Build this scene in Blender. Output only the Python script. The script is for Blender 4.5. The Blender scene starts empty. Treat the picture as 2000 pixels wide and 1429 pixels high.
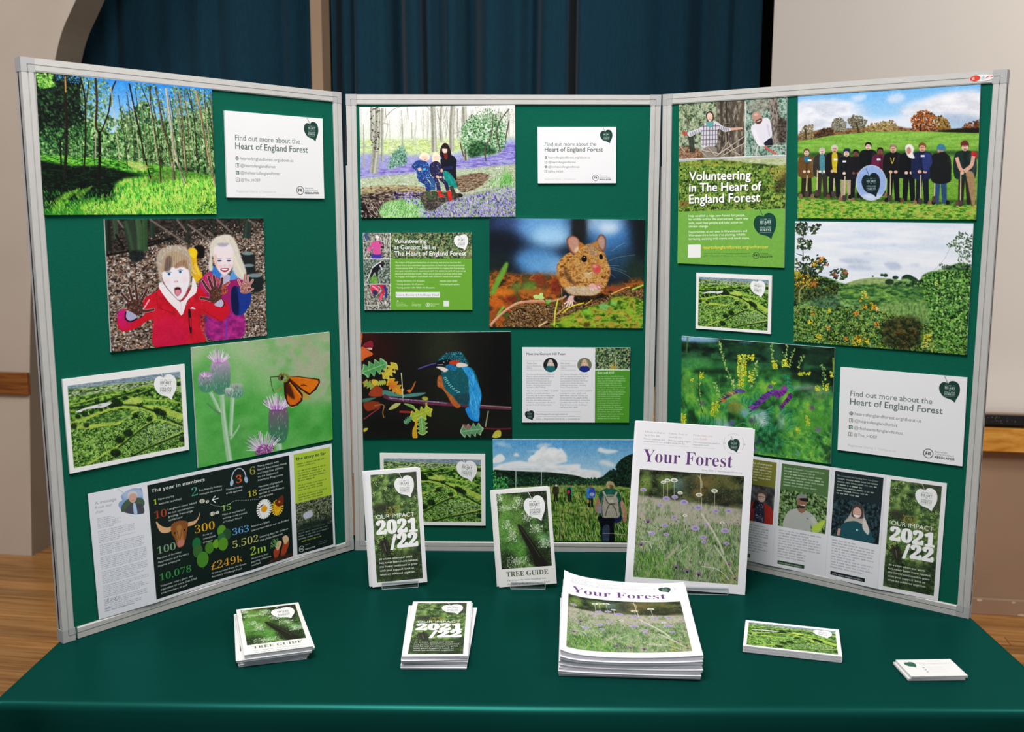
import bpy, bmesh, math, random
import numpy as np
from mathutils import Vector, Matrix

# ------------------------------------------------------------------ camera, light, exposure
sc = bpy.context.scene
TZ = 0.735                                   # table top above the floor
CAM = (0.04, -1.97463, TZ + 0.68121)
YAW, PITCH, ROLL = -0.01101, 0.15054, 0.00288
cd = bpy.data.cameras.new('camera')
cam = bpy.data.objects.new('camera', cd)
sc.collection.objects.link(cam)
sc.camera = cam
cd.sensor_width = 36.0
cd.lens = 36.0 * 1968.84 / 2000.0
cd.clip_start = 0.05
cd.clip_end = 60
cy_, sy_ = math.cos(YAW), math.sin(YAW)
cp_, sp_ = math.cos(PITCH), math.sin(PITCH)
fw = Vector((sy_ * cp_, cy_ * cp_, -sp_))
rt = Vector((cy_, -sy_, 0))
up = rt.cross(fw)
rt2 = rt * math.cos(ROLL) + up * math.sin(ROLL)
up2 = up * math.cos(ROLL) - rt * math.sin(ROLL)
cam.matrix_world = Matrix(((rt2.x, up2.x, -fw.x, CAM[0]), (rt2.y, up2.y, -fw.y, CAM[1]),
                           (rt2.z, up2.z, -fw.z, CAM[2]), (0, 0, 0, 1)))
cd.dof.use_dof = True
cd.dof.focus_distance = 1.93
cd.dof.aperture_fstop = 6.3

sc.view_settings.view_transform = 'Standard'
sc.view_settings.look = 'None'
sc.view_settings.gamma = 1.0
sc.view_settings.exposure = 0.0
sc.view_settings.use_curve_mapping = False
sc.cycles.use_denoising = True
sc.cycles.max_bounces = 6
sc.cycles.transparent_max_bounces = 12
sc.cycles.caustics_reflective = False
sc.cycles.caustics_refractive = False

w = bpy.data.worlds.new('hall_light')
sc.world = w
w.use_nodes = True
w.node_tree.nodes['Background'].inputs[0].default_value = (0.90, 0.95, 1.0, 1)
w.node_tree.nodes['Background'].inputs[1].default_value = 0.23

def area(name, loc, target, sx, sy, power, col):
    l = bpy.data.lights.new(name, 'AREA')
    l.shape = 'RECTANGLE'; l.size = sx; l.size_y = sy; l.energy = power; l.color = col
    o = bpy.data.objects.new(name, l)
    sc.collection.objects.link(o)
    o.location = loc
    d = Vector(target) - Vector(loc)
    o.rotation_euler = d.to_track_quat('-Z', 'Y').to_euler()
    return o
area('unseen_overhead_light', (-0.25, -1.25, TZ + 2.25), (0, 0, TZ + 0.5), 1.0, 0.9, 56, (1.0, 0.97, 0.94))
area('unseen_overhead_light', (-2.5, -0.5, TZ + 2.6), (-2.1, 1.9, TZ + 0.0), 1.2, 0.6, 26, (1.0, 0.94, 0.90))  # added lamp, aimed to brighten the left wall
area('unseen_overhead_light', (2.6, -0.6, TZ + 2.9), (1.9, 1.4, TZ + 0.5), 1.2, 0.6, 52, (1.0, 0.96, 0.93))  # added lamp, aimed to lift the screen and wall at right

# ------------------------------------------------------------------ print painting (flat print only, computed here pixel by pixel)
rs = np.random.RandomState
def hx(c):
    if not isinstance(c, str): return np.array(c, np.float32)
    if len(c) == 3: c = c[0]*2 + c[1]*2 + c[2]*2
    return np.array([int(c[i:i+2], 16) / 255 for i in (0, 2, 4)], np.float32)
def raster(E, W, H, ss=3, grow=0.0):
    if len(E) == 0: return None
    gp = 1 + int(max(0, grow) + .99); x0 = max(0, int(math.floor(min(E[:, 0].min(), E[:, 2].min()))) - gp); x1 = min(W, int(math.ceil(max(E[:, 0].max(), E[:, 2].max()))) + gp)
    y0 = max(0, int(math.floor(min(E[:, 1].min(), E[:, 3].min()))) - gp); y1 = min(H, int(math.ceil(max(E[:, 1].max(), E[:, 3].max()))) + gp)
    if x1 <= x0 or y1 <= y0: return None
    bw, bh = (x1 - x0) * ss, (y1 - y0) * ss
    ax = (E[:, 0] - x0) * ss; ay = (E[:, 1] - y0) * ss; bx = (E[:, 2] - x0) * ss; by = (E[:, 3] - y0) * ss
    sw = ay > by
    ax, bx = np.where(sw, bx, ax), np.where(sw, ax, bx)
    ay, by = np.where(sw, by, ay), np.where(sw, ay, by)
    j0 = np.clip(np.ceil(ay - .5), 0, bh).astype(int); j1 = np.clip(np.ceil(by - .5), 0, bh).astype(int)
    n = j1 - j0
    k = n > 0
    if not k.any(): return None
    j0, n, ax, ay, bx, by = j0[k], n[k], ax[k], ay[k], bx[k], by[k]
    rep = np.repeat(np.arange(len(n)), n)
    off = np.arange(len(rep)) - np.repeat(np.cumsum(n) - n, n)
    row = j0[rep] + off
    xx = ax[rep] + (row + .5 - ay[rep]) * (bx - ax)[rep] / (by - ay)[rep]
    col = np.clip(np.ceil(xx - .5), 0, bw).astype(int)
    acc = np.bincount(row * (bw + 1) + col, minlength=bh * (bw + 1)).reshape(bh, bw + 1)
    m = (np.cumsum(acc, 1)[:, :bw] & 1).astype(np.float32)
    if abs(grow) > .12:                       # embolden or thin the letters by this many texture pixels
        d = grow * ss; r = max(1, int(math.ceil(abs(d)))); b = blur(m, r); m = np.clip((b - .5) * (2*r + 1) + d + .5, 0, 1)
    m = m.reshape(y1 - y0, ss, x1 - x0, ss).mean((1, 3))
    return m, x0, y0
def resamp(g, W, H):
    gh, gw = g.shape
    y = np.linspace(0, gh - 1.001, H); x = np.linspace(0, gw - 1.001, W)
    yi = y.astype(int); xi = x.astype(int); fy = (y - yi)[:, None]; fx = (x - xi)[None]
    fy = fy * fy * (3 - 2 * fy); fx = fx * fx * (3 - 2 * fx)
    r0 = g[yi][:, xi] * (1 - fx) + g[yi][:, xi + 1] * fx
    r1 = g[yi + 1][:, xi] * (1 - fx) + g[yi + 1][:, xi + 1] * fx
    return r0 * (1 - fy) + r1 * fy
def fbm(W, H, sx, sy, seed, octv=5, gain=.62):
    r = rs(seed); o = np.zeros((H, W), np.float32); a = 1
    for i in range(octv):
        if i and min(sx, sy) < 1.1: break
        o += (a * resamp(r.rand(int(H / sy) + 3, int(W / sx) + 3).astype(np.float32), W, H)).astype(np.float32)
        a *= gain; sx /= 2; sy /= 2
    return (o - o.mean()) / (o.std() + 1e-6)
def blur(m, r):
    r = int(round(r))
    if r < 1: return m
    for _ in range(2):
        for ax in (0, 1):
            p = np.pad(m, [(r + 1, r) if i == ax else (0, 0) for i in range(m.ndim)], mode='edge')
            c = np.cumsum(p, ax, dtype=np.float64)
            hi = [slice(None)] * m.ndim; lo = [slice(None)] * m.ndim
            hi[ax] = slice(2 * r + 1, None); lo[ax] = slice(0, -(2 * r + 1))
            m = ((c[tuple(hi)] - c[tuple(lo)]) / (2 * r + 1)).astype(np.float32)
    return m
def smooth(P, n=6, closed=True):
    P = np.array(P, float); N = len(P); out = []
    for i in range(N if closed else N - 1):
        if closed: a, b, c, d = P[i-1], P[i], P[(i+1) % N], P[(i+2) % N]
        else: a, b, c, d = P[max(i-1, 0)], P[i], P[i+1], P[min(i+2, N-1)]
        for t in np.arange(n) / n:
            out.append(.5 * (2*b + (c-a)*t + (2*a-5*b+4*c-d)*t*t + (3*b-a-3*c+d)*t**3))
    if not closed: out.append(P[-1])
    return np.array(out)

GL = {}
def mapch(s, st):
    if st == 'r': return s
    U, L, D = {'s': (0x1D400, 0x1D41A, 0x1D7CE), 'i': (0x1D434, 0x1D44E, None), 'b': (0x1D5D4, 0x1D5EE, 0x1D7EC), 'm': (0x1D670, 0x1D68A, 0x1D7F6)}[st]
    o = ''
    for ch in s:
        if 'A' <= ch <= 'Z': o += chr(U + ord(ch) - 65)
        elif st == 'i' and ch == 'h': o += chr(0x210E)
        elif 'a' <= ch <= 'z': o += chr(L + ord(ch) - 97)
        elif '0' <= ch <= '9' and D: o += chr(D + ord(ch) - 48)
        else: o += ch
    return o
def glyphs(s, st, off):
    key = (s, st)
    if key in GL: return GL[key]
    c = bpy.data.curves.new('lettering', 'FONT'); c.body = mapch(s, st); c.fill_mode = 'NONE'; c.resolution_u = 3
    o = bpy.data.objects.new('lettering', c); sc.collection.objects.link(o)
    m = o.to_mesh()
    co = np.zeros(len(m.vertices) * 3, np.float32); m.vertices.foreach_get('co', co); co = co.reshape(-1, 3)[:, :2]
    e = np.zeros(len(m.edges) * 2, np.int32); m.edges.foreach_get('vertices', e); e = e.reshape(-1, 2)
    E = np.concatenate([co[e[:, 0]], co[e[:, 1]]], 1) if len(e) else np.zeros((0, 4))
    o.to_mesh_clear(); bpy.data.objects.remove(o); bpy.data.curves.remove(c)
    GL[key] = E
    return E

class CV:
    """a sheet of print; drawing coordinates are those of the quad given"""
    def __init__(s, W, H, quad, bg='ffffff'):
        s.W, s.H = W, H
        s.im = np.ones((H, W, 3), np.float32) * hx(bg)
        A = []; b = []
        for (x, y), (u, v) in zip(quad, ((0, 0), (W, 0), (W, H), (0, H))):
            A += [[x, y, 1, 0, 0, 0, -u*x, -u*y], [0, 0, 0, x, y, 1, -v*x, -v*y]]; b += [u, v]
        s.h = np.append(np.linalg.solve(np.array(A, float), np.array(b, float)), 1).reshape(3, 3)
        q = np.array(quad, float)
        s.k = W / (.5 * (np.linalg.norm(q[1]-q[0]) + np.linalg.norm(q[2]-q[3])))
        s.quad = quad
    def T(s, P):
        P = np.atleast_2d(np.array(P, float)); X = np.c_[P, np.ones(len(P))] @ s.h.T
        return X[:, :2] / X[:, 2:]
    def mask(s, P, sm=False, soft=0):
        if sm: P = smooth(P)
        t = s.T(P); E = np.c_[t, np.roll(t, -1, 0)]
        r = raster(E, s.W, s.H)
        if r is None: return None
        m, x0, y0 = r
        if soft:
            R = int(soft * s.k * 2) + 2
            X0, Y0 = max(0, x0-R), max(0, y0-R); X1, Y1 = min(s.W, x0+m.shape[1]+R), min(s.H, y0+m.shape[0]+R)
            M = np.zeros((Y1-Y0, X1-X0), np.float32); M[y0-Y0:y0-Y0+m.shape[0], x0-X0:x0-X0+m.shape[1]] = m
            m = blur(M, soft * s.k); x0, y0 = X0, Y0
        return m, x0, y0
    def put(s, r, col, a=1.0):
        if r is None: return
        m, x0, y0 = r
        v = s.im[y0:y0+m.shape[0], x0:x0+m.shape[1]]
        mm = (m * a)[..., None]
        v *= 1 - mm; v += mm * (col if isinstance(col, np.ndarray) and col.ndim == 3 else hx(col))
    def P(s, pts, col, sm=True, soft=0, a=1.0): s.put(s.mask(pts, sm, soft), col, a)
    def R(s, x0, y0, x1, y1, col, a=1.0, soft=0): s.P([(x0, y0), (x1, y0), (x1, y1), (x0, y1)], col, False, soft, a)
    def O(s, x, y, rx, ry=None, col='000', rot=0, soft=0, a=1.0):
        ry = ry or rx; t = np.linspace(0, 2*math.pi, 25)[:-1]; c, d = math.cos(math.radians(rot)), math.sin(math.radians(rot))
        s.P(np.c_[x + rx*np.cos(t)*c - ry*np.sin(t)*d, y + rx*np.cos(t)*d + ry*np.sin(t)*c], col, False, soft, a)
    def all(s): return [(q[0], q[1]) for q in s.quad]
    def L(s, pts, wd, col, a=1.0, sm=True, soft=0, w1=None):
        p = smooth(pts, 6, False) if sm and len(pts) > 2 else np.array(pts, float)
        d = np.gradient(p, axis=0); d /= np.linalg.norm(d, axis=1, keepdims=True) + 1e-9
        n = np.c_[-d[:, 1], d[:, 0]] * (np.linspace(wd, wd if w1 is None else w1, len(p)) / 2)[:, None]
        s.P(np.r_[p + n, (p - n)[::-1]], col, False, soft, a)
    def tex(s, pts, pal, sx, sy=None, seed=1, con=.33, sm=False, soft=0, a=1.0, octv=5, mid=.5, gain=.62):
        r = s.mask(pts, sm, soft)
        if r is None: return
        m, x0, y0 = r; h, w_ = m.shape; sy = sy or sx
        n = fbm(w_, h, max(sx*s.k, 1.2), max(sy*s.k, 1.2), seed, octv, gain)
        t = np.clip(mid + con*n, 0, .9999) * (len(pal) - 1)
        C = np.array([hx(c) for c in pal]); i = t.astype(int); f = (t - i)[..., None]
        s.put((m, x0, y0), (C[i]*(1-f) + C[np.minimum(i+1, len(pal)-1)]*f).astype(np.float32), a)
    def grad(s, pts, c0, c1, p0, p1, sm=False, soft=0, a=1.0):
        r = s.mask(pts, sm, soft)
        if r is None: return
        m, x0, y0 = r; (ax, ay), (bx, by) = s.T([p0, p1])
        X, Y = np.meshgrid(np.arange(m.shape[1]) + x0, np.arange(m.shape[0]) + y0)
        t = np.clip(((X-ax)*(bx-ax) + (Y-ay)*(by-ay)) / ((bx-ax)**2 + (by-ay)**2), 0, 1)[..., None]
        s.put((m, x0, y0), (hx(c0)*(1-t) + hx(c1)*t).astype(np.float32), a)
    def dabs(s, pts, pal, n, r, el=1.0, ang=0, spread=40, seed=1, a=.85, sm=False, r1=None):
        """many small leaf-like touches inside an outline"""
        q = s.mask(pts, sm)
        if q is None: return
        if el < 3: n = int(n*1.9); r *= .7; r1 = r1*.7 if r1 else None
        m, x0, y0 = q; R = rs(seed); C = [hx(c) for c in pal]; K = []
        r0 = r * s.k; r1 = (r1 or r) * s.k
        for i in range(14):
            rr = r0 + (r1 - r0) * R.rand(); ag = math.radians(ang + spread*(R.rand()*2-1)); e = max(rr*el, .6); f = max(rr, .6)
            b = int(math.ceil(max(e, f))) + 1; Y, X = np.mgrid[-b:b+1, -b:b+1]
            d = ((X*math.cos(ag)+Y*math.sin(ag))/e)**2 + ((-X*math.sin(ag)+Y*math.cos(ag))/f)**2
            K.append((np.clip((1.25 - d) * 1.6, 0, 1).astype(np.float32)[..., None] * a, b))
        ys = R.randint(0, m.shape[0], n); xs = R.randint(0, m.shape[1], n); ci = R.randint(0, len(C), n); ki = R.randint(0, 14, n)
        for y, x, c, k in zip(ys, xs, ci, ki):
            if m[y, x] < .5: continue
            km, b = K[k]; X, Y = x + x0, y + y0
            if X < b or Y < b or X + b + 1 > s.W or Y + b + 1 > s.H: 
                xa, ya = max(0, X-b), max(0, Y-b); xb, yb = min(s.W, X+b+1), min(s.H, Y+b+1)
                kk = km[ya-Y+b:yb-Y+b, xa-X+b:xb-X+b]; v = s.im[ya:yb, xa:xb]
            else: kk = km; v = s.im[Y-b:Y+b+1, X-b:X+b+1]
            v += kk * (C[c] - v)
    def text(s, t, p0, p1=None, col='000', st='r', off=0.0, size=None, a=1.0, ys=1.0, anchor=0):
        """baseline from p0 to p1 (fitted), or from p0 with a size in drawing units"""
        E = glyphs(t, st, off)
        if len(E) == 0: return
        xs = np.r_[E[:, 0], E[:, 2]]; lo, hi = xs.min(), xs.max()
        if p1 is not None:
            A, B = s.T([p0, p1]); d = B - A; sc_ = np.linalg.norm(d) / (hi - lo); d = d / np.linalg.norm(d)
        else:
            A, B = s.T([p0, (p0[0] + 1, p0[1])]); d = (B - A); kk = np.linalg.norm(d); d = d / kk; sc_ = size * kk
            A = A - d * (hi - lo) * sc_ * anchor
        n = np.array([d[1], -d[0]])
        f = lambda x, y: A + ((x - lo) * sc_)[:, None] * d + (y * sc_ * ys)[:, None] * n
        s.put(raster(np.c_[f(E[:, 0], E[:, 1]), f(E[:, 2], E[:, 3])], s.W, s.H, 4, off*sc_ if off > 0 or st == 's' else 0), col, a)
    def lines(s, rows, x, y, dy, size, col, st='r', a=1.0, off=0.0):
        for i, t in enumerate(rows):
            if t: s.text(t, (x, y + i*dy), None, col, st, off, size, a)
    def greek(s, x, y, wd, n, dy, col, h=.45, seed=1, a=.55, slope=0):
        """lines of print too small to read"""
        r = rs(seed)
        for i in range(n):
            X = x; end = x + wd*(1 if i < n-1 and r.rand() < .7 else .55 + .4*r.rand())
            while X < end:
                L = dy*(.5 + 2.2*r.rand()); Y = y + i*dy + (X-x)*slope; L = min(L, end-X)
                s.P([(X, Y-dy*h*.5), (X+L, Y-dy*h*.5+L*slope), (X+L, Y+dy*h*.5+L*slope), (X, Y+dy*h*.5)], col, False, 0, a*(.6+.4*r.rand()))
                X += L + dy*.35
    def leaf(s, x, y, sz, col, tc, ring=None, txt=True, sy=1.0):
        """heart-shaped leaf emblem, x y = top left of its box, sz = width"""
        o = [(.42, .16), (.36, .11), (.2, .09), (.06, .2), (0, .38), (.03, .55), (.1, .68), (.2, .8), (.34, .88), (.5, .92), (.64, .97), (.76, 1.06), (.8, 1.04), (.83, .93), (.9, .8), (.97, .64), (1, .45), (.98, .26), (.9, .1), (.76, .01), (.6, 0), (.48, .06)]
        f = lambda P: [(x + a*sz, y + b*sz*sy) for a, b in P]
        s.P(f(o), col)
        s.L(f([(.24, -.2), (.32, -.05), (.42, .16)]), sz*.022, col)
        if txt:
            for t, yy, w2, h in (('THE', .27, .14, 1), ('HEART', .42, .5, 1), ('OF', .5, .1, 1), ('ENGLAND', .62, .5, 1), ('FOREST', .74, .5, 1)):
                cx = .52
                if t in ('THE', 'OF'):
                    s.text(t, (x+(cx-w2/2)*sz, y+yy*sz*sy), (x+(cx+w2/2)*sz, y+yy*sz*sy), tc, 's', 0, ys=sy)
                    for q in (-1, 1): s.L(f([(cx+q*.12, yy-.03), (cx+q*.25, yy-.03)]), sz*.012, tc, .8, False)
                else: s.text(t, (x+(cx-w2/2)*sz, y+yy*sz*sy), (x+(cx+w2/2)*sz, y+yy*sz*sy), tc, 's', 0, ys=sy*(1.15 if t != 'ENGLAND' else 1))
            s.L(f([(cx-.25, .79), (cx+.25, .79)]), sz*.012, tc, .8, False)
    def fr(s, x, y, r, col, bg=None, wd=None):
        """round FR badge with the words Registered with FUNDRAISING REGULATOR"""
        t = np.linspace(0, 2*math.pi, 30)
        s.L(np.c_[x + r*np.cos(t), y + r*np.sin(t)], r*.14, col, 1, False)
        s.text('FR', (x-r*.55, y+r*.33), (x+r*.55, y+r*.33), col, 'b', .01)
        s.text('Registered with', (x+r*1.4, y-r*.5), (x+r*3.9, y-r*.5), col, 'r', 0, a=.8)
        s.text('FUNDRAISING', (x+r*1.4, y+r*.15), (x+r*5.3, y+r*.15), col, 'r', -.01, a=.45)
        s.text('REGULATOR', (x+r*1.4, y+r*.85), (x+r*5.5, y+r*.85), col, 'b', .01, a=.95)
    def person(s, x, y, h, skin, hair, top, leg, w_=.26, soft=0):
        """small printed figure, x = middle, y = feet, h = height"""
        s.P([(x-h*.1, y-h*.48), (x+h*.1, y-h*.48), (x+h*.11, y), (x+h*.03, y), (x, y-h*.4), (x-h*.03, y), (x-h*.11, y)], leg, False, soft)
        s.P([(x-h*w_*.35, y-h*.84), (x+h*w_*.35, y-h*.84), (x+h*w_*.58, y-h*.74), (x+h*w_*.6, y-h*.5), (x+h*w_*.4, y-h*.4), (x-h*w_*.4, y-h*.4), (x-h*w_*.6, y-h*.5), (x-h*w_*.58, y-h*.74)], top, True, soft)
        s.O(x, y-h*.91, h*.055, h*.07, skin, 0, soft)
        s.L([(x-h*.03, y-h*.918), (x+h*.03, y-h*.918)], h*.012, '3c241c', .55, False, soft); s.L([(x-h*.02, y-h*.873), (x+h*.02, y-h*.873)], h*.011, '8c3c34', .6, False); s.P([(x-h*w_*.1, y-h*.84), (x+h*w_*.12, y-h*.84), (x+h*w_*.05, y-h*.44), (x, y-h*.42)], '000', True, h*.01, .22); s.P([(x+h*w_*.3, y-h*.8), (x+h*w_*.55, y-h*.72), (x+h*w_*.5, y-h*.5), (x+h*w_*.4, y-h*.5)], 'fff', True, h*.02, .12)
        s.P([(x-h*.06, y-h*.9), (x-h*.055, y-h*.97), (x, y-h*.995), (x+h*.055, y-h*.97), (x+h*.06, y-h*.9), (x+h*.03, y-h*.945), (x-h*.03, y-h*.945)], hair, True, soft)
    def sh(s, dx, dy):
        if not hasattr(s, 'h0'): s.h0 = s.h.copy()
        s.h = s.h0 @ np.array([[1, 0, dx], [0, 1, dy], [0, 0, 1.]])
    def keep(s): s.sv = s.im.copy()
    def clip(s, pts):
        """confine what was painted since keep() to an outline"""
        m = np.zeros((s.H, s.W, 1), np.float32); q, x0, y0 = s.mask(pts, False)
        m[y0:y0+q.shape[0], x0:x0+q.shape[1], 0] = q; s.im = s.sv*(1-m) + s.im*m
    def grain(s, a=.07, seed=5):
        g = fbm(s.W, s.H, 2.2, 2.2, seed, 2, .8)*a + fbm(s.W, s.H, 9, 9, seed+1, 3)*a*.6
        l = s.im.mean(2); s.im *= (1 + g*np.clip(1.3-1.35*l, .04, 1))[..., None]
        return s
    def con(s, f):
        s.im = np.clip(s.im, 0, 1); t = s.im*s.im*(3-2*s.im); s.im = s.im + (t - s.im)*f; return s
    def sat(s, f):
        l = s.im @ np.array([.3, .59, .11], np.float32); s.im = l[..., None] + (s.im - l[..., None])*f; return s
    def done(s, name):
        im = bpy.data.images.new(name, s.W, s.H)
        px = np.ones((s.H, s.W, 4), np.float32); px[..., :3] = np.clip(s.im[::-1], 0, 1)
        im.pixels.foreach_set(px.ravel()); im.update(); im.pack()
        return im
ART = {}
DKG = '16302c'
def sky(c, pts, a, b, p0, p1): c.grad(pts, a, b, p0, p1)

def art_birchwood():
    c = CV(640, 500, [(145, 75), (1790, 215), (1815, 1385), (215, 1400)]); A = c.all()
    c.grad(A, '2f8ae6', 'a9cdf0', (900, 120), (900, 640))
    c.tex([(140, 560), (400, 480), (700, 520), (860, 640), (1000, 480), (1150, 330), (1300, 520), (1500, 480), (1820, 420), (1820, 1100), (140, 1100)], ['14301c', '1f4a26', '3c6e3a', '5e9250', '93bd70', 'b8d8a0'], 26, 34, 3, .3, True, 6)
    c.dabs([(700, 330), (900, 420), (1050, 450), (1250, 300), (1800, 260), (1800, 900), (700, 900)], ['2c5a2e', '5f9a52', '8cba6c', '1c3a20', 'a6cc88'], 900, 7, 10, 1, 90, 4) if 0 else None
    c.dabs([(520, 300), (900, 520), (1050, 420), (1250, 460), (1800, 330), (1800, 950), (200, 950)], ['2c5a2e', '5f9a52', '86b468', '1c3a20', '9cc480', '3f7240'], 1500, 6, 1.8, 70, 60, 4, .8, r1=14)
    # dark left trees
    c.tex([(140, 80), (330, 80), (560, 110), (560, 400), (500, 620), (420, 700), (140, 640)], ['07100c', '0c1a14', '14261c', '21402a', '3a6a3c'], 20, 20, 5, .22, True, 8)
    c.dabs([(140, 80), (560, 100), (600, 420), (560, 700), (150, 720)], ['0b1812', '12261a', '1c3a24', '3c6a3c', '08100c'], 700, 7, 1.5, 30, 60, 6, .85, r1=16)
    c.dabs([(150, 90), (300, 90), (330, 200), (180, 230)], ['6fb040', '8ccc50', '4c9038', 'a9dc6a'], 110, 7, 1.5, 30, 60, 7, .9, r1=13)
    c.dabs([(330, 85), (560, 105), (560, 180), (330, 150)], ['3b8fe6', '5aa6ee', '1c4468'], 50, 8, 1, 0, 60, 8, .8)
    c.dabs([(180, 600), (650, 560), (690, 880), (190, 880)], ['1f4a26', '2f6a34', '4f8a48', '12281a', '6fa85a'], 600, 6, 1.6, 60, 60, 9, .8, r1=12)
    for pts, seed, n in (([(640, 150), (800, 130), (880, 300), (820, 420), (900, 520), (760, 640), (640, 620), (600, 380)], 10, 260), ([(560, 120), (680, 130), (640, 330), (560, 420)], 11, 120), ([(1020, 160), (1300, 190), (1380, 420), (1300, 700), (1200, 500), (1080, 300)], 12, 240), ([(1400, 200), (1800, 230), (1800, 700), (1560, 640), (1420, 480)], 13, 520), ([(930, 380), (1100, 480), (1050, 640), (900, 620)], 14, 150)):
        c.dabs(pts, ['5d7f4a', '8aa872', '35582e', 'a9c490', '4a7040'], n, 6, 1.8, 60, 60, seed, .75, r1=13)
    # ground
    c.grad([(140, 870), (700, 880), (1100, 900), (1820, 1040), (1820, 1410), (140, 1410)], '2f7a24', '6fc23a', (500, 900), (1100, 1300))
    c.tex([(140, 850), (500, 860), (900, 880), (1250, 960), (1250, 1040), (760, 960), (140, 960)], ['1c4a1c', '3a8a26', '6cc236', '9ae04a'], 24, 10, 15, .25, True, 5, .9)
    c.tex([(140, 920), (420, 940), (760, 950), (1000, 1000), (1260, 1050), (1200, 1120), (960, 1150), (880, 1230), (560, 1250), (140, 1330)], ['04100a', '07180e', '0c2814', '184a20'], 30, 12, 16, .25, True, 10)
    c.tex([(1000, 1050), (1820, 1040), (1820, 1410), (900, 1410), (860, 1200)], ['3a9a2c', '5cc238', '86d84a', 'c4e860', 'a8d050'], 14, 40, 17, .25, True, 12, .85)
    c.dabs([(900, 1150), (1820, 1050), (1820, 1400), (220, 1400), (220, 1280), (700, 1250)], ['4fb236', '8ad648', '2c8a28', 'b8e458', '1c5a20', 'c8d860'], 1300, 3, 5, 80, 30, 18, .7, r1=5)
    c.dabs([(200, 1180), (950, 1150), (900, 1300), (220, 1330)], ['1c5a24', '2f8a34', '0c2814', '4fae40'], 500, 3, 6, 70, 35, 19, .7)
    c.dabs([(1300, 1060), (1820, 1060), (1820, 1400), (1250, 1400)], ['c8dc60', 'e8e080', '8ac84a', 'd8b860', '5a9a38'], 500, 4, 2, 30, 90, 20, .7)
    for x, y, q in ((330, 1290, -38), (400, 1240, -30), (520, 1230, -35), (560, 1330, -20), (680, 1350, -28), (820, 1340, -32), (300, 1350, -30)):
        ux, uy = math.cos(math.radians(q)), math.sin(math.radians(q))
        for k in range(16):
            for sd in (-1, 1): c.L([(x+ux*k*11, y+uy*k*11), (x+ux*(k*11+10) - sd*uy*(46-k*2.6), y+uy*(k*11+10) + sd*ux*(46-k*2.6))], 7, ('9ade3c', 'b4e850', '74c430')[k % 3], .8, False, 0, 2)
    c.dabs([(600, 1290), (1100, 1280), (1100, 1400), (560, 1400)], ['d8c070', 'b8e048', 'e8d888', '5cb030'], 170, 5, 2, 30, 90, 21, .7)
    c.dabs([(1620, 1280), (1820, 1270), (1820, 1380), (1640, 1390)], ['143c18', 'a8e038', '2c6c20'], 150, 6, 1.5, 30, 60, 22, .8)
    # trunks
    T = [([(425, 100), (420, 300), (430, 560), (425, 800), (405, 1080)], 26, '2e2318'), ([(420, 110), (424, 260)], 14, 'c09858'), ([(370, 700), (378, 960)], 16, '241c12'),
         ([(560, 120), (600, 300), (605, 560), (600, 800), (582, 1020)], 16, '2a2418'), ([(640, 150), (610, 380), (604, 480)], 9, '2a2418'), ([(700, 120), (712, 350), (700, 560), (730, 640)], 20, '4a3420'), ([(890, 150), (850, 250), (820, 440), (760, 600), (732, 640)], 14, '3c2c1c'),
         ([(732, 620), (735, 800), (728, 1080)], 24, '17130c'), ([(700, 640), (692, 880)], 12, 'a09888'), ([(1015, 170), (1060, 400), (1110, 640), (1150, 850), (1205, 1060)], 14, '2c2418'), ([(1210, 190), (1215, 400), (1245, 600), (1290, 900), (1300, 1100)], 14, '584a34'), ([(1130, 200), (1200, 380), (1250, 520)], 8, '3c3020'),
         ([(1260, 200), (1300, 420), (1340, 620), (1400, 840), (1430, 1070)], 18, '5a4a34'), ([(1360, 210), (1400, 520), (1440, 830), (1525, 1100)], 24, 'b8b09a'), ([(1440, 230), (1475, 480), (1510, 760), (1540, 1000)], 12, '8a8068'), ([(1480, 230), (1520, 640), (1535, 1040)], 16, 'a89878'), ([(1530, 240), (1560, 540), (1575, 980)], 12, '6a5c42'),
         ([(1560, 240), (1620, 500), (1640, 900)], 9, '3c3424'), ([(1640, 230), (1690, 480), (1740, 800), (1810, 1130)], 24, 'b09a70'), ([(1720, 240), (1740, 600), (1780, 900)], 9, '54482f'), ([(1780, 240), (1800, 700), (1805, 900)], 9, '6a5c42'), ([(1410, 900), (1425, 1070)], 28, '9a8e74'), ([(985, 360), (1060, 440)], 6, '2c2418')]
    for p, wd, col in T:
        c.L(p, wd, col, 1)
        if wd > 12: c.L([(x + wd*.25, y) for x, y in p], wd*.3, '0c0a06', .35)
    for i in range(26):
        x = 460 + i*52 + (i*37 % 23); c.L([(x, 640 + (i*61 % 120)), (x + 8, 980)], 5, '1c1a10' if i % 3 else '8a7c60', .6)
    c.dabs([(900, 560), (1800, 500), (1800, 960), (700, 900)], ['4f8a48', '7fae60', '2c5a2e', '9cc480'], 500, 6, 1.6, 60, 60, 24, .7)
    c.tex([(1250, 980), (1800, 960), (1800, 1050), (1500, 1060), (1200, 1100)], ['0c180c', '1c3418', '3a6a2c'], 20, 8, 25, .3, True, 14, .4)
    for i in range(22):
        x = 900 + i*42 + (i*29 % 31); c.L([(x-60, 200+(i*83 % 200)), (x-20, 560), (x+20, 900 + (i*47 % 120))], 7 if i % 3 else 11, ('b8ac90', '3c3424', '8c8068', '54482f')[i % 4], .75, True, 0, 10)
    c.dabs([(940, 200), (1800, 240), (1800, 620), (1000, 600)], ['5fa0ea', '8abcf0', '3f8ae0'], 150, 7, 1.3, 0, 90, 77, .6)
    c.tex([(1000, 900), (1180, 940), (1140, 990), (1030, 960)], ['d8b080', '8ac84a', 'e8d890'], 14, 8, 26, .3, True, 6, .8)
    return c

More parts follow.
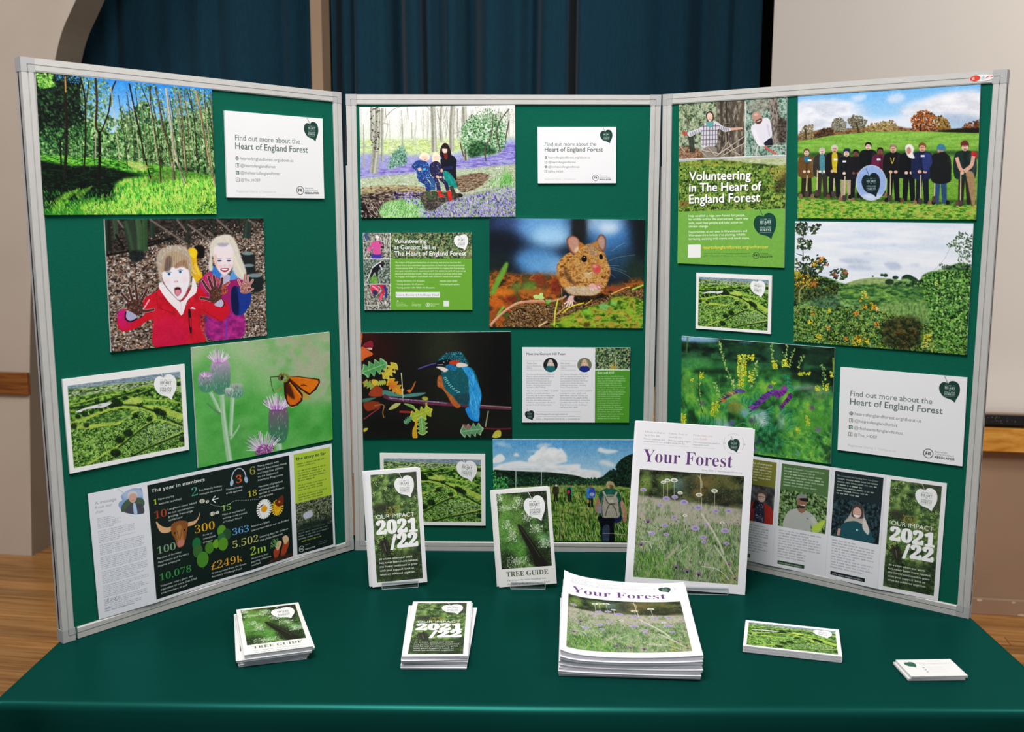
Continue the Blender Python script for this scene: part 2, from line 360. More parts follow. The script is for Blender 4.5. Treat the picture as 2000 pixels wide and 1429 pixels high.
def bigleaves(c, pts, pal, n, r, seed, **k): c.dabs(pts, pal, n, r, 1.4, 30, 90, seed, .85, **k)

def art_muddy_hands():
    c = CV(620, 500, [(72, 62), (1658, 50), (1688, 1215), (140, 1385)]); A = c.all()
    c.tex(A, ['1a1512', '3c302a', '6a5a50', '98887c', 'c8bcb0'], 22, 12, 1, .24)
    bigleaves(c, [(80, 260), (1680, 230), (1690, 1390), (80, 1390)], ['8a7a70', 'b8aca4', '4a3c36', '241c1a', 'd8d0c8', '9a6a48', '6a5448', 'a08474'], 3000, 7, 2, r1=15)
    c.tex([(72, 60), (1660, 50), (1660, 150), (1100, 260), (500, 330), (80, 400)], ['0e0c0b', '1c1816', '342c28', '5a4c44'], 24, 14, 3, .24, True, 14, .85)
    bigleaves(c, [(500, 180), (1660, 90), (1660, 300), (560, 330)], ['8a7a70', '5a4a42', '2c2420', 'b0a094'], 420, 6, 4, r1=10)
    for p, w1, w2, cl in (([(100, 60), (110, 380)], 50, 70, '1c241e'), ([(170, 60), (190, 260)], 50, 60, '3a4a38'), ([(300, 70), (350, 250), (385, 430)], 120, 130, '2f4030'), ([(400, 60), (420, 200), (430, 420)], 60, 60, '3e5a3c'), ([(470, 60), (478, 380)], 56, 60, '33502f'), ([(545, 70), (550, 240)], 50, 60, '26362a'), ([(895, 60), (905, 320)], 34, 50, '2c2c26'), ([(1170, 60), (1150, 220)], 22, 34, '2a3028'), ([(1270, 60), (1268, 190)], 20, 24, '2a2a26'), ([(1415, 60), (1412, 130)], 24, 26, '1e241e'), ([(1500, 60), (1490, 250)], 60, 84, '2c3a36'), ([(770, 60), (775, 210)], 26, 30, '302c28')):
        c.L(p, w1, cl, 1, True, 2, w2); c.L([(x - w1*.2, y) for x, y in p], w1*.25, '587a52', .35, True, 4)
    for p in ([(520, 60), (700, 180), (900, 310)], [(200, 70), (260, 150)], [(790, 60), (890, 190)], [(900, 110), (1100, 260)], [(1190, 60), (1350, 200)], [(1090, 170), (1150, 220)], [(1500, 60), (1600, 130)]): c.L(p, 20, '7c7068', .8)
    for p in ([(90, 420), (320, 380)], [(500, 330), (760, 240)], [(500, 300), (640, 260)], [(180, 210), (270, 360)]): c.L(p, 22, '15110f', .9)
    c.tex([(330, 380), (460, 380), (450, 470), (340, 480)], ['14181a', '2c3434'], 14, 14, 5, .3, True, 8)
    for x, y, r in ((1500, 400, 60), (1510, 520, 55), (1570, 620, 70)):
        c.P([(x-r, y), (x+r, y), (x+r, y+150), (x-r, y+150)], '23282a', True, 6); c.O(x, y, r, r*.3, '7a8c90', 0, 3)
    c.P([(970, 330), (1060, 330), (1060, 440), (980, 440)], '14100f', True, 6)
    # yellow suit child behind
    c.P([(900, 380), (920, 350), (970, 348), (1000, 390), (990, 450), (1000, 520), (1040, 600), (1045, 640), (990, 690), (960, 680), (930, 560), (900, 460)], 'e8ae10', True, 2)
    c.P([(905, 390), (940, 355), (985, 370), (975, 440), (920, 440)], 'f6c820', True, 3); c.L([(975, 500), (1020, 620)], 22, 'f8d040', .8)
    # right girl
    c.P([(1075, 1000), (1150, 990), (1160, 1180), (1080, 1200)], '1c5a9a', True, 2)
    c.P([(1090, 620), (1160, 560), (1330, 640), (1430, 640), (1480, 760), (1460, 1010), (1440, 1230), (1280, 1250), (1110, 1250), (1100, 1060), (1000, 760)], 'a0206c', True, 2)
    c.tex([(1110, 1040), (1440, 1010), (1440, 1230), (1110, 1250)], ['7c1a70', 'a8248a', 'c83a9c'], 60, 60, 6, .25, True, 6, .8)
    c.P([(1040, 650), (1120, 590), (1200, 640), (1180, 780), (1040, 780)], 'c0306c', True, 2)
    c.P([(1340, 760), (1400, 730), (1520, 790), (1525, 900), (1440, 1010), (1350, 980)], '1c3c94', True, 2); c.P([(1335, 770), (1390, 740), (1410, 1000), (1345, 970)], '101c50', True, 3)
    c.L([(1285, 1030), (1285, 1250)], 10, '5a48c0')
    c.P([(1140, 560), (1165, 525), (1260, 640), (1250, 660), (1150, 610)], '3a7ccc', True, 1); c.P([(1320, 640), (1370, 530), (1420, 630), (1330, 668)], '5a9ae0', True, 1)
    c.P([(1230, 620), (1320, 620), (1300, 720), (1250, 700)], 'b8b0d0', True, 3)
    hair = ['d8d0c4', 'f4f0e8', 'b8aca0', 'e8d8b8']
    c.P([(1130, 300), (1200, 230), (1320, 215), (1390, 300), (1420, 400), (1480, 560), (1480, 640), (1430, 660), (1350, 560), (1350, 400), (1160, 400), (1150, 560), (1110, 560), (1120, 420)], 'd8cfc2', True, 5)
    c.dabs([(1090, 260), (1330, 210), (1440, 420), (1490, 640), (1400, 640), (1360, 420), (1300, 300), (1160, 340), (1130, 560), (1060, 440)], hair, 420, 2.2, 9, 60, 60, 7, .55)
    c.P([(1155, 400), (1180, 330), (1290, 305), (1350, 350), (1360, 440), (1345, 540), (1270, 622), (1200, 560), (1165, 480)], 'f0dde2', True, 2)
    c.P([(1160, 420), (1190, 420), (1200, 560), (1168, 500)], 'd8a890', True, 5, .5)
    c.P([(1200, 300), (1310, 300), (1280, 330), (1220, 330)], '8c90a8', True, 5, .7)
    c.L([(1350, 400), (1400, 520), (1470, 640)], 30, 'e8dcc4', .8)
    for x in (1218, 1312): c.O(x, 474, 22, 8, '3c4470', 0, 1); c.L([(x-24, 452), (x+22, 450)], 5, '8a6a70', .6)
    c.O(1270, 520, 18, 10, 'e0a8b4', 0, 4, .6); c.P([(1228, 552), (1312, 548), (1290, 582), (1250, 582)], 'a03048', True, 1); c.P([(1238, 556), (1302, 553), (1288, 566), (1252, 567)], 'fff'); c.O(1225, 530, 24, 18, 'f0a8b8', 0, 8, .5); c.O(1325, 525, 22, 18, 'f0a8b8', 0, 8, .5)
    # left girl jacket
    c.P([(590, 780), (650, 740), (830, 980), (990, 750), (1080, 800), (1110, 850), (1230, 850), (1300, 900), (1310, 1000), (1230, 1075), (1040, 1000), (1030, 1150), (1055, 1290), (580, 1335), (560, 1060), (380, 1150), (240, 1175), (195, 1080), (230, 980), (290, 960), (360, 1060), (470, 1010), (450, 900), (480, 840)], 'd2142e', True, 1)
    c.grad([(200, 1000), (290, 970), (380, 1080), (250, 1170)], 'd01a80', 'c8143c', (220, 1000), (380, 1120), True, 4)
    c.tex([(600, 800), (1020, 800), (1040, 1290), (590, 1320)], ['a80c24', 'd01830', 'e4284a'], 70, 90, 8, .2, True, 12, .6)
    c.grad([(600, 1050), (860, 1050), (880, 1310), (590, 1330)], 'd81450', 'c81058', (600, 1050), (600, 1320), True, 16, .6)
    for p in ([(590, 800), (600, 960)], [(1040, 960), (1220, 1070)], [(600, 940), (760, 1000)], [(880, 860), (840, 1040)], [(1180, 850), (1290, 930)]): c.L(p, 8, '8c0a20', .6, True, 1)
    c.L([(520, 860), (470, 940), (450, 960)], 14, 'f6c8d0', .8)
    c.P([(905, 975), (930, 975), (942, 1170), (922, 1182)], '2a0c20', True, 1); c.P([(918, 1050), (934, 1050), (938, 1130), (924, 1130)], 'c8142c')
    c.P([(920, 950), (950, 932), (982, 958)], 'f0e8f0', False)
    # scarf
    c.P([(612, 735), (650, 690), (730, 790), (835, 880), (930, 760), (950, 640), (985, 700), (985, 790), (900, 870), (845, 1015), (790, 960), (700, 870)], 'f2e6ea', True, 1); c.L([(835, 890), (838, 1000)], 6, 'c8b8c0', .6); c.L([(660, 700), (740, 800), (830, 885)], 7, '3c2c3c', .9)
    # hair and face
    c.P([(600, 560), (590, 440), (640, 360), (760, 320), (880, 340), (930, 440), (940, 600), (920, 700), (880, 560), (660, 560), (650, 690), (620, 660)], 'b0a090', True, 4)
    c.dabs([(590, 420), (700, 310), (860, 310), (960, 460), (1000, 640), (900, 600), (860, 400), (650, 440), (640, 640)], ['e8e0d8', '8c7c6c', 'c8b8a8', 'fff', 'd8c8a8'], 520, 2.2, 9, 70, 50, 9, .5)
    c.P([(650, 560), (700, 500), (860, 500), (905, 560), (920, 680), (880, 800), (820, 868), (760, 820), (680, 720), (648, 640)], 'f0e6ee', True, 2)
    c.P([(650, 500), (690, 400), (800, 380), (900, 440), (905, 550), (850, 520), (780, 540), (720, 540), (650, 590), (628, 560)], 'b49a80', True, 2)
    c.P([(690, 440), (740, 440), (730, 560), (670, 575)], '5c4c48', True, 4, .8); c.P([(790, 500), (880, 470), (905, 560), (850, 535), (775, 552)], '8a6448', True, 3, .7)
    for i in range(26): c.L([(700+i*8, 390 + (i*31 % 30)), (690+i*9, 540)], 3, '7a6450' if i % 2 else 'dccab0', .5)
    for x, y in ((715, 606), (826, 584)):
        c.O(x, y, 26, 17, 'f8f8ff', -8, 1); c.O(x, y, 16, 16, '5a98d8', 0, 1); c.O(x, y, 7, 7, '1c2c50'); c.L([(x-28, y-12), (x, y-20), (x+28, y-14)], 5, '6a5448', .8)
    c.O(784, 680, 22, 10, 'e0a0a8', 0, 4, .7); c.O(772, 686, 4, 3, '6c2c34'); c.O(798, 682, 4, 3, '6c2c34')
    c.P([(768, 750), (800, 735), (832, 750), (836, 790), (800, 828), (772, 800)], 'a85868', True, 2); c.P([(776, 745), (826, 742), (820, 765), (782, 768)], '4c1420', True, 1); c.P([(780, 768), (822, 764), (820, 806), (800, 822), (784, 806)], 'd88a98', True, 2)
    c.O(690, 680, 30, 30, 'f4ccd4', 0, 12, .6); c.O(870, 660, 24, 30, 'f4ccd4', 0, 12, .6)
    # muddy hands
    def hand(palm, fing, cols, wd):
        for f in fing:
            x, y = f[-1]; c.L(f, wd*1.35, 'd8c8c4', 1, True, 0, wd*1.1); c.O(x, y, wd*.55, wd*.55, 'd8c8c4')
        for f in fing:
            x, y = f[-1]; c.L(f, wd*1.1, cols[0], 1, True, 0, wd*.85); c.O(x, y, wd*.43, wd*.43, cols[0]); c.L(f, wd*.3, cols[1], .6, True, 0, wd*.2)
        c.P(palm, cols[0], True, 1); c.tex(palm, cols, 16, 16, 12, .35, True, 3)
    hand([(300, 900), (360, 865), (440, 870), (455, 940), (420, 1000), (370, 1020), (310, 970)], [[(330, 900), (290, 860), (240, 800)], [(352, 880), (330, 800), (312, 735)], [(400, 870), (390, 790), (380, 720)], [(430, 890), (470, 820), (495, 760)], [(430, 970), (490, 975), (560, 962)]], ['4a2c28', '6c4438', '2c1814', '9a7060'], 26)
    hand([(1120, 790), (1160, 745), (1220, 750), (1240, 820), (1200, 895), (1130, 880)], [[(1130, 790), (1090, 740), (1050, 675)], [(1155, 760), (1130, 700), (1108, 630)], [(1180, 750), (1170, 690), (1160, 625)], [(1215, 770), (1235, 710), (1246, 650)], [(1140, 870), (1090, 855), (1030, 846)]], ['4c2c28', '7a4c3c', '2c1814', 'a87860'], 26)
    hand([(1240, 740), (1280, 730), (1300, 780), (1250, 810)], [[(1210, 700), (1205, 660)], [(1250, 730), (1310, 690)]], ['a04838', 'c86858', '6c2820'], 24)
    hand([(1420, 740), (1450, 690), (1520, 700), (1530, 760), (1480, 800), (1430, 790)], [[(1430, 720), (1405, 665)], [(1465, 700), (1470, 610)], [(1495, 700), (1505, 620)], [(1520, 710), (1550, 665)], [(1480, 790), (1550, 752)]], ['c89088', '8a3c34', 'e8c8c0', '5c241c'], 20)
    c.P([(275, 1010), (300, 970), (390, 1020), (380, 1060), (320, 1075)], 'a8a8c8', True, 1); c.L([(285, 980), (280, 1050), (330, 1080), (395, 1050)], 14, '1c1430')
    c.P([(1165, 910), (1240, 855), (1258, 900), (1230, 935)], 'b8b4d0', True, 1); c.L([(1240, 850), (1265, 900), (1240, 940)], 8, '5a1030')
    return c

def art_thistle():
    c = CV(560, 520, [(68, 208), (1395, 55), (1425, 1088), (135, 1365)]); A = c.all()
    c.tex(A, ['4f9e48', '68b060', '82ba74', '9cbf8c', 'b0b89c'], 300, 420, 4, .22, octv=2)
    c.tex([(700, 100), (1400, 55), (1420, 700), (1000, 600)], ['7fb070', 'a0b890', 'b0ac98', '8cb87c'], 200, 200, 5, .3, True, 90, .8, 2)
    c.tex([(100, 750), (1400, 750), (1425, 1090), (135, 1365)], ['3f9a3c', '50a84a', '5cb054'], 200, 200, 6, .3, True, 60, .8, 2)
    stem = '9cc49c'
    for p, a, b in (([(360, 650), (375, 860), (400, 1060), (440, 1330)], 44, 56), ([(250, 640), (300, 740), (345, 840)], 34, 30), ([(465, 680), (455, 820), (445, 1060)], 44, 30), ([(900, 1110), (915, 1190)], 60, 60)):
        c.L(p, a, stem, 1, True, 3, b); c.L([(x+8, y) for x, y in p], a*.3, 'cfe0cc', .7, True, 3)
    c.L([(215, 740), (280, 800), (345, 850)], 14, '5c8c5c', 1, True, 2, 26); c.L([(440, 1090), (500, 1010), (535, 945)], 24, stem, 1, True, 2, 10)
    def head(x, y, rx, ry, top, bot, seed, buds=True):
        pts = [(x-rx*.8, y-ry), (x+rx*.8, y-ry), (x+rx, y+ry*.3), (x+rx*.55, y+ry), (x-rx*.5, y+ry), (x-rx, y+ry*.3)]
        c.grad(pts, top, bot, (x, y-ry), (x, y+ry*.5), True, 2)
        r = rs(seed)
        for i in range(70):
            a = r.rand()*2-1; b = r.rand()*2-1; c.L([(x+a*rx*.8, y+b*ry*.8+14), (x+a*rx*.84, y+b*ry*.8-14)], 5, ('e0dce8', '4c6c5c', '7c6c84')[i % 3], .6, False, 0, 1)
    head(345, 490, 95, 160, 'c0a0c4', '4f8a70', 1); head(205, 545, 72, 90, 'b898c0', '4f9070', 2); head(500, 625, 65, 65, 'a8b8a8', '5c9c80', 3); head(430, 640, 40, 40, 'c8dcc8', '7cb094', 8)
    head(905, 950, 95, 165, '806078', '3f7c5c', 4)
    def tuft(x, y, w, h, n, seed, core):
        r = rs(seed)
        for i in range(n):
            a = r.rand()*2-1; x1 = x + a*w; y1 = y - h*(1-.55*a*a)*(.6+.5*r.rand()); c.L([(x+a*w*.35, y), (x+a*w*.7, (y+y1)/2), (x1, y1)], 9, ('ece0ee', 'f8f0f8', 'd0a8d8', 'b888c8')[r.randint(4)], .85, True, 0, 4)
        c.P([(x-w*.35, y-h*.2), (x+w*.35, y-h*.2), (x+w*.3, y+h*.1), (x-w*.3, y+h*.1)], core, True, 10, .7)
        for i in range(n//3):
            a = r.rand()*2-1; c.L([(x+a*w*.4, y+4), (x+a*w*.6, y-h*.35)], 6, 'f0e4f4', .6, False, 0, 3)
    tuft(330, 345, 120, 130, 46, 1, 'b070b8'); tuft(205, 490, 60, 45, 22, 2, 'b080b8'); tuft(885, 800, 150, 150, 70, 3, '9040a8')
    r = rs(9)
    for i in range(60):
        a = math.radians(180 + 150*r.rand()); L = 110+90*r.rand(); x, y = 770, 1200
        c.L([(x+60*math.cos(a), y+30*math.sin(a)), (x+L*math.cos(a), y+L*math.sin(a)*.9), (x+L*1.15*math.cos(a), y+L*math.sin(a))], 9, ('f0e8f4', 'e0c8e8', 'c8a0d8')[i % 3], .85, True, 0, 3)
    c.P([(700, 1180), (760, 1140), (840, 1170), (830, 1215), (690, 1240)], '8a3c84', True, 8, .8); c.dabs([(700, 1150), (860, 1140), (850, 1210), (690, 1235)], ['c070c8', '5c1c50', 'e0b8e8'], 60, 6, 2, 60, 60, 3)
    # butterfly
    c.P([(985, 490), (1100, 485), (1300, 510), (1306, 540), (1270, 610), (1205, 665), (1140, 640), (1060, 560), (990, 530)], '3a1408', False, 1)
    c.P([(1000, 492), (1100, 492), (1285, 518), (1292, 545), (1255, 600), (1205, 650), (1140, 610), (1070, 550)], 'e87c14', False, 2)
    for i in range(9): c.L([(1030, 505+i*5), (1285-i*10, 525+i*15)], 3, 'a84c08', .6, False)
    c.L([(1120, 572), (1150, 568), (1178, 578)], 8, '3a1408')
    c.P([(1110, 610), (1205, 680), (1190, 705), (1130, 690)], 'b8a050', True, 2)
    c.P([(955, 540), (1010, 530), (1070, 570), (1140, 660), (1135, 720), (1080, 770), (1020, 780), (985, 740), (960, 660)], '3a1408', False, 1)
    c.P([(975, 560), (1010, 545), (1060, 590), (1125, 665), (1115, 715), (1070, 755), (1020, 765), (990, 720)], 'd86c10', False, 3); c.P([(965, 545), (1010, 555), (1060, 690), (1040, 700), (975, 640)], '2c1008', True, 8, .8); c.L([(1010, 540), (1090, 640), (1130, 690)], 10, 'f0a030', .8); c.L([(990, 760), (1030, 780), (1080, 770)], 6, 'e8c890')
    c.O(930, 495, 30, 34, '6a6038', 20, 3); c.O(938, 498, 13, 20, '101008', 0, 1); c.L([(945, 460), (1000, 490), (960, 540)], 26, '8a8a40', .9, True, 4); c.L([(905, 488), (830, 492)], 6, '1c2018'); c.L([(828, 492), (840, 580), (864, 650)], 5, '2c2c20'); c.L([(940, 580), (885, 630)], 9, 'b88a40'); c.dabs([(920, 440), (1000, 480), (960, 540), (920, 480)], ['a8a858', '4c4828'], 40, 3, 3, 60, 40, 4)
    return c

def art_aerial():
    c = CV(640, 470, [(68, 268), (1488, 85), (1543, 1080), (158, 1362)], 'f1efee')
    I = [(128, 340), (1440, 168), (1492, 1040), (203, 1298)]
    m = c.mask(I, False)
    c.grad(I, 'e4e2e6', '9cb0c0', (780, 160), (790, 300))
    c.tex([(128, 345), (700, 262), (1443, 180), (1448, 260), (1000, 290), (500, 350), (132, 400)], ['5c7890', '7890a4', '9cacb8', '6c8898'], 60, 8, 1, .3, True, 3, .9)
    c.P([(133, 400), (1000, 285), (1446, 262), (1492, 1040), (203, 1298)], '7da24c', False)
    c.tex([(133, 380), (1000, 290), (1446, 240), (1455, 520), (160, 620)], ['3f6238', '648c4a', '8fb45c', 'b8c884', '6c9450'], 60, 12, 2, .26, False, 3)
    c.dabs([(133, 400), (1000, 300), (1130, 290), (1000, 350), (140, 470)], ['1c3420', '2c4a2c', 'c8ccb8', '5c7c48'], 260, 5, 3, 0, 10, 3, .8)
    c.tex([(140, 480), (1100, 340), (1450, 420), (1492, 1040), (203, 1298)], ['1c3814', '33621c', '558a28', '7cb038', '9cc850'], 34, 28, 4, .26, False, 10)
    bigleaves(c, [(165, 800), (700, 640), (1100, 560), (1470, 700), (1492, 1040), (203, 1298)], ['2c5a18', '4c8a24', '74ae34', '1a3412', '98c84c', '8ab45c', 'aac870'], 2200, 6, 5, r1=13)
    c.dabs([(1000, 800), (1460, 760), (1480, 1000), (900, 1050)], ['a8bc98', '5c8840', '1c3418', 'c0ccb0', '7ca050'], 460, 6, 1, 0, 10, 6, .7, r1=10)
    P_ = 'a4c43e'
    c.P([(775, 540), (880, 480), (960, 470), (1010, 500), (960, 555), (860, 560)], 'a9c848', True, 3)
    for pts, a, b in (([(165, 780), (300, 740), (520, 650), (720, 590), (860, 590), (1000, 600), (1110, 650), (1150, 690), (1130, 740), (1000, 830), (900, 910), (720, 1040), (560, 1130), (440, 1210), (360, 1250)], 34, 22), ([(170, 800), (350, 820), (560, 790), (700, 780), (800, 720), (870, 660), (960, 620)], 50, 22), ([(640, 440), (760, 450), (900, 480), (1100, 505), (1300, 515), (1455, 540)], 16, 14), ([(1010, 575), (1180, 600), (1300, 640), (1470, 710)], 36, 80), ([(1130, 720), (1300, 760), (1475, 820)], 16, 16), ([(1000, 1110), (1150, 1020), (1300, 950), (1480, 860)], 20, 16), ([(830, 420), (1000, 350), (1130, 350)], 10, 8), ([(640, 440), (500, 470), (330, 520), (150, 560)], 12, 12)):
        c.L(pts, a, P_, .95, True, 2, b)
    for pts in ([(150, 605), (350, 570), (560, 520), (800, 440), (1000, 400)], [(720, 1060), (1000, 840), (1130, 760)], [(860, 1170), (1100, 1050), (1480, 890)], [(790, 560), (950, 570), (1090, 620), (1200, 650), (1290, 720), (1470, 800)], [(900, 470), (1000, 430), (1140, 380)]): c.L(pts, 20, '1c3818', .85, True, 4)
    for x, y, r in ((350, 800, 34), (205, 810, 38), (690, 540, 60), (640, 570, 40), (740, 550, 40), (520, 620, 26), (800, 480, 28), (970, 570, 28), (1190, 640, 46), (1240, 660, 42), (1160, 620, 30), (920, 690, 34), (1085, 730, 34), (840, 890, 56), (330, 670, 40), (250, 700, 30), (410, 650, 26), (475, 525, 28), (440, 460, 18), (675, 480, 20), (740, 970, 50), (690, 1120, 60), (1420, 320, 30), (1465, 960, 40)):
        c.O(x, y, r, r*.8, '16300f', 0, 5, .9); c.dabs([(x-r, y-r), (x+r, y-r), (x+r*.6, y), (x-r, y)], ['3c6c24', '22440f'], 18, 6, 1.3, 0, 90, x, .8)
    c.P([(230, 640), (360, 590), (470, 560), (620, 530), (640, 545), (560, 590), (450, 600), (330, 620), (280, 650)], 'd9d9e2', True, 1); c.O(505, 570, 24, 9, 'a8b088', -8)
    c.tex([(560, 680), (860, 630), (780, 740), (420, 760), (400, 730)], ['2c5a20', '4c8030', '8cb84c'], 24, 16, 7, .3, True, 5, .9)
    # white border again
    B = 'f1efee'; q = c.quad
    for a in range(4): c.P([q[a], q[(a+1) % 4], I[(a+1) % 4], I[a]], B, False)
    c.leaf(1136, 205, 262, 'f4f3f4', '6c7470', sy=1.06)
    return c
def art_bluebells():
    c = CV(640, 460, [(68, 110), (1805, 88), (1812, 1332), (90, 1345)]); A = c.all()
    c.grad(A, 'f2f0ec', 'dfe6d8', (900, 100), (900, 500))
    r = rs(3)
    for i in range(95):
        x = 80 + r.rand()*1720; y = 110 + r.rand()*60; L = 260+r.rand()*200; c.L([(x, y), (x+r.randn()*14, y+L*.5), (x+r.randn()*16, y+L)], 3+5*r.rand(), ('a8a49c', 'c4c0b8', '88847c')[i % 3], .6)
        for k in range(3):
            yy = y + L*(.15+.6*r.rand()); c.L([(x, yy), (x+r.randn()*50, yy-30-50*r.rand())], 2.5, '9c988e', .5, False)
    c.tex([(70, 470), (1805, 440), (1805, 640), (70, 700)], ['a8c070', 'c4d890', 'd8e4b4', 'a0b880', 'c8d0b0'], 50, 26, 4, .28, False, 20, .95)
    c.grad([(80, 640), (400, 640), (900, 640), (1300, 600), (1600, 520), (1810, 470), (1810, 900), (90, 900)], 'a0a8d0', '9a90cc', (900, 600), (900, 850), True, 18)
    c.tex([(85, 800), (600, 750), (1000, 720), (1400, 660), (1810, 500), (1810, 760), (1200, 820), (800, 850), (85, 900)], ['6a60b4', '8478c4', 'a498d4', '9ca8cc'], 60, 10, 5, .28, True, 14, .9)
    c.dabs([(85, 700), (1810, 520), (1810, 860), (85, 960)], ['7a6cc0', 'a69cdc', '9aa8c8', 'b4bcd0', '8478c4'], 1300, 3, 3, 0, 20, 6, .5)
    c.tex([(85, 900), (700, 840), (1200, 800), (1810, 740), (1810, 1340), (85, 1340)], ['8a9c70', 'b0bc98', 'c8d0b8', '90a47c', 'd8dccc'], 30, 14, 7, .28, False, 14, .95)
    for p, a, b in (([(205, 110), (208, 300), (205, 480)], 34, 40), ([(270, 110), (268, 330), (255, 560), (225, 845)], 60, 90), ([(325, 120), (325, 340), (322, 715)], 30, 22), ([(885, 100), (895, 350), (900, 610)], 56, 60), ([(985, 100), (970, 300), (985, 500)], 28, 30), ([(1110, 98), (1095, 320), (1095, 600)], 58, 56), ([(1235, 100), (1245, 350), (1255, 700)], 54, 60), ([(115, 300), (120, 780)], 10, 18), ([(600, 110), (612, 250)], 12, 8), ([(545, 300), (548, 560)], 14, 16), ([(650, 280), (652, 460)], 10, 12)):
        c.L(p, a, 'a2a296', 1, True, 2, b); c.L([(x-a*.22, y) for x, y in p], a*.25, '7c7c6c', .7, True, 2); c.L([(x+a*.2, y) for x, y in p], a*.22, 'ccccc4', .7, True, 3)
    c.dabs([(185, 110), (300, 110), (290, 600), (210, 620)], ['3c3a34', '55524a'], 44, 6, 1.6, 0, 40, 8, .85, r1=11)
    c.dabs([(860, 100), (1130, 100), (1130, 560), (870, 580)], ['6c6a60', '8a887c'], 50, 4, 1.6, 0, 40, 9, .6)
    for p in ([(360, 220), (440, 140), (520, 108)], [(360, 120), (350, 300)], [(860, 150), (820, 100)], [(400, 300), (340, 290)], [(1140, 400), (1220, 370)], [(930, 120), (960, 260)], [(1010, 240), (1040, 110)]): c.L(p, 9, '94908a', .85)
    c.tex([(1210, 330), (1330, 240), (1500, 200), (1660, 280), (1690, 480), (1620, 620), (1400, 650), (1230, 600)], ['2f5a38', '5c8c58', '88b080', 'b4ccb0', 'd8e0d8'], 22, 22, 10, .28, True, 14, .9)
    bigleaves(c, [(1200, 360), (1300, 200), (1500, 120), (1720, 200), (1700, 560), (1500, 640), (1230, 620)], ['3c6c44', '7ca878', 'a8c8a0', '24482c', 'dce4dc', '5c9058'], 900, 6, 11, r1=10)
    c.tex([(1280, 560), (1400, 480), (1560, 560), (1600, 620), (1460, 640), (1300, 670)], ['16301c', '2c5434', '4c7c4c'], 20, 14, 12, .3, True, 10, .9)
    for p in ([(1480, 710), (1470, 560), (1540, 420), (1560, 180)], [(1640, 600), (1600, 400), (1640, 260), (1740, 130)], [(1255, 705), (1250, 580)], [(1230, 660), (1190, 500)], [(1740, 250), (1700, 460)]): c.L(p, 16, '5a5248', .9)
    c.dabs([(1350, 100), (1800, 95), (1800, 300), (1400, 260)], ['a8a49c', 'c8ccc0', '8c9880', 'b4bca8'], 420, 3, 4, 50, 60, 13, .5)
    c.tex([(380, 790), (430, 650), (500, 560), (560, 540), (590, 640), (580, 740), (480, 780)], ['2f5848', '5c8c74', '8ab0a0', 'a8c4b8'], 16, 16, 14, .3, True, 10, .95)
    bigleaves(c, [(380, 790), (430, 640), (510, 540), (600, 600), (590, 750)], ['3c6c54', '7cA890', '24483c', 'a4c0b0'], 240, 5, 15)
    # log
    c.tex([(90, 1010), (300, 985), (560, 980), (780, 1000), (850, 1040), (700, 1060), (500, 1080), (300, 1120), (100, 1110)], ['5c4a40', '8c7868', 'b0a088', 'a0a058', 'c8b0a4'], 30, 10, 16, .3, True, 4)
    c.tex([(95, 1090), (700, 1060), (740, 1160), (400, 1200), (340, 1340), (95, 1340)], ['1c1410', '3c302c', '6c5c54', 'b0a094'], 40, 12, 17, .3, True, 8)
    c.tex([(1150, 890), (1400, 840), (1500, 860), (1510, 900), (1400, 1000), (1240, 1060), (1180, 1040), (1140, 960)], ['4c3828', '7c6450', 'a08c78', '5c4a3a'], 50, 8, 18, .3, True, 4)
    c.dabs([(1200, 900), (1560, 860), (1500, 1060), (1200, 1150)], ['c8bcae', '8c7c6c', '5c4c40', 'b0a898'], 240, 3, 5, -20, 50, 19, .7)
    c.tex([(100, 1160), (200, 1180), (340, 1200), (300, 1340), (95, 1340)], ['120c0e', '2c1c20', 'd8ccc0'], 30, 30, 20, .25, True, 6, .9)
    for i in range(26): x = 110 + i*14; c.L([(x, 1120 + (i*37 % 90)), (x+60, 1230 + (i*53 % 70)), (x+110, 1330)], 5, 'd8ccbc' if i % 2 else '6c5c50', .8)
    c.tex([(350, 1180), (700, 1120), (900, 1200), (880, 1340), (330, 1340)], ['5ca048', '8cc878', 'c0dcb0', '3c7c34'], 12, 40, 21, .3, True, 10, .9)
    c.dabs([(330, 1180), (900, 1140), (900, 1340), (330, 1340)], ['7cc060', 'a8dc90', '4c9440', 'd8e8cc'], 420, 3, 8, -70, 35, 22, .7)
    c.tex([(900, 1120), (1300, 1080), (1810, 980), (1810, 1340), (860, 1340)], ['6c7c58', 'a8b898', '8878c0', 'c8ccc8', '5c7c4c'], 22, 22, 23, .3, True, 10, .9)
    c.dabs([(440, 1060), (800, 1060), (780, 1140), (1300, 1100), (1810, 1000), (1810, 1340), (740, 1340), (700, 1180), (440, 1130)], ['6c58b8', '8c7cd0', 'a89cdc', '5444a0', 'c0b8e4'], 520, 6, 1.6, 60, 50, 24, .85, r1=12)
    c.dabs([(900, 1150), (1810, 1000), (1810, 1340), (900, 1340)], ['d8dcc8', 'a8c888', '5c8c48', '3c4830'], 460, 3, 6, 80, 40, 25, .6)
    for i in range(14): c.L([(1640+i*10, 960), (1680 + i*6, 880), (1700 + (i-7)*14, 790 + abs(i-7)*12)], 9, '7cc060' if i % 2 else '4c9440', .85, True, 0, 3)
    c.dabs([(1500, 900), (1810, 880), (1810, 1020), (1500, 1010)], ['7cb868', 'b0d4a0', '4c8c40'], 160, 3, 8, -70, 35, 26, .7)
    c.tex([(760, 1060), (1100, 1060), (1180, 1120), (1000, 1180), (900, 1260), (800, 1240)], ['1c1814', '3c3428', '6c6450'], 20, 14, 27, .3, True, 8, .8)
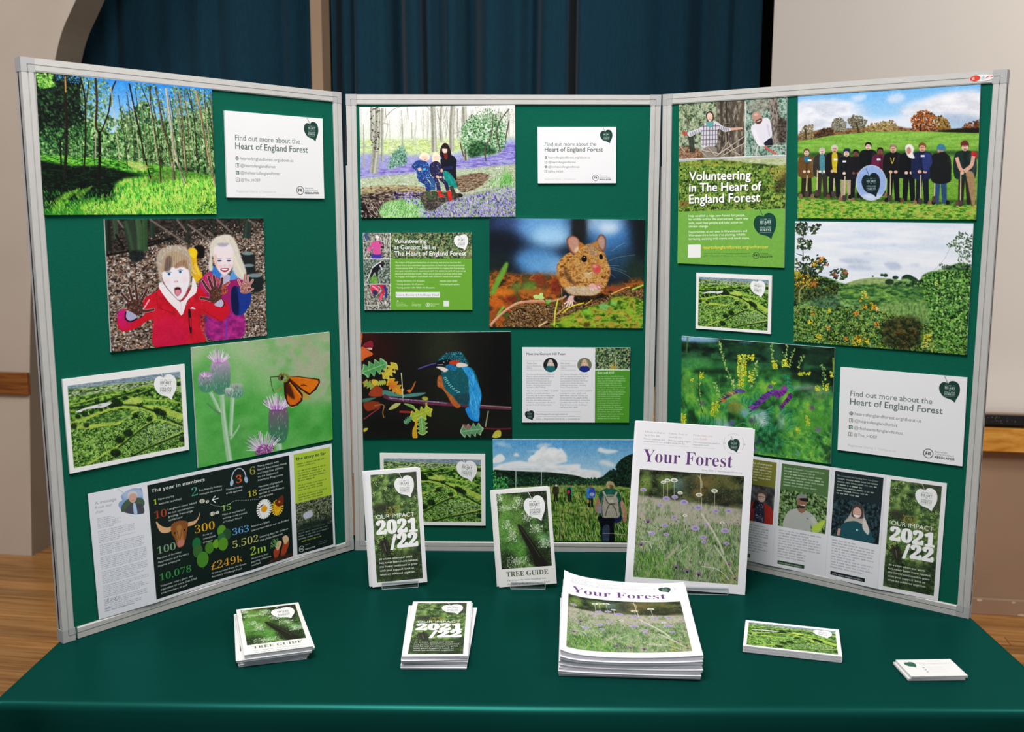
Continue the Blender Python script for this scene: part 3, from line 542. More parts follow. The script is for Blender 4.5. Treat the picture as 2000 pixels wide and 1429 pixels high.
    # people
    c.P([(965, 640), (975, 560), (1010, 510), (1050, 520), (1080, 580), (1095, 680), (1060, 700), (1000, 680)], '2c1c1c', True, 1)
    c.P([(970, 700), (1040, 640), (1110, 650), (1150, 700), (1145, 790), (1150, 920), (1120, 900), (1060, 830), (990, 810)], '1c1c2a', True, 1); c.L([(1000, 790), (1110, 780)], 34, '243058')
    c.P([(990, 580), (1010, 555), (1045, 570), (1045, 610), (1022, 625), (998, 610)], 'ecc8b8', True, 1); c.L([(1008, 602), (1032, 604)], 6, 'fff'); c.L([(995, 562), (1045, 566)], 14, '2c1c1c'); c.P([(1010, 625), (1050, 630), (1045, 690), (1020, 680)], '7c2c28', True, 2)
    c.P([(1000, 830), (1060, 830), (1120, 900), (1160, 1000), (1140, 1015), (1060, 980), (1040, 970)], '1c8c84', True, 1); c.L([(1060, 860), (1110, 970)], 10, '38b0a4', .6)
    c.L([(1090, 990), (1130, 1080), (1200, 1090)], 44, '4a4038', 1, True, 1, 40); c.O(1195, 1095, 26, 20, '2a221e')
    def kid(hx_, hy, coat, boots, wd):
        pass
    c.P([(880, 720), (880, 650), (900, 610), (930, 605), (960, 640), (970, 720), (985, 800), (960, 780), (900, 760)], 'ecdcc0', True, 2); c.P([(900, 660), (940, 650), (950, 690), (920, 705), (896, 690)], 'f0c8b0', True, 2)
    c.P([(860, 740), (920, 710), (970, 740), (1000, 830), (1000, 900), (960, 910), (880, 880), (850, 800)], '2c2c50', True, 1)
    c.L([(900, 890), (940, 960), (955, 1040)], 44, '34345c'); c.L([(970, 900), (1030, 960), (1055, 1040)], 40, '2c2c50')
    c.dabs([(860, 740), (980, 730), (1010, 900), (1050, 1030), (930, 1040), (870, 860)], ['9c8cc0', 'd8c0d0', '5c6ca0', '40202c'], 100, 4, 1.5, 0, 90, 28, .85)
    c.P([(945, 1045), (975, 1040), (985, 1080), (1010, 1095), (990, 1115), (950, 1100)], 'd0342c', True); c.P([(1045, 1050), (1085, 1048), (1098, 1110), (1100, 1145), (1068, 1148)], 'd0342c', True)
    c.P([(740, 680), (745, 640), (790, 612), (840, 630), (850, 680), (825, 700)], 'f2e4c8', True, 2); c.P([(755, 680), (770, 650), (820, 650), (835, 690), (800, 718), (765, 705)], 'f0c8b4', True, 2); c.L([(770, 672), (815, 675)], 5, '5c5058', .7); c.L([(785, 696), (812, 695)], 4, 'a05850')
    c.P([(650, 770), (700, 710), (760, 700), (830, 730), (850, 800), (850, 900), (760, 930), (715, 900), (700, 820)], '2c4c8c', True, 1)
    c.L([(740, 900), (820, 960), (840, 1040)], 70, '2c4480', 1, True, 0, 56); c.L([(850, 890), (885, 940), (890, 1030)], 50, '345c90')
    c.dabs([(660, 760), (840, 720), (860, 900), (900, 1000), (800, 1040), (720, 900)], ['8cc0e0', 'c8e0f0', '18285c', '4c8cc0'], 120, 5, 1.5, 0, 90, 29, .85)
    c.O(740, 800, 22, 18, 'e8b8a0', 0, 2); c.O(790, 800, 18, 12, '58b8d8', 0, 2); c.O(940, 885, 22, 14, 'e8b8a0', 30, 2); c.O(985, 815, 16, 20, 'e8b8a0', 0, 2); c.O(975, 890, 14, 12, 'e8b8a0')
    c.L([(830, 1045), (845, 1100), (880, 1140)], 44, '4c5c44', 1, True, 1, 30); c.L([(890, 1040), (905, 1090), (935, 1125)], 36, '445440', 1, True, 1, 26)
    return c

def art_mouse():
    c = CV(640, 460, [(92, 92), (1828, 108), (1800, 1318), (92, 1305)]); A = c.all()
    c.P(A, '1a2838', False)
    for x, y, rx, ry, col, s_ in ((300, 180, 200, 120, '3a4c78', 60), (700, 200, 320, 170, '6fa4dc', 70), (780, 300, 220, 120, 'a4ccf0', 60), (620, 560, 260, 150, '5c94cc', 60), (760, 640, 260, 120, '6ca0d0', 60), (1380, 180, 220, 130, 'b8d0f0', 60), (1450, 330, 240, 220, '4c84c0', 80), (1420, 200, 120, 70, 'd0e0f4', 40), (1560, 560, 160, 160, '2c4c64', 80), (1780, 300, 90, 300, '141c20', 50), (1720, 700, 120, 160, '26382c', 60), (220, 360, 200, 140, '141c28', 60), (200, 640, 160, 160, '1c2828', 60), (1090, 220, 80, 220, '20201f', 18), (850, 640, 90, 90, '7cA4d0', 40)):
        c.O(x, y, rx, ry, col, 0, s_, .9)
    c.tex([(92, 720), (400, 720), (900, 740), (900, 1000), (1400, 860), (1820, 800), (1820, 1330), (92, 1330)], ['3c2414', '7c4820', 'b86c24', '6c3c1c', '4c5c28'], 110, 80, 2, .28, True, 30)
    for x, y, rx, ry, col in ((650, 780, 70, 70, '8a3c20'), (540, 860, 80, 60, '5c8c38'), (400, 860, 60, 60, '5c7c38'), (250, 920, 130, 50, 'd87c24'), (180, 1040, 90, 60, 'c86820'), (330, 1000, 80, 40, '7c2c18'), (840, 850, 70, 90, '7c3020'), (600, 920, 180, 40, 'b06830'), (150, 1180, 70, 70, '9c5424'), (1500, 870, 120, 30, 'a04c34')): c.O(x, y, rx, ry, col, 0, 22, .85)
    c.P([(110, 900), (180, 740), (260, 600), (300, 590), (290, 660), (230, 780), (150, 930), (105, 940)], '6c9c3c', True, 8); c.P([(170, 1170), (240, 1075), (260, 1085), (190, 1170)], '7cb040', True, 4)
    c.tex([(290, 1230), (340, 1120), (480, 1050), (700, 1050), (900, 1060), (1250, 1010), (1430, 940), (1820, 880), (1820, 1100), (1000, 1320), (300, 1310)], ['24160e', '4c3420', '7c5c38', 'a0825a', '3c2c18'], 24, 12, 3, .28, True, 6)
    bigleaves(c, [(300, 1080), (900, 1060), (1300, 1000), (1810, 880), (1810, 1010), (900, 1310), (330, 1300)], ['8a6840', '3c2818', 'b89468', '5c3c20', '1c120a', 'c0a080'], 700, 5, 4, r1=10)
    c.tex([(830, 1310), (860, 1220), (1000, 1160), (1200, 1080), (1400, 1040), (1500, 960), (1820, 1020), (1820, 1330)], ['3c5c18', '6c9428', '94b83c', 'b08c3c', '54781c'], 70, 44, 5, .3, True, 14)
    for x, y, r, col in ((1190, 1140, 50, '84c040'), (1370, 1080, 54, '7cc070'), (1480, 1040, 40, '8cc868'), (1100, 1220, 34, 'd8a858'), (1560, 1160, 40, 'a8b048'), (1660, 1130, 50, '88b83c'), (1300, 1200, 34, 'c89050'), (1450, 1280, 50, 'a8983c'), (950, 1270, 60, '8cb030'), (1180, 1280, 40, '4c3c14')): c.O(x, y, r, r*.7, col, 0, 10, .85)
    # tail
    c.L([(100, 1290), (200, 1180), (330, 1080), (450, 1030), (640, 1018), (780, 1015), (900, 985), (950, 955)], 30, 'c89078', 1, True, 2, 22); c.L([(110, 1270), (210, 1165), (340, 1068), (460, 1018), (640, 1008), (780, 1004)], 8, 'ecc8b0', .8, True, 2)
    # body
    B = [(850, 690), (850, 620), (900, 540), (980, 480), (1060, 470), (1340, 460), (1400, 560), (1440, 680), (1420, 780), (1370, 880), (1280, 940), (1150, 960), (1010, 940), (920, 880), (870, 780)]
    c.P(B, 'a06c34', True, 5)
    c.tex(B, ['5c3818', '9a6830', 'c8904c', 'd8ac70', '7c5024'], 40, 24, 6, .24, True, 8, .9)
    c.P([(930, 860), (1100, 850), (1250, 860), (1340, 880), (1280, 940), (1150, 960), (1010, 940)], 'c8b49c', True, 12, .9); c.P([(850, 680), (900, 760), (1000, 830), (980, 860), (900, 820), (856, 740)], 'c88438', True, 12, .8); c.P([(940, 640), (1000, 760), (1060, 820), (1040, 840), (960, 780), (920, 680)], '4c3424', True, 12, .7)
    c.dabs(B, ['e0b87c', '6c4420', 'c08844', '3c2414', 'f0d8b0', 'a87438'], 1600, 1.7, 6, 60, 40, 7, .38, sm=True)
    c.dabs([(880, 840), (1340, 860), (1280, 950), (950, 930)], ['e8dccc', 'b8a894', 'c8a878'], 170, 2.4, 7, 60, 30, 8, .6)
    c.dabs([(835, 600), (900, 520), (880, 860), (960, 950), (860, 840)], ['c09060', '6c4830'], 90, 2, 8, 120, 40, 9, .4)
    # ears
    c.P([(955, 350), (965, 305), (1020, 285), (1080, 310), (1110, 370), (1130, 440), (1080, 490), (1030, 505), (980, 440)], '7c4c3c', True, 2); c.P([(968, 350), (985, 310), (1030, 298), (1075, 325), (1100, 390), (1080, 440), (1040, 480), (995, 430)], 'b88c7c', True, 6); c.P([(1040, 450), (1090, 400), (1150, 420), (1080, 500)], 'd8b898', True, 8); c.P([(1100, 360), (1160, 400), (1130, 470), (1090, 440)], 'b07030', True, 6)
    c.P([(1280, 370), (1300, 300), (1340, 270), (1390, 310), (1392, 400), (1370, 470), (1330, 450)], '7c5444', True, 2); c.P([(1300, 360), (1320, 305), (1345, 288), (1378, 330), (1375, 410), (1350, 440)], 'b09084', True, 6); c.P([(1230, 380), (1300, 350), (1310, 430), (1260, 430)], 'b87c40', True, 8)
    # head
    Hd = [(1030, 560), (1060, 480), (1150, 400), (1240, 380), (1330, 440), (1380, 540), (1410, 620), (1380, 680), (1300, 720), (1200, 730), (1100, 700), (1040, 640)]
    c.P(Hd, 'b07c40', True, 5); c.tex(Hd, ['7c5424', 'b07c3c', 'd8a460', '94744c'], 36, 24, 10, .26, True, 6, .9); c.P([(1180, 400), (1260, 390), (1310, 450), (1300, 520), (1220, 500)], '9c8068', True, 14, .7)
    c.dabs(Hd, ['e8c890', '7c5428', 'c89450', '54381c', 'f0dcb8'], 1100, 1.5, 6, 60, 50, 11, .4, sm=True)
    c.O(1150, 545, 33, 38, '5c3c1c', 0, 3); c.O(1150, 545, 28, 33, '0a0808', 0, 1); c.O(1152, 528, 8, 6, 'dfe4f0', 0, 1); c.O(1338, 522, 20, 30, '0a0808', -10, 2)
    c.P([(1240, 620), (1290, 598), (1335, 630), (1335, 680), (1300, 712), (1262, 700), (1240, 660)], 'c06058', True, 4); c.O(1298, 665, 28, 22, 'd84c48', 0, 6); c.O(1268, 625, 22, 16, 'e0a090', 0, 6, .8); c.O(1280, 622, 3, 3, '3c1410'); c.P([(1150, 690), (1240, 700), (1260, 740), (1180, 760)], 'd8c0a0', True, 14, .5)
    for i in range(12): c.L([(1240, 690), (1160 - i*6, 710 + i*9)], 2.4, 'f4e4c8', .3, False)
    for p in ([(1400, 580), (1520, 530), (1720, 500)], [(1380, 620), (1540, 620)], [(1400, 650), (1560, 690), (1680, 770)], [(1420, 690), (1500, 760)], [(1460, 460), (1520, 410), (1600, 365)], [(1390, 640), (1500, 650), (1620, 690)]): c.L(p, 2.6, 'd8dce0', .6)
    # paws
    c.P([(1200, 850), (1230, 820), (1290, 840), (1300, 870), (1250, 880)], 'e0a8a0', True, 2); c.P([(1285, 830), (1320, 815), (1345, 850), (1330, 890), (1300, 880)], 'c88480', True, 2)
    for p in ([(1240, 870), (1250, 900)], [(1260, 865), (1290, 880)], [(1215, 870), (1225, 895)], [(1300, 850), (1330, 870)]): c.L(p, 12, 'f0c8c0')
    c.P([(985, 960), (1040, 960), (1045, 1010), (1000, 1030), (960, 1020)], 'e0b4ac', True, 2)
    for p in ([(970, 1020), (925, 1050)], [(980, 1025), (945, 1085)], [(1000, 1025), (980, 1080)], [(1015, 1020), (1020, 1065)], [(1025, 1010), (1070, 1028)]): c.L(p, 15, 'f0d4cc')
    c.tex([(1050, 960), (1250, 960), (1330, 930), (1400, 960), (1200, 1020), (1060, 1030)], ['0c0806', '24180e', '4c3820'], 18, 12, 12, .3, True, 6)
    for p, col, a in (([(700, 990), (760, 1080), (800, 1130)], '3c4c24', 10), ([(860, 990), (830, 1120), (815, 1300)], 'c8d050', 16), ([(905, 1150), (1000, 1080), (1150, 1035)], 'd8d048', 14), ([(1450, 940), (1600, 870), (1660, 860)], 'd8b060', 12), ([(1680, 890), (1810, 835)], '9cd050', 18), ([(840, 1170), (940, 1080)], 'c8a858', 12), ([(640, 1300), (740, 1240)], 'd8b88c', 20), ([(895, 870), (905, 1020)], 'a8a050', 6), ([(1240, 1000), (1160, 1060)], 'c8b040', 10)): c.L(p, a, col)
    c.P([(580, 960), (610, 945), (640, 950), (660, 925), (690, 930), (690, 960), (705, 985), (660, 1000), (640, 990), (600, 990)], 'b8dc84', True, 1); c.O(745, 1028, 26, 22, '6cb848', 0, 2)
    return c

def oak(c, x, y, s, ang, col, ec, seed=0):
    """lobed oak leaf"""
    t = []; ca, sa = math.cos(math.radians(ang)), math.sin(math.radians(ang))
    for sd in (1, -1):
        L = []
        for i in range(4): L += [(.12 + i*.24, .14*sd), (.2 + i*.24, (.34 - .03*abs(i-1.5))*sd)]
        t += L if sd == 1 else L[::-1]
        if sd == 1: t += [(1.08, .08), (1.1, 0), (1.08, -.08)]
    P_ = [(x + (a*ca - b*sa)*s, y + (a*sa + b*ca)*s) for a, b in [(0, 0)] + t]
    c.P(P_, ec, True, 1); m = np.array(P_); g = m.mean(0); c.P([tuple(g + (p-g)*.9) for p in m], col, True, 2)
    c.L([(x, y), (x + s*ca, y + s*sa)], s*.03, ec, .9)
    for i in (.3, .55, .8):
        for sd in (.25, -.25): c.L([(x+i*ca*s, y+i*sa*s), (x+((i+.12)*ca-sd*sa)*s, y+((i+.12)*sa+sd*ca)*s)], s*.015, ec, .6)

def art_kingfisher():
    c = CV(640, 450, [(65, 60), (1865, 45), (1880, 1300), (100, 1305)]); A = c.all()
    c.P(A, '13120f', False)
    for x, y, rx, ry, col, s_ in ((1050, 250, 260, 260, '272c1c', 110), (300, 250, 220, 180, '2c0e0a', 90), (1150, 700, 200, 300, '1c2018', 100), (1750, 500, 200, 500, '0a0808', 90), (1150, 1050, 260, 140, '15180f', 80), (150, 110, 120, 60, '3c100c', 40), (400, 1150, 300, 100, '0a0908', 60)): c.O(x, y, rx, ry, col, 0, s_, .9)
    # leaves
    c.P([(65, 70), (88, 80), (80, 160), (66, 200)], 'c85c24', True); c.P([(90, 210), (130, 170), (195, 150), (215, 200), (200, 240), (150, 240)], '8a2030', True); c.P([(70, 230), (120, 235), (150, 260), (210, 300), (190, 330), (130, 350), (72, 390)], 'd8622c', True); c.P([(130, 240), (200, 235), (190, 262)], 'd8b0a0', True)
    oak(c, 70, 530, 300, -20, '4f9a58', '9cc890'); oak(c, 330, 600, 220, -48, 'c8b43c', 'e0d058'); c.O(455, 495, 14, 12, '6c3018', 0, 3)
    oak(c, 90, 640, 170, 20, '7cac4c', 'e08030'); c.P([(200, 610), (260, 620), (240, 680), (200, 650)], 'e0b838', True)
    oak(c, 560, 800, 230, -130, 'd88c20', 'e8c030'); c.O(440, 680, 50, 40, 'c86028', 0, 12, .6); oak(c, 250, 660, 110, -10, 'a8b848', 'd8c850')
    c.P([(160, 790), (220, 700), (270, 680), (300, 700), (340, 740), (330, 800), (240, 815)], 'a03c20', True, 2)
    c.P([(330, 740), (400, 740), (480, 770), (560, 790), (700, 770), (845, 765), (760, 805), (600, 820), (450, 810), (340, 800)], '4f8a80', True, 2); c.P([(90, 840), (250, 820), (200, 850), (100, 880)], '3c7464', True, 3)
    c.P([(100, 890), (200, 865), (290, 880), (300, 930), (240, 960), (140, 980)], '8c3418', True, 4)
    c.L([(550, 530), (560, 650), (572, 830)], 12, 'd8d8b0', 1, True, 0, 9); c.L([(720, 630), (690, 700), (650, 760)], 10, 'c06428', 1, True, 0, 26); c.P([(615, 740), (660, 725), (650, 765)], 'd07030', True)
    # twig
    c.L([(340, 800), (430, 835), (640, 860), (900, 885), (1160, 905), (1480, 930), (1870, 950)], 46, '5c2c40', 1, True, 1, 40); c.L([(400, 825), (640, 850), (900, 870), (1100, 890)], 12, 'a098c8', .8, True, 3); c.L([(1490, 915), (1870, 940)], 10, 'c0a8a0', .8, True, 3); c.L([(800, 895), (1160, 915)], 16, '8a2840', .7, True, 4)
    c.dabs([(400, 815), (1100, 870), (1100, 900), (400, 850)], ['b8b8d8', '2c1424'], 70, 4, 3, 5, 10, 3)
    c.L([(300, 940), (200, 1010), (105, 1080)], 16, '7c3038'); c.L([(230, 920), (340, 910), (330, 1000), (345, 1065)], 12, 'a86c38'); c.L([(530, 990), (740, 1000)], 26, '9c2c24')
    c.P([(400, 965), (460, 900), (530, 885), (540, 900), (480, 950)], 'b8b870', True, 1); c.P([(580, 895), (660, 900), (710, 930), (720, 975), (680, 950), (620, 920)], '6ca04c', True, 1); c.L([(590, 897), (690, 920), (718, 970)], 6, 'd8d868')
    c.O(835, 835, 40, 24, 'a8a840', 10, 2); c.L([(850, 880), (850, 940)], 22, 'c8b848')
    oak(c, 925, 960, 260, 158, 'a0b83c', 'd8cc40'); oak(c, 790, 1040, 210, 85, '6ca858', 'c8d880'); oak(c, 680, 1050, 110, 140, '4f9060', '90b898'); c.P([(720, 1080), (750, 1090), (735, 1200), (745, 1300), (690, 1300), (685, 1210), (710, 1150)], 'd8a828', True, 1)
    oak(c, 1540, 1190, 260, 172, '5c9468', 'a8c898'); c.P([(1275, 1135), (1350, 1150), (1400, 1160), (1340, 1200)], 'b0606c', True, 3, .7); c.L([(1595, 980), (1575, 1080), (1560, 1170)], 16, '8c9c78'); c.L([(1550, 1185), (1700, 1195), (1870, 1190)], 18, '6c1c24'); c.P([(1640, 1290), (1680, 1220), (1740, 1215), (1745, 1280), (1700, 1300)], 'c8c048', True, 1); c.P([(105, 1190), (155, 1185), (140, 1215), (105, 1230)], 'c8b838', True)
    # bird
    c.P([(1320, 950), (1400, 930), (1485, 960), (1485, 1080), (1470, 1105), (1420, 1100), (1370, 1070), (1335, 1010)], '1c88e0', True, 1)
    c.P([(985, 590), (1020, 560), (1060, 620), (1120, 740), (1200, 830), (1260, 920), (1215, 945), (1150, 890), (1100, 800), (1040, 720), (985, 690)], 'b4602c', True, 2); c.dabs([(985, 590), (1050, 600), (1200, 830), (1240, 930), (1150, 880), (1000, 700)], ['d88848', '8c4420', 'e8a868'], 130, 2.6, 7, 60, 20, 5, .6)
    c.P([(1030, 520), (1100, 490), (1280, 460), (1390, 470), (1450, 560), (1480, 660), (1510, 780), (1500, 870), (1480, 960), (1390, 960), (1350, 930), (1330, 905), (1250, 900), (1180, 820), (1090, 740), (1050, 650), (1040, 570)], '12606c', True, 1)
    c.P([(1270, 460), (1330, 450), (1400, 500), (1440, 600), (1480, 680), (1512, 790), (1500, 880), (1480, 990), (1470, 1080), (1430, 1090), (1390, 1000), (1360, 900), (1360, 700), (1350, 600), (1310, 520)], '2a9ae0', True, 3)
    c.dabs([(1290, 460), (1400, 500), (1500, 780), (1480, 1080), (1400, 1060), (1370, 850), (1350, 620)], ['58c0f4', '1c84d0', '3cA8ec', '88d8fc', '1470b8'], 420, 3, 9, 80, 20, 6, .6)
    c.P([(1050, 540), (1200, 500), (1330, 560), (1360, 680), (1350, 780), (1240, 790), (1120, 740), (1060, 640)], '14545c', True, 10, .7); c.dabs([(1100, 520), (1300, 520), (1350, 760), (1180, 720)], ['1c7078', '0c4450', '2c8488'], 260, 3, 3, 60, 50, 7, .5)
    c.P([(1180, 800), (1350, 770), (1360, 880), (1320, 910), (1240, 890)], '20505c', True, 5)
    for i in range(9): c.L([(1180+i*22, 800-i*3), (1240+i*14, 890+i*2)], 6, '0c2830', .8, False)
    r = rs(4)
    for i in range(9):
        for j in range(3): c.O(1060 + i*i*1.4 + i*9 + j*12, 585 + i*22 - j*4 + r.rand()*8, 5, 7, 'a0ecf4', 0, 0, .9)
    c.P([(980, 400), (1020, 340), (1090, 300), (1180, 280), (1260, 280), (1310, 330), (1350, 400), (1350, 440), (1240, 410), (1140, 380), (1050, 400)], '0e4450', True, 1)
    c.dabs([(1000, 380), (1090, 295), (1270, 282), (1350, 420), (1240, 400), (1120, 370)], ['58d0d8', '2c98a8', '0a2c38', '88e8f0'], 260, 3.4, 2, 50, 40, 8, .8)
    c.P([(975, 410), (1040, 380), (1140, 375), (1150, 400), (1110, 430), (1040, 440)], '0c1018', True, 2); c.O(1058, 405, 9, 9, 'c8c8d0', 0, 2, .8); c.O(1103, 388, 6, 6, '889098', 0, 1)
    c.P([(725, 492), (840, 450), (975, 405), (985, 430), (1050, 430), (960, 465), (860, 480), (740, 500)], '12122c', True, 1); c.L([(750, 485), (860, 445), (970, 415)], 12, '6c64b8', .9, True, 2); c.L([(980, 436), (1050, 432)], 8, 'a8a0b0')
    c.P([(1120, 420), (1150, 385), (1240, 385), (1230, 420), (1190, 440)], 'c83c20', True, 2); c.P([(1210, 430), (1250, 410), (1330, 425), (1345, 450), (1260, 465), (1215, 460)], 'f0dcd4', True, 2); c.P([(965, 462), (1040, 460), (1110, 490), (1070, 522), (1010, 490)], 'ecdcd4', True, 2)
    c.P([(1080, 450), (1150, 430), (1220, 470), (1200, 500), (1120, 490)], '1c78b0', True, 3); c.dabs([(1080, 440), (1210, 450), (1200, 500), (1110, 490)], ['38a0e0', '0c4070'], 60, 3, 3, 20, 40, 9, .7)
    return c

def art_walkers():
    c = CV(600, 420, [(72, 105), (1822, 113), (1787, 1292), (92, 1287)]); A = c.all()
    c.grad(A, '4f9ee0', 'b4d8f4', (900, 110), (900, 560))
    def cloud(P_, s_, a=.95): c.P(P_, 'f4f6fa', True, s_, a)
    cloud([(70, 470), (100, 430), (250, 380), (380, 360), (500, 370), (600, 320), (670, 260), (740, 200), (800, 260), (860, 210), (900, 240), (940, 310), (900, 370), (800, 410), (1080, 400), (1100, 450), (1300, 480), (1330, 540), (1200, 580), (900, 540), (500, 480)], 8)
    r = rs(8)
    for i in range(60):
        t = r.rand(); x = 520+400*t; c.O(x, 330 - 110*math.sin(t*3.1)*(.6+.6*r.rand()) + 60*r.rand(), 26+26*r.rand(), 20+18*r.rand(), ('f8fafc', 'fff', 'e4e8f0')[i % 3], 0, 5, .7)
    for i in range(40): x = 160+1000*r.rand(); c.O(x, 400+(x-160)*.11+40*r.rand(), 40, 20, ('f4f6fa', 'e0e6f0')[i % 2], 0, 8, .6)
    c.tex([(200, 460), (600, 400), (900, 430), (1280, 520), (1200, 570), (900, 530), (560, 480)], ['c8d0e0', 'e4e8f0', 'fff'], 90, 40, 1, .3, True, 16, .7); c.tex([(620, 330), (900, 330), (800, 400), (600, 400)], ['d0d4dc', 'f0f2f6'], 60, 40, 2, .3, True, 20, .6)
    cloud([(75, 380), (90, 320), (160, 275), (210, 310), (210, 350), (150, 380)], 6); cloud([(320, 300), (345, 260), (385, 300)], 8, .8); cloud([(1300, 240), (1330, 200), (1380, 220), (1540, 240), (1420, 275)], 10, .85); cloud([(1310, 380), (1380, 350), (1500, 400), (1460, 430)], 14, .7); cloud([(580, 190), (650, 150), (780, 165), (640, 205)], 12, .5); cloud([(100, 160), (180, 130), (300, 200)], 14, .4); cloud([(460, 245), (560, 235), (600, 255)], 10, .5)
    c.tex([(70, 480), (200, 468), (500, 485), (700, 490), (900, 510), (1040, 530), (1200, 570), (1340, 550), (1430, 480), (1510, 470), (1520, 400), (1600, 320), (1720, 270), (1820, 250), (1820, 660), (70, 660)], ['0a1812', '142c20', '1f402c', '2c5438'], 24, 14, 3, .28, True, 3)
    c.dabs([(70, 560), (1500, 560), (1500, 640), (70, 640)], ['1c4830', '2c6438', '3c7c48', '16341f'], 420, 8, 1, 0, 90, 4, .8, r1=16)
    c.dabs([(1400, 500), (1720, 290), (1820, 280), (1820, 640), (1450, 640)], ['0c2018', '16382a', '24543c', '081410'], 420, 7, 1.4, 60, 60, 5, .85, r1=14)
    c.dabs([(72, 470), (100, 480), (120, 560), (250, 540), (255, 700), (80, 700)], ['2c8c3c', '4cb050', '1c5c2c', '6cc868', '103c1c'], 300, 7, 1.3, 60, 60, 6, .9, r1=12)
    c.P([(75, 700), (400, 660), (800, 645), (1500, 645), (1800, 690), (1790, 1292), (90, 1290)], '5c7c34', False, 2)
    c.tex([(75, 700), (400, 660), (800, 650), (1500, 650), (1800, 700), (1790, 1292), (90, 1290)], ['3c5c24', '54802c', '74a03c', '94b04c', 'a09c5c'], 60, 22, 7, .28, False, 4)
    c.dabs([(500, 640), (1500, 640), (1500, 700), (500, 690)], ['8c9850', '6c8840', 'a0a868'], 400, 4, 4, 85, 10, 8, .6)
    c.dabs([(300, 720), (1800, 720), (1800, 1290), (300, 1290)], ['2c5418', '6ca034', '98c050', 'b0b068', '1c3c14', '4c8428'], 1700, 3.4, 7, 85, 22, 9, .7, r1=6)
    c.dabs([(800, 1100), (1750, 1050), (1750, 1290), (760, 1290)], ['1c4414', '4c8c24', '88c04c', '0c2c10', 'c0c880'], 700, 4, 11, 80, 25, 10, .75)
    for p in ([(855, 860), (870, 1080), (860, 1280)], [(900, 900), (905, 1200)], [(760, 1100), (790, 1280)]): c.L(p, 8, 'c0b878', .7)
    c.P([(780, 740), (870, 690), (910, 660), (860, 740), (800, 830)], 'a0a860', True, 6, .5)
    c.person(810, 830, 205, 'e8c8b0', '2c201c', '3c3c2c', '24201c', .3, 1); c.O(818, 648, 11, 13, 'e8d0c0')
    c.person(972, 835, 205, 'c89078', '5c3024', '2c9c6c', '1c1c20', .3, 1); c.P([(940, 690), (970, 672), (990, 700), (985, 750), (950, 755), (935, 730)], '1c2c3c', True); c.O(957, 722, 20, 24, 'a83038')
    c.person(1215, 900, 270, 'a87858', '4c382c', '3c84c8', '1c1c28', .32, 1); c.P([(1200, 700), (1240, 672), (1268, 710), (1262, 770), (1210, 780)], '3c50b8', True, 1); c.O(1232, 750, 28, 22, 'a0acd8', 0, 3); c.L([(1180, 690), (1170, 790)], 26, '3c8cd8')
    c.L([(1185, 810), (1185, 850)], 24, 'd89858')
    # large walker
    c.L([(1320, 780), (1290, 880), (1295, 960)], 46, 'b07c64', 1, True, 1); c.L([(1550, 780), (1590, 900), (1615, 1040)], 44, 'c08c74', 1, True, 1); c.O(1612, 1040, 24, 30, 'b8806c')
    c.P([(1310, 780), (1330, 720), (1400, 680), (1500, 690), (1550, 740), (1575, 810), (1560, 850), (1560, 1010), (1330, 1010), (1330, 850)], '16604c', True, 1)
    c.P([(1310, 1000), (1560, 990), (1540, 1060), (1480, 1090), (1490, 1287), (1350, 1287), (1330, 1120)], '101420', True, 2); c.P([(1355, 1130), (1430, 1110), (1425, 1287), (1355, 1287)], '3c4c64', True, 4); c.P([(1500, 1010), (1580, 1010), (1560, 1060), (1500, 1080)], '1c2c5c', True, 3)
    c.P([(1350, 800), (1370, 765), (1440, 750), (1510, 765), (1545, 850), (1555, 960), (1540, 1015), (1440, 1020), (1350, 1010), (1340, 900)], 'a8a494', True, 2)
    for p in ([(1365, 780), (1345, 900), (1355, 1005)], [(1430, 870), (1400, 940), (1390, 1000)], [(1470, 870), (1510, 940), (1515, 1000)], [(1430, 870), (1470, 865)], [(1380, 770), (1420, 850), (1500, 860)], [(1540, 830), (1550, 960)], [(1400, 770), (1480, 770)]): c.L(p, 9, '3c3c38', .85)
    c.O(1450, 830, 30, 22, 'c8c0a0', 0, 4); c.L([(1360, 710), (1390, 770)], 24, 'b8b4a0'); c.L([(1520, 720), (1500, 765)], 24, 'b8b4a0'); c.P([(1290, 900), (1340, 850), (1340, 960), (1300, 960)], '8c8c98', True, 3)
    c.P([(1395, 640), (1410, 600), (1450, 594), (1490, 620), (1488, 670), (1460, 690), (1420, 680)], 'b8a070', True, 2); c.P([(1440, 640), (1480, 650), (1475, 690), (1445, 690)], '6c5838', True, 3); c.P([(1390, 690), (1500, 690), (1490, 740), (1400, 745)], '20705c', True, 3)
    c.L([(1355, 1198), (1480, 1200), (1620, 1215)], 5, 'e0e0d0', .8)
    return c
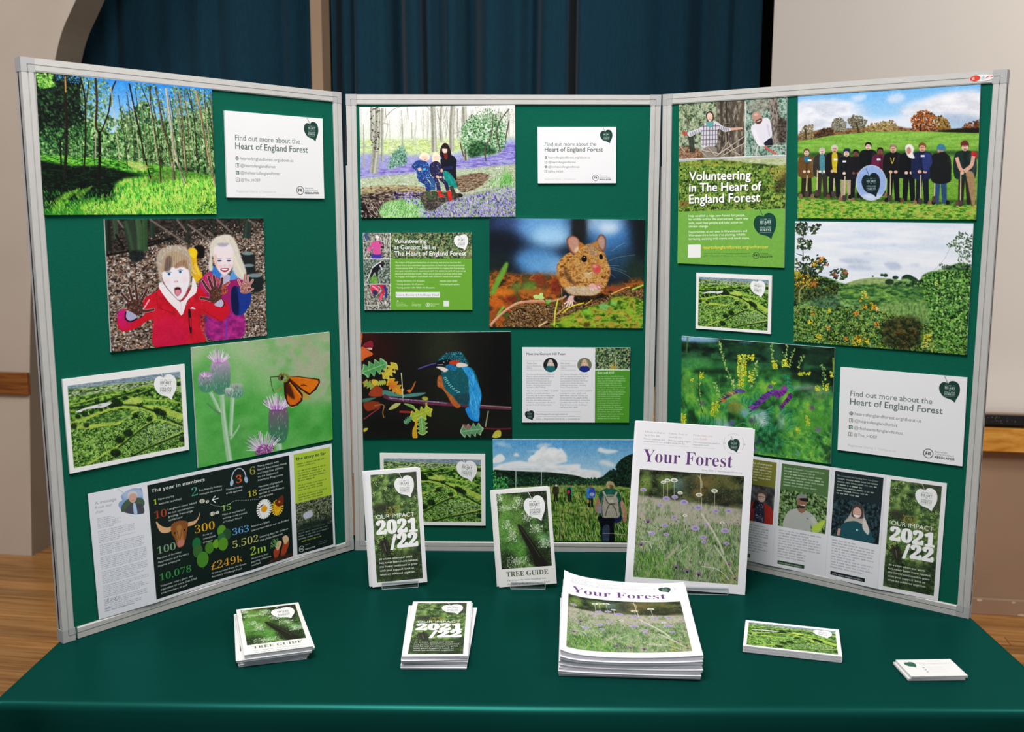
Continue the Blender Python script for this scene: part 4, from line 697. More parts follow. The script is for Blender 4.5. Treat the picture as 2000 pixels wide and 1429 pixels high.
def art_planters():
    c = CV(660, 500, [(93, 190), (1850, 80), (1805, 1380), (88, 1365)]); A = c.all()
    c.grad(A, '6fb0ee', 'b4d4f2', (1000, 130), (1000, 540))
    for P_, s_, a in (([(90, 260), (250, 240), (450, 230), (620, 260), (600, 340), (700, 400), (560, 420), (400, 480), (90, 560)], 26, .9), ([(600, 200), (700, 170), (760, 190), (680, 240)], 16, .6), ([(950, 220), (1000, 170), (1100, 170), (1110, 230), (1000, 260)], 16, .6), ([(1100, 340), (1300, 250), (1420, 190), (1600, 150), (1840, 160), (1840, 420), (1600, 400), (1420, 360), (1200, 390)], 26, .95), ([(740, 420), (900, 400), (1060, 390), (1200, 400), (1180, 520), (800, 540)], 24, .85)): c.P(P_, 'e0e0ea', True, s_, a)
    c.tex([(95, 250), (700, 260), (700, 500), (95, 560)], ['b4bccc', 'd0d4e0', 'ececf2'], 160, 60, 1, .3, True, 40, .6); c.tex([(1150, 260), (1840, 160), (1840, 420), (1150, 400)], ['c4c8d4', 'e0e0e8', 'f4f2f4'], 160, 70, 2, .3, True, 30, .6)
    c.P([(1480, 370), (1700, 360), (1840, 400), (1840, 470), (1560, 480)], '9cb0cc', True, 24, .8)
    # tree line
    c.tex([(95, 560), (130, 540), (270, 520), (340, 500), (420, 490), (560, 500), (700, 490), (900, 470), (1050, 480), (1200, 500), (1700, 500), (1840, 440), (1840, 550), (700, 560), (100, 630)], ['3c2c20', '5c4430', '8a6440', 'a07c48', '4c4c2c'], 24, 16, 3, .28, True, 6)
    for P_, pal, n in (([(1180, 410), (1240, 340), (1330, 325), (1410, 370), (1430, 500), (1330, 530), (1200, 510)], ['8c4418', 'b05c20', '6c3410', 'd08438', '3c2410'], 420), ([(1400, 390), (1480, 380), (1540, 430), (1560, 500), (1440, 530)], ['7c5828', '9c7434', '4c3c1c', 'b08838'], 240), ([(410, 480), (440, 410), (500, 395), (560, 440), (550, 520), (450, 530)], ['7c7864', '5c5c4c', 'a09c84', '8c8a78'], 200), ([(560, 420), (620, 370), (700, 380), (760, 430), (720, 500), (620, 500)], ['6c6450', '4c4838', '8a7c5c'], 240), ([(700, 520), (800, 450), (1000, 420), (1060, 480), (1060, 530), (720, 540)], ['a08850', '8a7444', 'c0a468', '6c5c34'], 260), ([(250, 560), (340, 500), (420, 500), (440, 560), (280, 590)], ['4c3424', '2c2018', '6c4c34'], 160), ([(1640, 520), (1700, 460), (1840, 420), (1840, 530)], ['7c4420', 'a06430', '3c2414'], 160), ([(95, 580), (140, 480), (240, 460), (240, 590), (120, 620)], ['8c7c54', '5c5438', 'a0906c'], 160)):
        c.dabs(P_, pal, n, 6, 1.4, 30, 90, n, .8, r1=12)
    c.L([(650, 440), (680, 530)], 14, '3c3424'); c.L([(1270, 460), (1272, 530)], 16, '3c2414'); c.P([(1480, 520), (1840, 500), (1840, 548), (1490, 545)], '1c180f', True, 4)
    c.L([(165, 500), (172, 600)], 16, '4c4430')
    c.grad([(90, 628), (400, 570), (750, 535), (1100, 528), (1840, 548), (1810, 1380), (85, 1368)], '74a83c', '6ca030', (900, 540), (900, 1300))
    c.tex([(90, 628), (400, 572), (750, 538), (1100, 530), (1840, 550), (1840, 720), (90, 740)], ['6c9c38', '84b848', '94c454'], 120, 20, 5, .3, False, 3, .6)
    c.P([(90, 740), (600, 720), (1830, 720), (1830, 800), (1500, 760), (95, 780)], '2c5428', True, 10, .85)
    c.tex([(88, 1160), (1815, 1210), (1808, 1378), (88, 1365)], ['3c6c20', '5c942c', '84b83c', 'a8cc50', 'b08c48'], 34, 16, 6, .3, False, 6, .9)
    c.P([(90, 1110), (700, 1130), (1100, 1190), (1800, 1190), (1800, 1235), (1000, 1215), (90, 1165)], '1c3c14', True, 10, .7)
    c.dabs([(90, 800), (1810, 800), (1810, 1370), (90, 1360)], ['5c9028', '84bc40', '487c24', 'a0cc50'], 700, 5, 4, 0, 20, 7, .4)
    # people
    F = [(175, 1160, 470, 'd8b8a4', '6c4c3c', '6c5028', '30281c', '2c7ca0'), (325, 1160, 480, 'e4c8b8', 'b8b0a8', '3c3834', '3c342c', '4c8c98'), (445, 1165, 510, 'd0a898', 'c8c0b8', '201c1c', '1c1c24', 'c8b020'), (560, 1190, 495, 'e8c8b8', '24304c', '181c20', 'a89880', None), (650, 1170, 470, '7c4c44', '181414', '201c24', '181820', None), (770, 1130, 500, 'e0b8a8', '241814', '14181c', '101018', None), (885, 1150, 470, '8c5448', '2c1c1c', '6c2448', '1c1c28', None), (1010, 1200, 550, 'd8a890', '8c7c64', '18181c', '101420', None), (1160, 1200, 545, 'e0b8a8', 'e0dcd8', '101418', '101418', None), (1290, 1225, 590, 'dca48c', '7c4c2c', '1c2850', '18202c', None), (1465, 1225, 565, 'b08878', '3c6c88', '181c20', '2c5078', None), (1700, 1235, 610, 'e0b4a0', '7c3c2c', '1c3430', '2c2c24', None)]
    for i, (x, y, h, sk, hr, tp, lg, sc_) in enumerate(F):
        c.person(x, y, h, sk, hr, tp, lg, .3, 1)
        if sc_: c.P([(x-h*.05, y-h*.82), (x+h*.05, y-h*.82), (x+h*.05, y-h*.5 if i else y-h*.72), (x-h*.03, y-h*.5 if i else y-h*.72)], sc_, True, 2)
        for s_ in (-1, 1): c.O(x + s_*h*.045, y - h*.52 + (i % 3)*6, h*.032, h*.028, sk, 0, 1)
        for s_ in (-1, 1): c.P([(x+s_*h*.12 - 12, y-26), (x+s_*h*.12+14, y-26), (x+s_*h*.12+16, y+6), (x+s_*h*.12-16, y+6)], ('8c6c4c', '1c1c18', '6c4c34')[i % 3], True, 1)
    c.P([(1130, 700), (1140, 660), (1180, 655), (1210, 700), (1200, 740), (1215, 790), (1160, 780), (1135, 740)], 'e4e0dc', True, 3); c.O(1160, 715, 22, 34, 'b87c6c', 0, 3)
    c.P([(1435, 700), (1440, 665), (1480, 652), (1510, 680), (1508, 712)], '3c7c9c', True, 2); c.P([(1660, 640), (1700, 618), (1730, 640), (1728, 665), (1665, 665)], '6c2c28', True, 2); c.P([(540, 715), (545, 695), (590, 695), (592, 720)], '24345c', True, 2)
    c.P([(1380, 780), (1440, 740), (1520, 740), (1560, 900), (1550, 1020), (1380, 1010)], '1a1c1e', True, 2); c.P([(1760, 720), (1815, 740), (1810, 785), (1770, 780)], 'b82c34', True, 1); c.L([(1780, 770), (1760, 860), (1690, 915)], 36, 'd8a08c', 1, True, 1); c.L([(1620, 780), (1650, 880), (1680, 915)], 34, 'd8a08c', 1, True, 1)
    c.P([(1710, 930), (1780, 930), (1800, 1080), (1795, 1230), (1765, 1225), (1730, 1050)], 'a0805c', True, 2)
    c.P([(1290, 760), (1360, 740), (1385, 830), (1340, 910), (1300, 900)], '2c3c78', True, 2)
    for x, y0, y1 in ((180, 950, 1150), (280, 900, 1140), (440, 980, 1150), (545, 960, 1190), (1275, 950, 1220), (1660, 920, 1240), (985, 930, 1190), (1410, 1030, 1200)): c.L([(x, y0), (x-5, y1)], 11, 'c8b48c'); c.P([(x-24, y1-40), (x+14, y1-40), (x+10, y1+10), (x-20, y1+10)], '4c443c', True, 1)
    for x, y in ((205, 808), (455, 800), (540, 820), (870, 800), (1293, 768)): c.P([(x-18, y-10), (x+18, y-10), (x+18, y+8), (x-18, y+8)], 'e8ecf0', False)
    c.L([(985, 780), (1000, 840), (1020, 780)], 8, 'c8b060')
    # round sign
    c.O(798, 1025, 148, 172, 'e8ecf4', 0, 2); c.O(798, 1025, 143, 167, '8ea8dc', 0, 1); c.P([(700, 1150), (800, 1130), (900, 1150), (800, 1192)], 'd8dcec', True, 12, .7)
    c.leaf(705, 930, 178, '152c30', 'c8d8e4', sy=1.22)
    return c

def art_hillview():
    c = CV(640, 470, [(68, 68), (1845, 90), (1775, 1398), (50, 1262)]); A = c.all()
    c.grad(A, 'dce2ee', 'e6eaf4', (900, 80), (900, 620)); c.tex([(70, 60), (1850, 60), (1850, 620), (70, 620)], ['ccd6ea', 'dce2f0', 'eceef6'], 500, 70, 1, .3, False, 3, .7, 3)
    for P_, col in (([(500, 450), (650, 440), (800, 470), (800, 490), (600, 490)], 'b4bed4'), ([(600, 510), (720, 500), (860, 550), (640, 545)], 'b8c2d8'), ([(960, 485), (1080, 480), (1130, 540), (1020, 550)], 'b0bcd4'), ([(1010, 300), (1080, 295), (1060, 312)], 'bcc8dc'), ([(1200, 500), (1300, 490), (1290, 520)], 'c0cade'), ([(740, 390), (820, 380), (790, 405)], 'bcc8dc')): c.P(P_, col, True, 10, .85)
    c.P([(580, 690), (700, 650), (850, 630), (1000, 640), (1120, 665), (1150, 740), (600, 740)], '8ca06c', True, 3); c.tex([(620, 690), (850, 640), (1100, 670), (1100, 720), (640, 720)], ['7c9458', 'a0b07c', 'b0ac7c'], 80, 12, 3, .3, True, 6, .7)
    for x, y, rx, ry in ((935, 605, 16, 14), (970, 608, 24, 18), (845, 618, 10, 7), (1070, 630, 30, 18), (1010, 675, 44, 30), (1190, 640, 60, 40), (1230, 680, 70, 60)): c.O(x, y, rx, ry, '24402c', 0, 3)
    c.tex([(55, 640), (350, 620), (560, 690), (740, 700), (900, 690), (1000, 720), (1150, 640), (1300, 660), (1350, 600), (1480, 560), (1830, 540), (1790, 1398), (50, 1262)], ['16281a', '2c4c2c', '4c7044', '6c9058', '8cac6c'], 40, 28, 4, .26, True, 6)
    c.tex([(560, 720), (900, 700), (1400, 760), (1400, 880), (900, 900), (560, 840)], ['2c5434', '44703c', '6c944c', '88ac54'], 60, 22, 5, .28, True, 20, .9)
    c.tex([(250, 780), (460, 740), (500, 900), (400, 960), (230, 920)], ['2c4430', '4c6c50', '6c8c68'], 24, 20, 6, .28, True, 16, .85)
    c.tex([(900, 900), (1350, 880), (1400, 1080), (1000, 1060)], ['5c7c44', '7c9c5c', '94b070'], 14, 40, 7, .28, True, 20, .85)
    bigleaves(c, [(60, 900), (900, 950), (1400, 1100), (1780, 1000), (1775, 1398), (50, 1262)], ['14220f', '2c4418', '5c7c2c', '8cA03c', 'b0b050', '3c6c2c', '84a858'], 1900, 6, 8, r1=12)
    bigleaves(c, [(1280, 680), (1400, 580), (1560, 570), (1830, 560), (1780, 1390), (1450, 1330), (1400, 900)], ['24441c', '4c7c34', '7cac54', '9cc870', '162c14', '5c9044'], 1500, 7, 9, r1=13)
    bigleaves(c, [(60, 560), (280, 600), (420, 660), (520, 700), (480, 800), (60, 880)], ['18281a', '2c4824', '4c5c28', '141c10', '6c6c2c'], 520, 8, 10, r1=14)
    for P_, n in (([(70, 80), (200, 80), (180, 200), (90, 220)], 60), ([(210, 110), (330, 90), (270, 210), (230, 210)], 36), ([(75, 230), (240, 260), (220, 350), (90, 340)], 44), ([(70, 440), (320, 400), (400, 480), (300, 600), (70, 620)], 130), ([(400, 570), (520, 530), (600, 590), (560, 660), (450, 640)], 44)): c.dabs(P_, ['1c2c24', '2c3c28', '3c4c34', '5c6c3c'], n, 10, 2, 20, 70, n, .9, r1=13)
    for p in ([(150, 200), (145, 330), (150, 440)], [(110, 260), (160, 340)], [(230, 200), (330, 95)], [(160, 350), (220, 320)], [(80, 390), (140, 410)], [(560, 640), (600, 585)], [(200, 560), (330, 520), (395, 470)]): c.L(p, 8, '34443c')
    c.L([(110, 880), (115, 760), (180, 700), (300, 680)], 20, 'a0a068', .9, True, 2, 10); c.L([(55, 930), (130, 1000)], 12, '9c947c', .8); c.L([(1450, 560), (1560, 440), (1640, 260)], 5, '4c5c4c', .3)
    c.dabs([(60, 560), (300, 640), (320, 720), (100, 740), (60, 700)], ['c8a838', 'd8c048', 'a8602c', '7c8c34', '5c3c24'], 90, 9, 1.8, 20, 70, 11, .9)
    for x, y, r, col in ((325, 450, 24, 'd87c2c'), (265, 490, 26, 'c8a030'), (465, 600, 18, 'a04c48'), (570, 570, 18, 'b05c3c'), (390, 500, 14, 'c87c7c'), (90, 600, 34, 'b8b038'), (250, 700, 22, 'c87c34'), (760, 790, 26, 'c8c860'), (780, 820, 16, 'd8a838'), (730, 850, 16, 'e0b83c'), (765, 920, 22, 'e8a030'), (855, 925, 24, 'e89c2c'), (890, 940, 18, 'f0c078'), (830, 890, 16, 'c8b038'), (680, 995, 26, 'd8903c'), (410, 965, 18, 'c8c040'), (245, 985, 18, 'd89c3c'), (215, 1075, 24, 'd8c838'), (885, 1095, 22, 'e08c48'), (400, 1130, 18, 'd89868'), (710, 1235, 34, 'e8a038'), (680, 1280, 40, 'd8c040'), (780, 1260, 26, 'e0c83c'), (575, 1240, 18, 'd88838'), (1110, 1180, 34, 'b07c34'), (1240, 1180, 34, 'b07838'), (1190, 1220, 34, '8c5c24'), (1390, 1230, 38, 'c8c040'), (1370, 1300, 26, 'd0c870'), (1150, 1300, 38, '8c5c34'), (1480, 690, 20, 'a8c870'), (300, 1220, 26, 'c8b83c')):
        c.dabs([(x-r, y-r), (x+r, y-r), (x+r, y+r), (x-r, y+r)], [col, col, '5c5c20'], int(r*.9), 8, 1.7, 20, 70, int(x), .9)
    c.tex([(950, 1080), (1100, 1020), (1250, 1020), (1330, 1100), (1300, 1300), (1150, 1340), (950, 1280)], ['0c120c', '1c2414', '3c3820', '5c4c28'], 30, 24, 12, .3, True, 22, .75)
    c.dabs([(1540, 330), (1640, 260), (1700, 170), (1840, 200), (1830, 560), (1680, 540), (1700, 420), (1640, 320)], ['3c5440', '5c7458', '7c9470', '2c4030'], 260, 8, 1.7, 70, 40, 13, .85); c.dabs([(1480, 480), (1640, 520), (1640, 560), (1550, 560)], ['3c5040', '5c7058'], 34, 8, 1.7, 60, 40, 14, .8)
    return c

def art_vetch():
    c = CV(600, 480, [(60, 35), (1585, 155), (1540, 1310), (48, 1114)]); A = c.all()
    c.tex(A, ['1c4424', '2c6c34', '3c8c3c', '5ca83c', '7cb83c'], 120, 140, 1, .26, octv=3)
    c.P([(60, 35), (500, 70), (800, 95), (780, 130), (640, 150), (400, 120), (60, 120)], '183824', True, 16); c.P([(60, 38), (420, 68), (400, 100), (250, 105), (120, 95), (62, 80)], '8cb8e4', True, 12); c.P([(640, 90), (780, 98), (730, 130), (660, 120)], '5c94c8', True, 12)
    c.tex([(60, 110), (900, 110), (1580, 160), (1560, 560), (1100, 400), (60, 240)], ['0a1c14', '143424', '1c4c30', '2c6840'], 140, 80, 2, .3, True, 30, .95, 3)
    for x, y, rx, ry, col in ((180, 300, 200, 60, '3c8c4c'), (500, 330, 160, 50, '2c7440'), (360, 390, 200, 30, '12301c'), (1200, 280, 80, 140, '0c1c14'), (1330, 440, 180, 60, '122c1c'), (1400, 240, 120, 90, '1c3c28'), (980, 200, 90, 90, '2c6040'), (700, 180, 140, 70, '1c4c2c'), (1300, 550, 150, 24, '8c9c90'), (1400, 640, 140, 24, '4c6c50'), (1450, 590, 120, 16, '7c8c80'), (600, 740, 80, 70, '8c8c3c'), (850, 850, 90, 80, 'a8c8d8'), (880, 900, 50, 50, 'c8d4e4'), (700, 800, 50, 50, '7cb0c8'), (450, 900, 80, 40, '7cb0b8'), (520, 930, 50, 24, 'a8bce0'), (1060, 880, 30, 90, '94b8b8'), (120, 520, 90, 90, '5c9c3c'), (1380, 900, 160, 120, '4c9834'), (1250, 1160, 200, 100, '4ca038')): c.O(x, y, rx, ry, col, 0, 18, .8)
    c.dabs([(60, 420), (1560, 640), (1540, 1300), (60, 1100)], ['4ca038', '7cc040', '2c7430', '5cb04c', '1c5428'], 420, 12, 3, 80, 30, 3, .22, r1=18)
    Y = ['e8e020', 'c8d028', 'd8c818', 'f0e838']
    for x, y, w_, h, n in ((667, 330, 44, 110, 120), (755, 250, 34, 30, 30), (990, 320, 28, 42, 30), (1095, 310, 28, 36, 26), (1285, 412, 60, 16, 30), (660, 480, 30, 60, 40), (760, 430, 26, 60, 30), (260, 430, 18, 36, 16), (165, 475, 16, 14, 8), (400, 740, 40, 60, 36), (380, 800, 30, 40, 22), (75, 860, 28, 50, 30), (1500, 550, 30, 40, 22), (1415, 560, 18, 26, 12), (1555, 420, 18, 30, 14), (985, 500, 20, 16, 10), (1225, 960, 20, 18, 8), (1320, 880, 20, 50, 14), (1345, 1210, 18, 20, 8)):
        c.dabs([(x-w_, y-h), (x+w_, y-h), (x+w_, y+h), (x-w_, y+h)], Y + ['7ca028'], n, 9, 1.6, 60, 90, int(x), .85)
    for p in ([(445, 100), (470, 220), (520, 380), (570, 490), (600, 550)], [(820, 290), (800, 420), (760, 540)], [(680, 250), (650, 400), (655, 560)], [(965, 110), (970, 250)], [(1180, 170), (1140, 340)], [(1265, 230), (1230, 360)], [(1465, 320), (1490, 480)], [(1120, 120), (1100, 260)], [(235, 500), (245, 650), (265, 780)], [(395, 500), (430, 620)]):
        q = smooth(p, 8, False); r = rs(int(p[0][0]))
        c.L(p, 7, '5c8c3c', .9)
        for x, y in q:
            for k in range(2): c.O(x + r.randn()*11, y + r.randn()*8, 9, 6, ('a0c060', 'c8d878', '6c9c48')[r.randint(3)], 60, 1, .85)
    c.L([(1570, 250), (1575, 400)], 16, 'a0b838', .8, True, 3); c.L([(120, 40), (110, 200)], 16, '5c7c3c', .8, True, 5); c.L([(235, 380), (232, 600), (270, 800)], 8, '2c4c20', .8); c.L([(75, 650), (130, 800), (150, 880)], 8, '1c5c34', .8)
    G = '2c8c5c'
    for p, a in (([(475, 940), (480, 800), (520, 700), (600, 660)], 12), ([(570, 660), (680, 720), (780, 800), (860, 795)], 10), ([(700, 860), (790, 790), (900, 780), (980, 730)], 12), ([(730, 940), (720, 860), (780, 790)], 12), ([(1130, 440), (1120, 520), (1150, 600)], 10), ([(1150, 600), (1220, 560), (1300, 525)], 8), ([(1050, 430), (1100, 425), (1130, 470)], 6), ([(600, 940), (680, 900), (740, 940)], 10)): c.L(p, a, '3ca06c', .9)
    def fern(p, n, L, a0):
        q = smooth(p, 12, False)
        for i in range(0, len(q), max(1, len(q)//n)):
            x, y = q[i]
            for sd in (-1, 1): c.L([(x, y), (x + L*math.cos(math.radians(a0 + 70*sd)), y + L*math.sin(math.radians(a0 + 70*sd)))], 10, ('2c9468', '3cA878', '1c7850')[i % 3], .85, False, 0, 4)
    fern([(250, 860), (330, 890), (400, 930)], 9, 60, -160); fern([(1060, 750), (1130, 830), (1150, 950)], 12, 60, 60); fern([(660, 660), (730, 690), (780, 720)], 9, 44, 20); fern([(1110, 430), (1130, 500), (1150, 570)], 9, 40, 90); fern([(780, 640), (860, 650)], 6, 40, -10); fern([(960, 760), (930, 860), (960, 960)], 10, 50, 100); fern([(760, 920), (900, 960), (1010, 950)], 10, 50, 10); fern([(980, 1050), (1060, 1120)], 8, 60, 40)
    def vet(p, n, L, ang, cols, r):
        q = smooth(p, 12, False); R = rs(n)
        for i in range(n):
            x, y = q[int(i*(len(q)-1)/n)]
            for sd in (-1, 1): c.L([(x, y), (x + L*math.cos(math.radians(ang + sd*24)), y + L*math.sin(math.radians(ang + sd*24)))], r, cols[R.randint(len(cols))], .95, False, 0, r*.4)
    V = ['5c3cA0', '7c3c98', '3c3c8c', '8c4cac', '4c2c70']
    vet([(790, 760), (880, 690), (960, 620), (1060, 580)], 30, 62, 170, V, 22); vet([(1080, 550), (1040, 600), (1000, 600)], 12, 50, 60, ['7c2c90', '9c40a8', '5c2c80'], 30); vet([(1140, 610), (1110, 660), (1040, 740)], 12, 40, 60, ['6c2c84', '8c3c98', '4c2060'], 22); c.O(1090, 555, 24, 26, '9c40ac', 0, 3); c.O(950, 540, 24, 20, '6c5490', 0, 3)
    vet([(700, 590), (620, 600), (540, 640), (470, 690)], 14, 56, 185, ['4c4ca0', '8c3440', 'c09c88', '3c3470', 'b06840'], 16); c.O(640, 585, 50, 20, '4c50a4', 10, 4, .8); c.O(480, 680, 30, 14, 'c87438', 10, 4)
    for x, y, r, col in ((570, 900, 26, '5c5c98'), (835, 1080, 36, '6c3ca0'), (800, 1170, 26, '5c44ac'), (1360, 750, 22, '7c4c8c'), (1420, 970, 26, '7c6c94'), (760, 880, 26, '4c4c6c'), (1220, 1200, 20, '5c8cac'), (270, 700, 20, '6c5c7c')): c.O(x, y, r, r*1.1, col, 0, 8, .85)
    c.dabs([(760, 1000), (1540, 1000), (1540, 1300), (800, 1230)], ['3c9438', '7cc850', '1c5428', 'a0d048', '5cac60'], 300, 9, 3, 60, 60, 31, .35, r1=14)
    c.tex([(800, 960), (1000, 960), (1060, 1180), (860, 1200)], ['0c3c24', '1c6c40', '3c9c6c'], 40, 60, 33, .3, True, 20, .7)
    return c

def canopy(c, P_, seed, dark=0):
    c.tex(P_, ['1c2c18', '34502a', '5a8038', '86ac50'], 46, 40, seed, .25, False, 0, 1, 4)
    r = rs(seed)
    bigleaves(c, P_, ['7cac44', '5c8c34', '9cc860', '3c5c24', '243c1c', '88b858', '6c9c40'], 1500, 6, seed+1, r1=10)

def art_poster():
    c = CV(500, 750, [(100, 150), (1355, 70), (1327, 2107), (76, 1999)], '74b640')
    # zoom frame of the upper view (scale 5.956); the lower view is converted
    f = lambda x, y: ((x/4.764 + 1310 - 1310)*5.956, (y/4.764 + 370 - 180)*5.956)
    up = [(100, 150), (858, 100), (858, 760), (96, 775)]
    c.keep()
    c.tex(up, ['2c3828', '5c6c50', '8c9c7c', 'b4c4a4', 'a0947c'], 30, 40, 1, .26)
    c.tex([(540, 115), (858, 100), (858, 760), (520, 765)], ['2c2420', '4c4038', '7c6c5c', '9c9484'], 20, 60, 2, .26, False, 14, .9)
    c.dabs([(100, 150), (520, 120), (380, 400), (100, 500)], ['8cb46c', '6c9c54', 'b8d09c', '3c4c30'], 260, 7, 1.6, 40, 60, 3, .7)
    c.tex([(100, 640), (330, 660), (380, 760), (98, 772)], ['5c3c28', '8c6448', 'b08c6c'], 20, 14, 4, .3, True, 6)
    for p, a, col in (([(580, 120), (590, 640)], 26, '3c342c'), ([(740, 110), (700, 300), (720, 640)], 34, '4c4038'), ([(840, 100), (800, 380), (790, 520)], 34, '5c4c3c'), ([(640, 120), (650, 600)], 14, '2c2824'), ([(180, 150), (200, 500)], 10, '6c6458'), ([(100, 560), (300, 480)], 8, '8c8070'), ([(230, 500), (250, 700)], 60, '2c3028')): c.L(p, a, col, .85)
    for i in range(16): c.L([(110+i*46, 200+(i*97 % 300)), (170+i*46, 300+(i*53 % 260))], 5, 'b8b0a0' if i % 2 else '4c4438', .6, False)
    c.P([(130, 470), (150, 450), (200, 480), (190, 500), (160, 510)], 'b8543c', True, 1)
    c.P([(200, 465), (330, 420), (400, 360), (520, 345), (600, 400), (680, 420), (700, 450), (620, 465), (540, 440), (520, 620), (360, 640), (350, 470), (240, 515), (205, 510)], 'd4d0dc', True, 1)
    for i in range(5): c.L([(380+i*34, 370), (370+i*36, 630)], 12, '4c4858', .6, False); c.L([(350, 400+i*52), (560, 395+i*52)], 12, '4c4858', .6, False)
    for i in range(6): c.L([(225+i*24, 470-i*8), (235+i*24, 510-i*8)], 10, '5c5868', .6, False); c.L([(565+i*20, 395+i*5), (560+i*20, 440+i*4)], 10, '5c5868', .6, False)
    c.L([(690, 435), (770, 430), (830, 425)], 34, 'd8a48c', 1, True, 0, 22)
    c.P([(405, 280), (420, 240), (460, 225), (490, 260), (492, 320), (470, 350), (425, 345)], '3c2c28', True, 1); c.P([(418, 270), (440, 245), (475, 260), (480, 310), (455, 348), (425, 325)], 'ecc4b0', True, 1); c.L([(435, 318), (470, 320)], 6, 'c05c58'); c.P([(410, 350), (490, 350), (480, 400), (450, 415), (415, 390)], '58a0a0', True, 1)
    c.P([(385, 650), (510, 640), (520, 755), (380, 760)], '8c8478', True, 3)
    for p in ([(330, 670), (560, 720), (660, 580), (740, 690)], [(340, 680), (410, 755)], [(540, 730), (640, 660), (800, 740)], [(670, 590), (720, 740)], [(600, 740), (850, 600)], [(430, 650), (520, 750), (850, 520)], [(100, 620), (160, 690)]): c.L(p, 12, 'c8b8a4', .9, False); c.L([(x, y+9) for x, y in p], 4, '3c2c24', .8, False)
    c.clip(up); c.keep()
    up2 = [(862, 100), (1355, 70), (1348, 745), (862, 760)]
    c.tex(up2, ['2c4038', '4c6c5c', '84a894', 'b8d0c4', '5c5c54'], 26, 34, 5, .26); c.dabs(up2, ['6ca888', 'a8d0b8', '3c5c4c', '88a898'], 300, 8, 1.6, 40, 60, 6, .55)
    c.tex([(1130, 80), (1240, 75), (1300, 600), (1190, 620)], ['3c3430', '6c6058', 'a89c90', '8c8078'], 10, 30, 7, .3, False, 4); c.tex([(1240, 330), (1350, 340), (1350, 560), (1260, 600)], ['1c1814', '3c3028', '6c5c50'], 20, 20, 8, .3, True, 10, .9); c.tex([(900, 120), (1130, 90), (1100, 230), (950, 240)], ['6c6458', '9c9484', 'b8b4a4'], 30, 20, 9, .3, True, 14, .7)
    c.P([(925, 420), (980, 370), (1080, 310), (1140, 320), (1170, 420), (1170, 530), (1080, 600), (1100, 640), (1010, 620), (960, 530)], 'e0dce8', True, 1); c.L([(1120, 380), (1150, 520)], 20, 'b8b4c8', .6, True, 6); c.L([(960, 440), (1020, 600), (1060, 630)], 40, 'ece8f2', .8, True, 4)
    c.P([(1085, 600), (1170, 540), (1180, 640), (1110, 640)], '1c1c2c', True, 1); c.L([(1090, 640), (1140, 680), (1230, 730)], 22, 'd8584c'); c.L([(960, 635), (1340, 635)], 8, 'd8d8d0', .9); c.L([(1005, 640), (985, 750)], 22, 'c8ccc4', .9)
    c.P([(940, 290), (950, 250), (1000, 238), (1045, 260), (1058, 320), (1040, 370), (1000, 375), (960, 340)], 'c08c7c', True, 1); c.P([(985, 340), (1050, 310), (1055, 350), (1020, 378), (990, 370)], '5c342c', True, 2); c.L([(995, 352), (1040, 335)], 8, 'f0e8e8'); c.O(985, 268, 26, 16, 'd8b0a0', 0, 6)
    c.clip(up2)
    c.P([(96, 775), (1350, 745), (1348, 800), (96, 815)], 'b8b8bc', False); c.L([(96, 776), (1350, 746)], 8, 'f0f0f2', 1, False)
    c.L([(859, 98), (859, 762)], 8, 'e8e8e4', 1, False)
    W_ = [(96, 810), (400, 785), (620, 790), (1348, 790), (1340, 1390), (92, 1388)]
    c.tex(W_, ['1c2c10', '3c5c1c', '5c842c', '84a83c', 'a8a838'], 50, 40, 11, .27)
    c.tex([(600, 790), (1348, 780), (1345, 860), (1100, 850)], ['b8bc90', 'd0d0b0', '94a868', 'e0dcc8'], 60, 10, 12, .3, True, 5)
    bigleaves(c, [(94, 860), (1340, 880), (1340, 1385), (92, 1385)], ['5c8c28', '7cb038', 'a0c050', '2c4814', '1c3010', '98a838', '4c7824'], 1300, 8, 13, r1=15)
    c.dabs([(1100, 880), (1340, 880), (1340, 1060), (1200, 1040)], ['b89c38', 'c8a040', '98803c', '6c8c30'], 120, 12, 1.3, 0, 90, 14, .7); c.dabs([(100, 1260), (200, 1260), (200, 1330), (100, 1330)], ['8c6428', 'a07c34'], 30, 12, 1.3, 0, 90, 15, .7); c.dabs([(100, 810), (700, 800), (1000, 850), (100, 870)], ['8c9838', '5c7c28', 'a8982c'], 160, 10, 1.5, 0, 30, 16, .7)
    c.P([(1200, 1130), (1340, 960), (1340, 1120), (1240, 1200)], '2c2014', True, 16, .6)
    for t, x0, x1, y in (('Volunteering', 212, 925, 1025), ('in The Heart of', 212, 1052, 1158), ('England Forest', 212, 1036, 1295)):
        c.text(t, (x0+7, y+8), (x1+7, y+8), '000', 'r', .018, a=.6, ys=1.05); c.text(t, (x0, y), (x1, y), 'fff', 'r', .018, ys=1.05)
    c.P([(92, 1388), (1340, 1388), f(1056, 732), f(63, 692)], '74b640', False)
    B = [('Help establish a huge new Forest for people,', 258, 688, 266), ('for wildlife and for the environment. Learn new', 290, 718, 299), ('skills, meet new people and take action on', 325, 665, 334), ('climate change.', 358, 345, 362), ('Opportunities at our sites in Warwickshire and', 410, 706, 418), ('Worcestershire include tree planting, wildlife', 442, 690, 451), ('surveying, assisting with events and much more.', 475, 730, 487)]
    for t, y0, x1, y1 in B: c.text(t, f(162, y0), f(x1, y1), 'f4fbf0', 'r', .012)
    c.text('heartofenglandforest.org/volunteer', f(294, 566), f(912, 584), 'f4d838', 'r', .012)
    c.P([f(157, 520), f(275, 524), f(273, 648), f(155, 645)], 'f4f4f2', False)
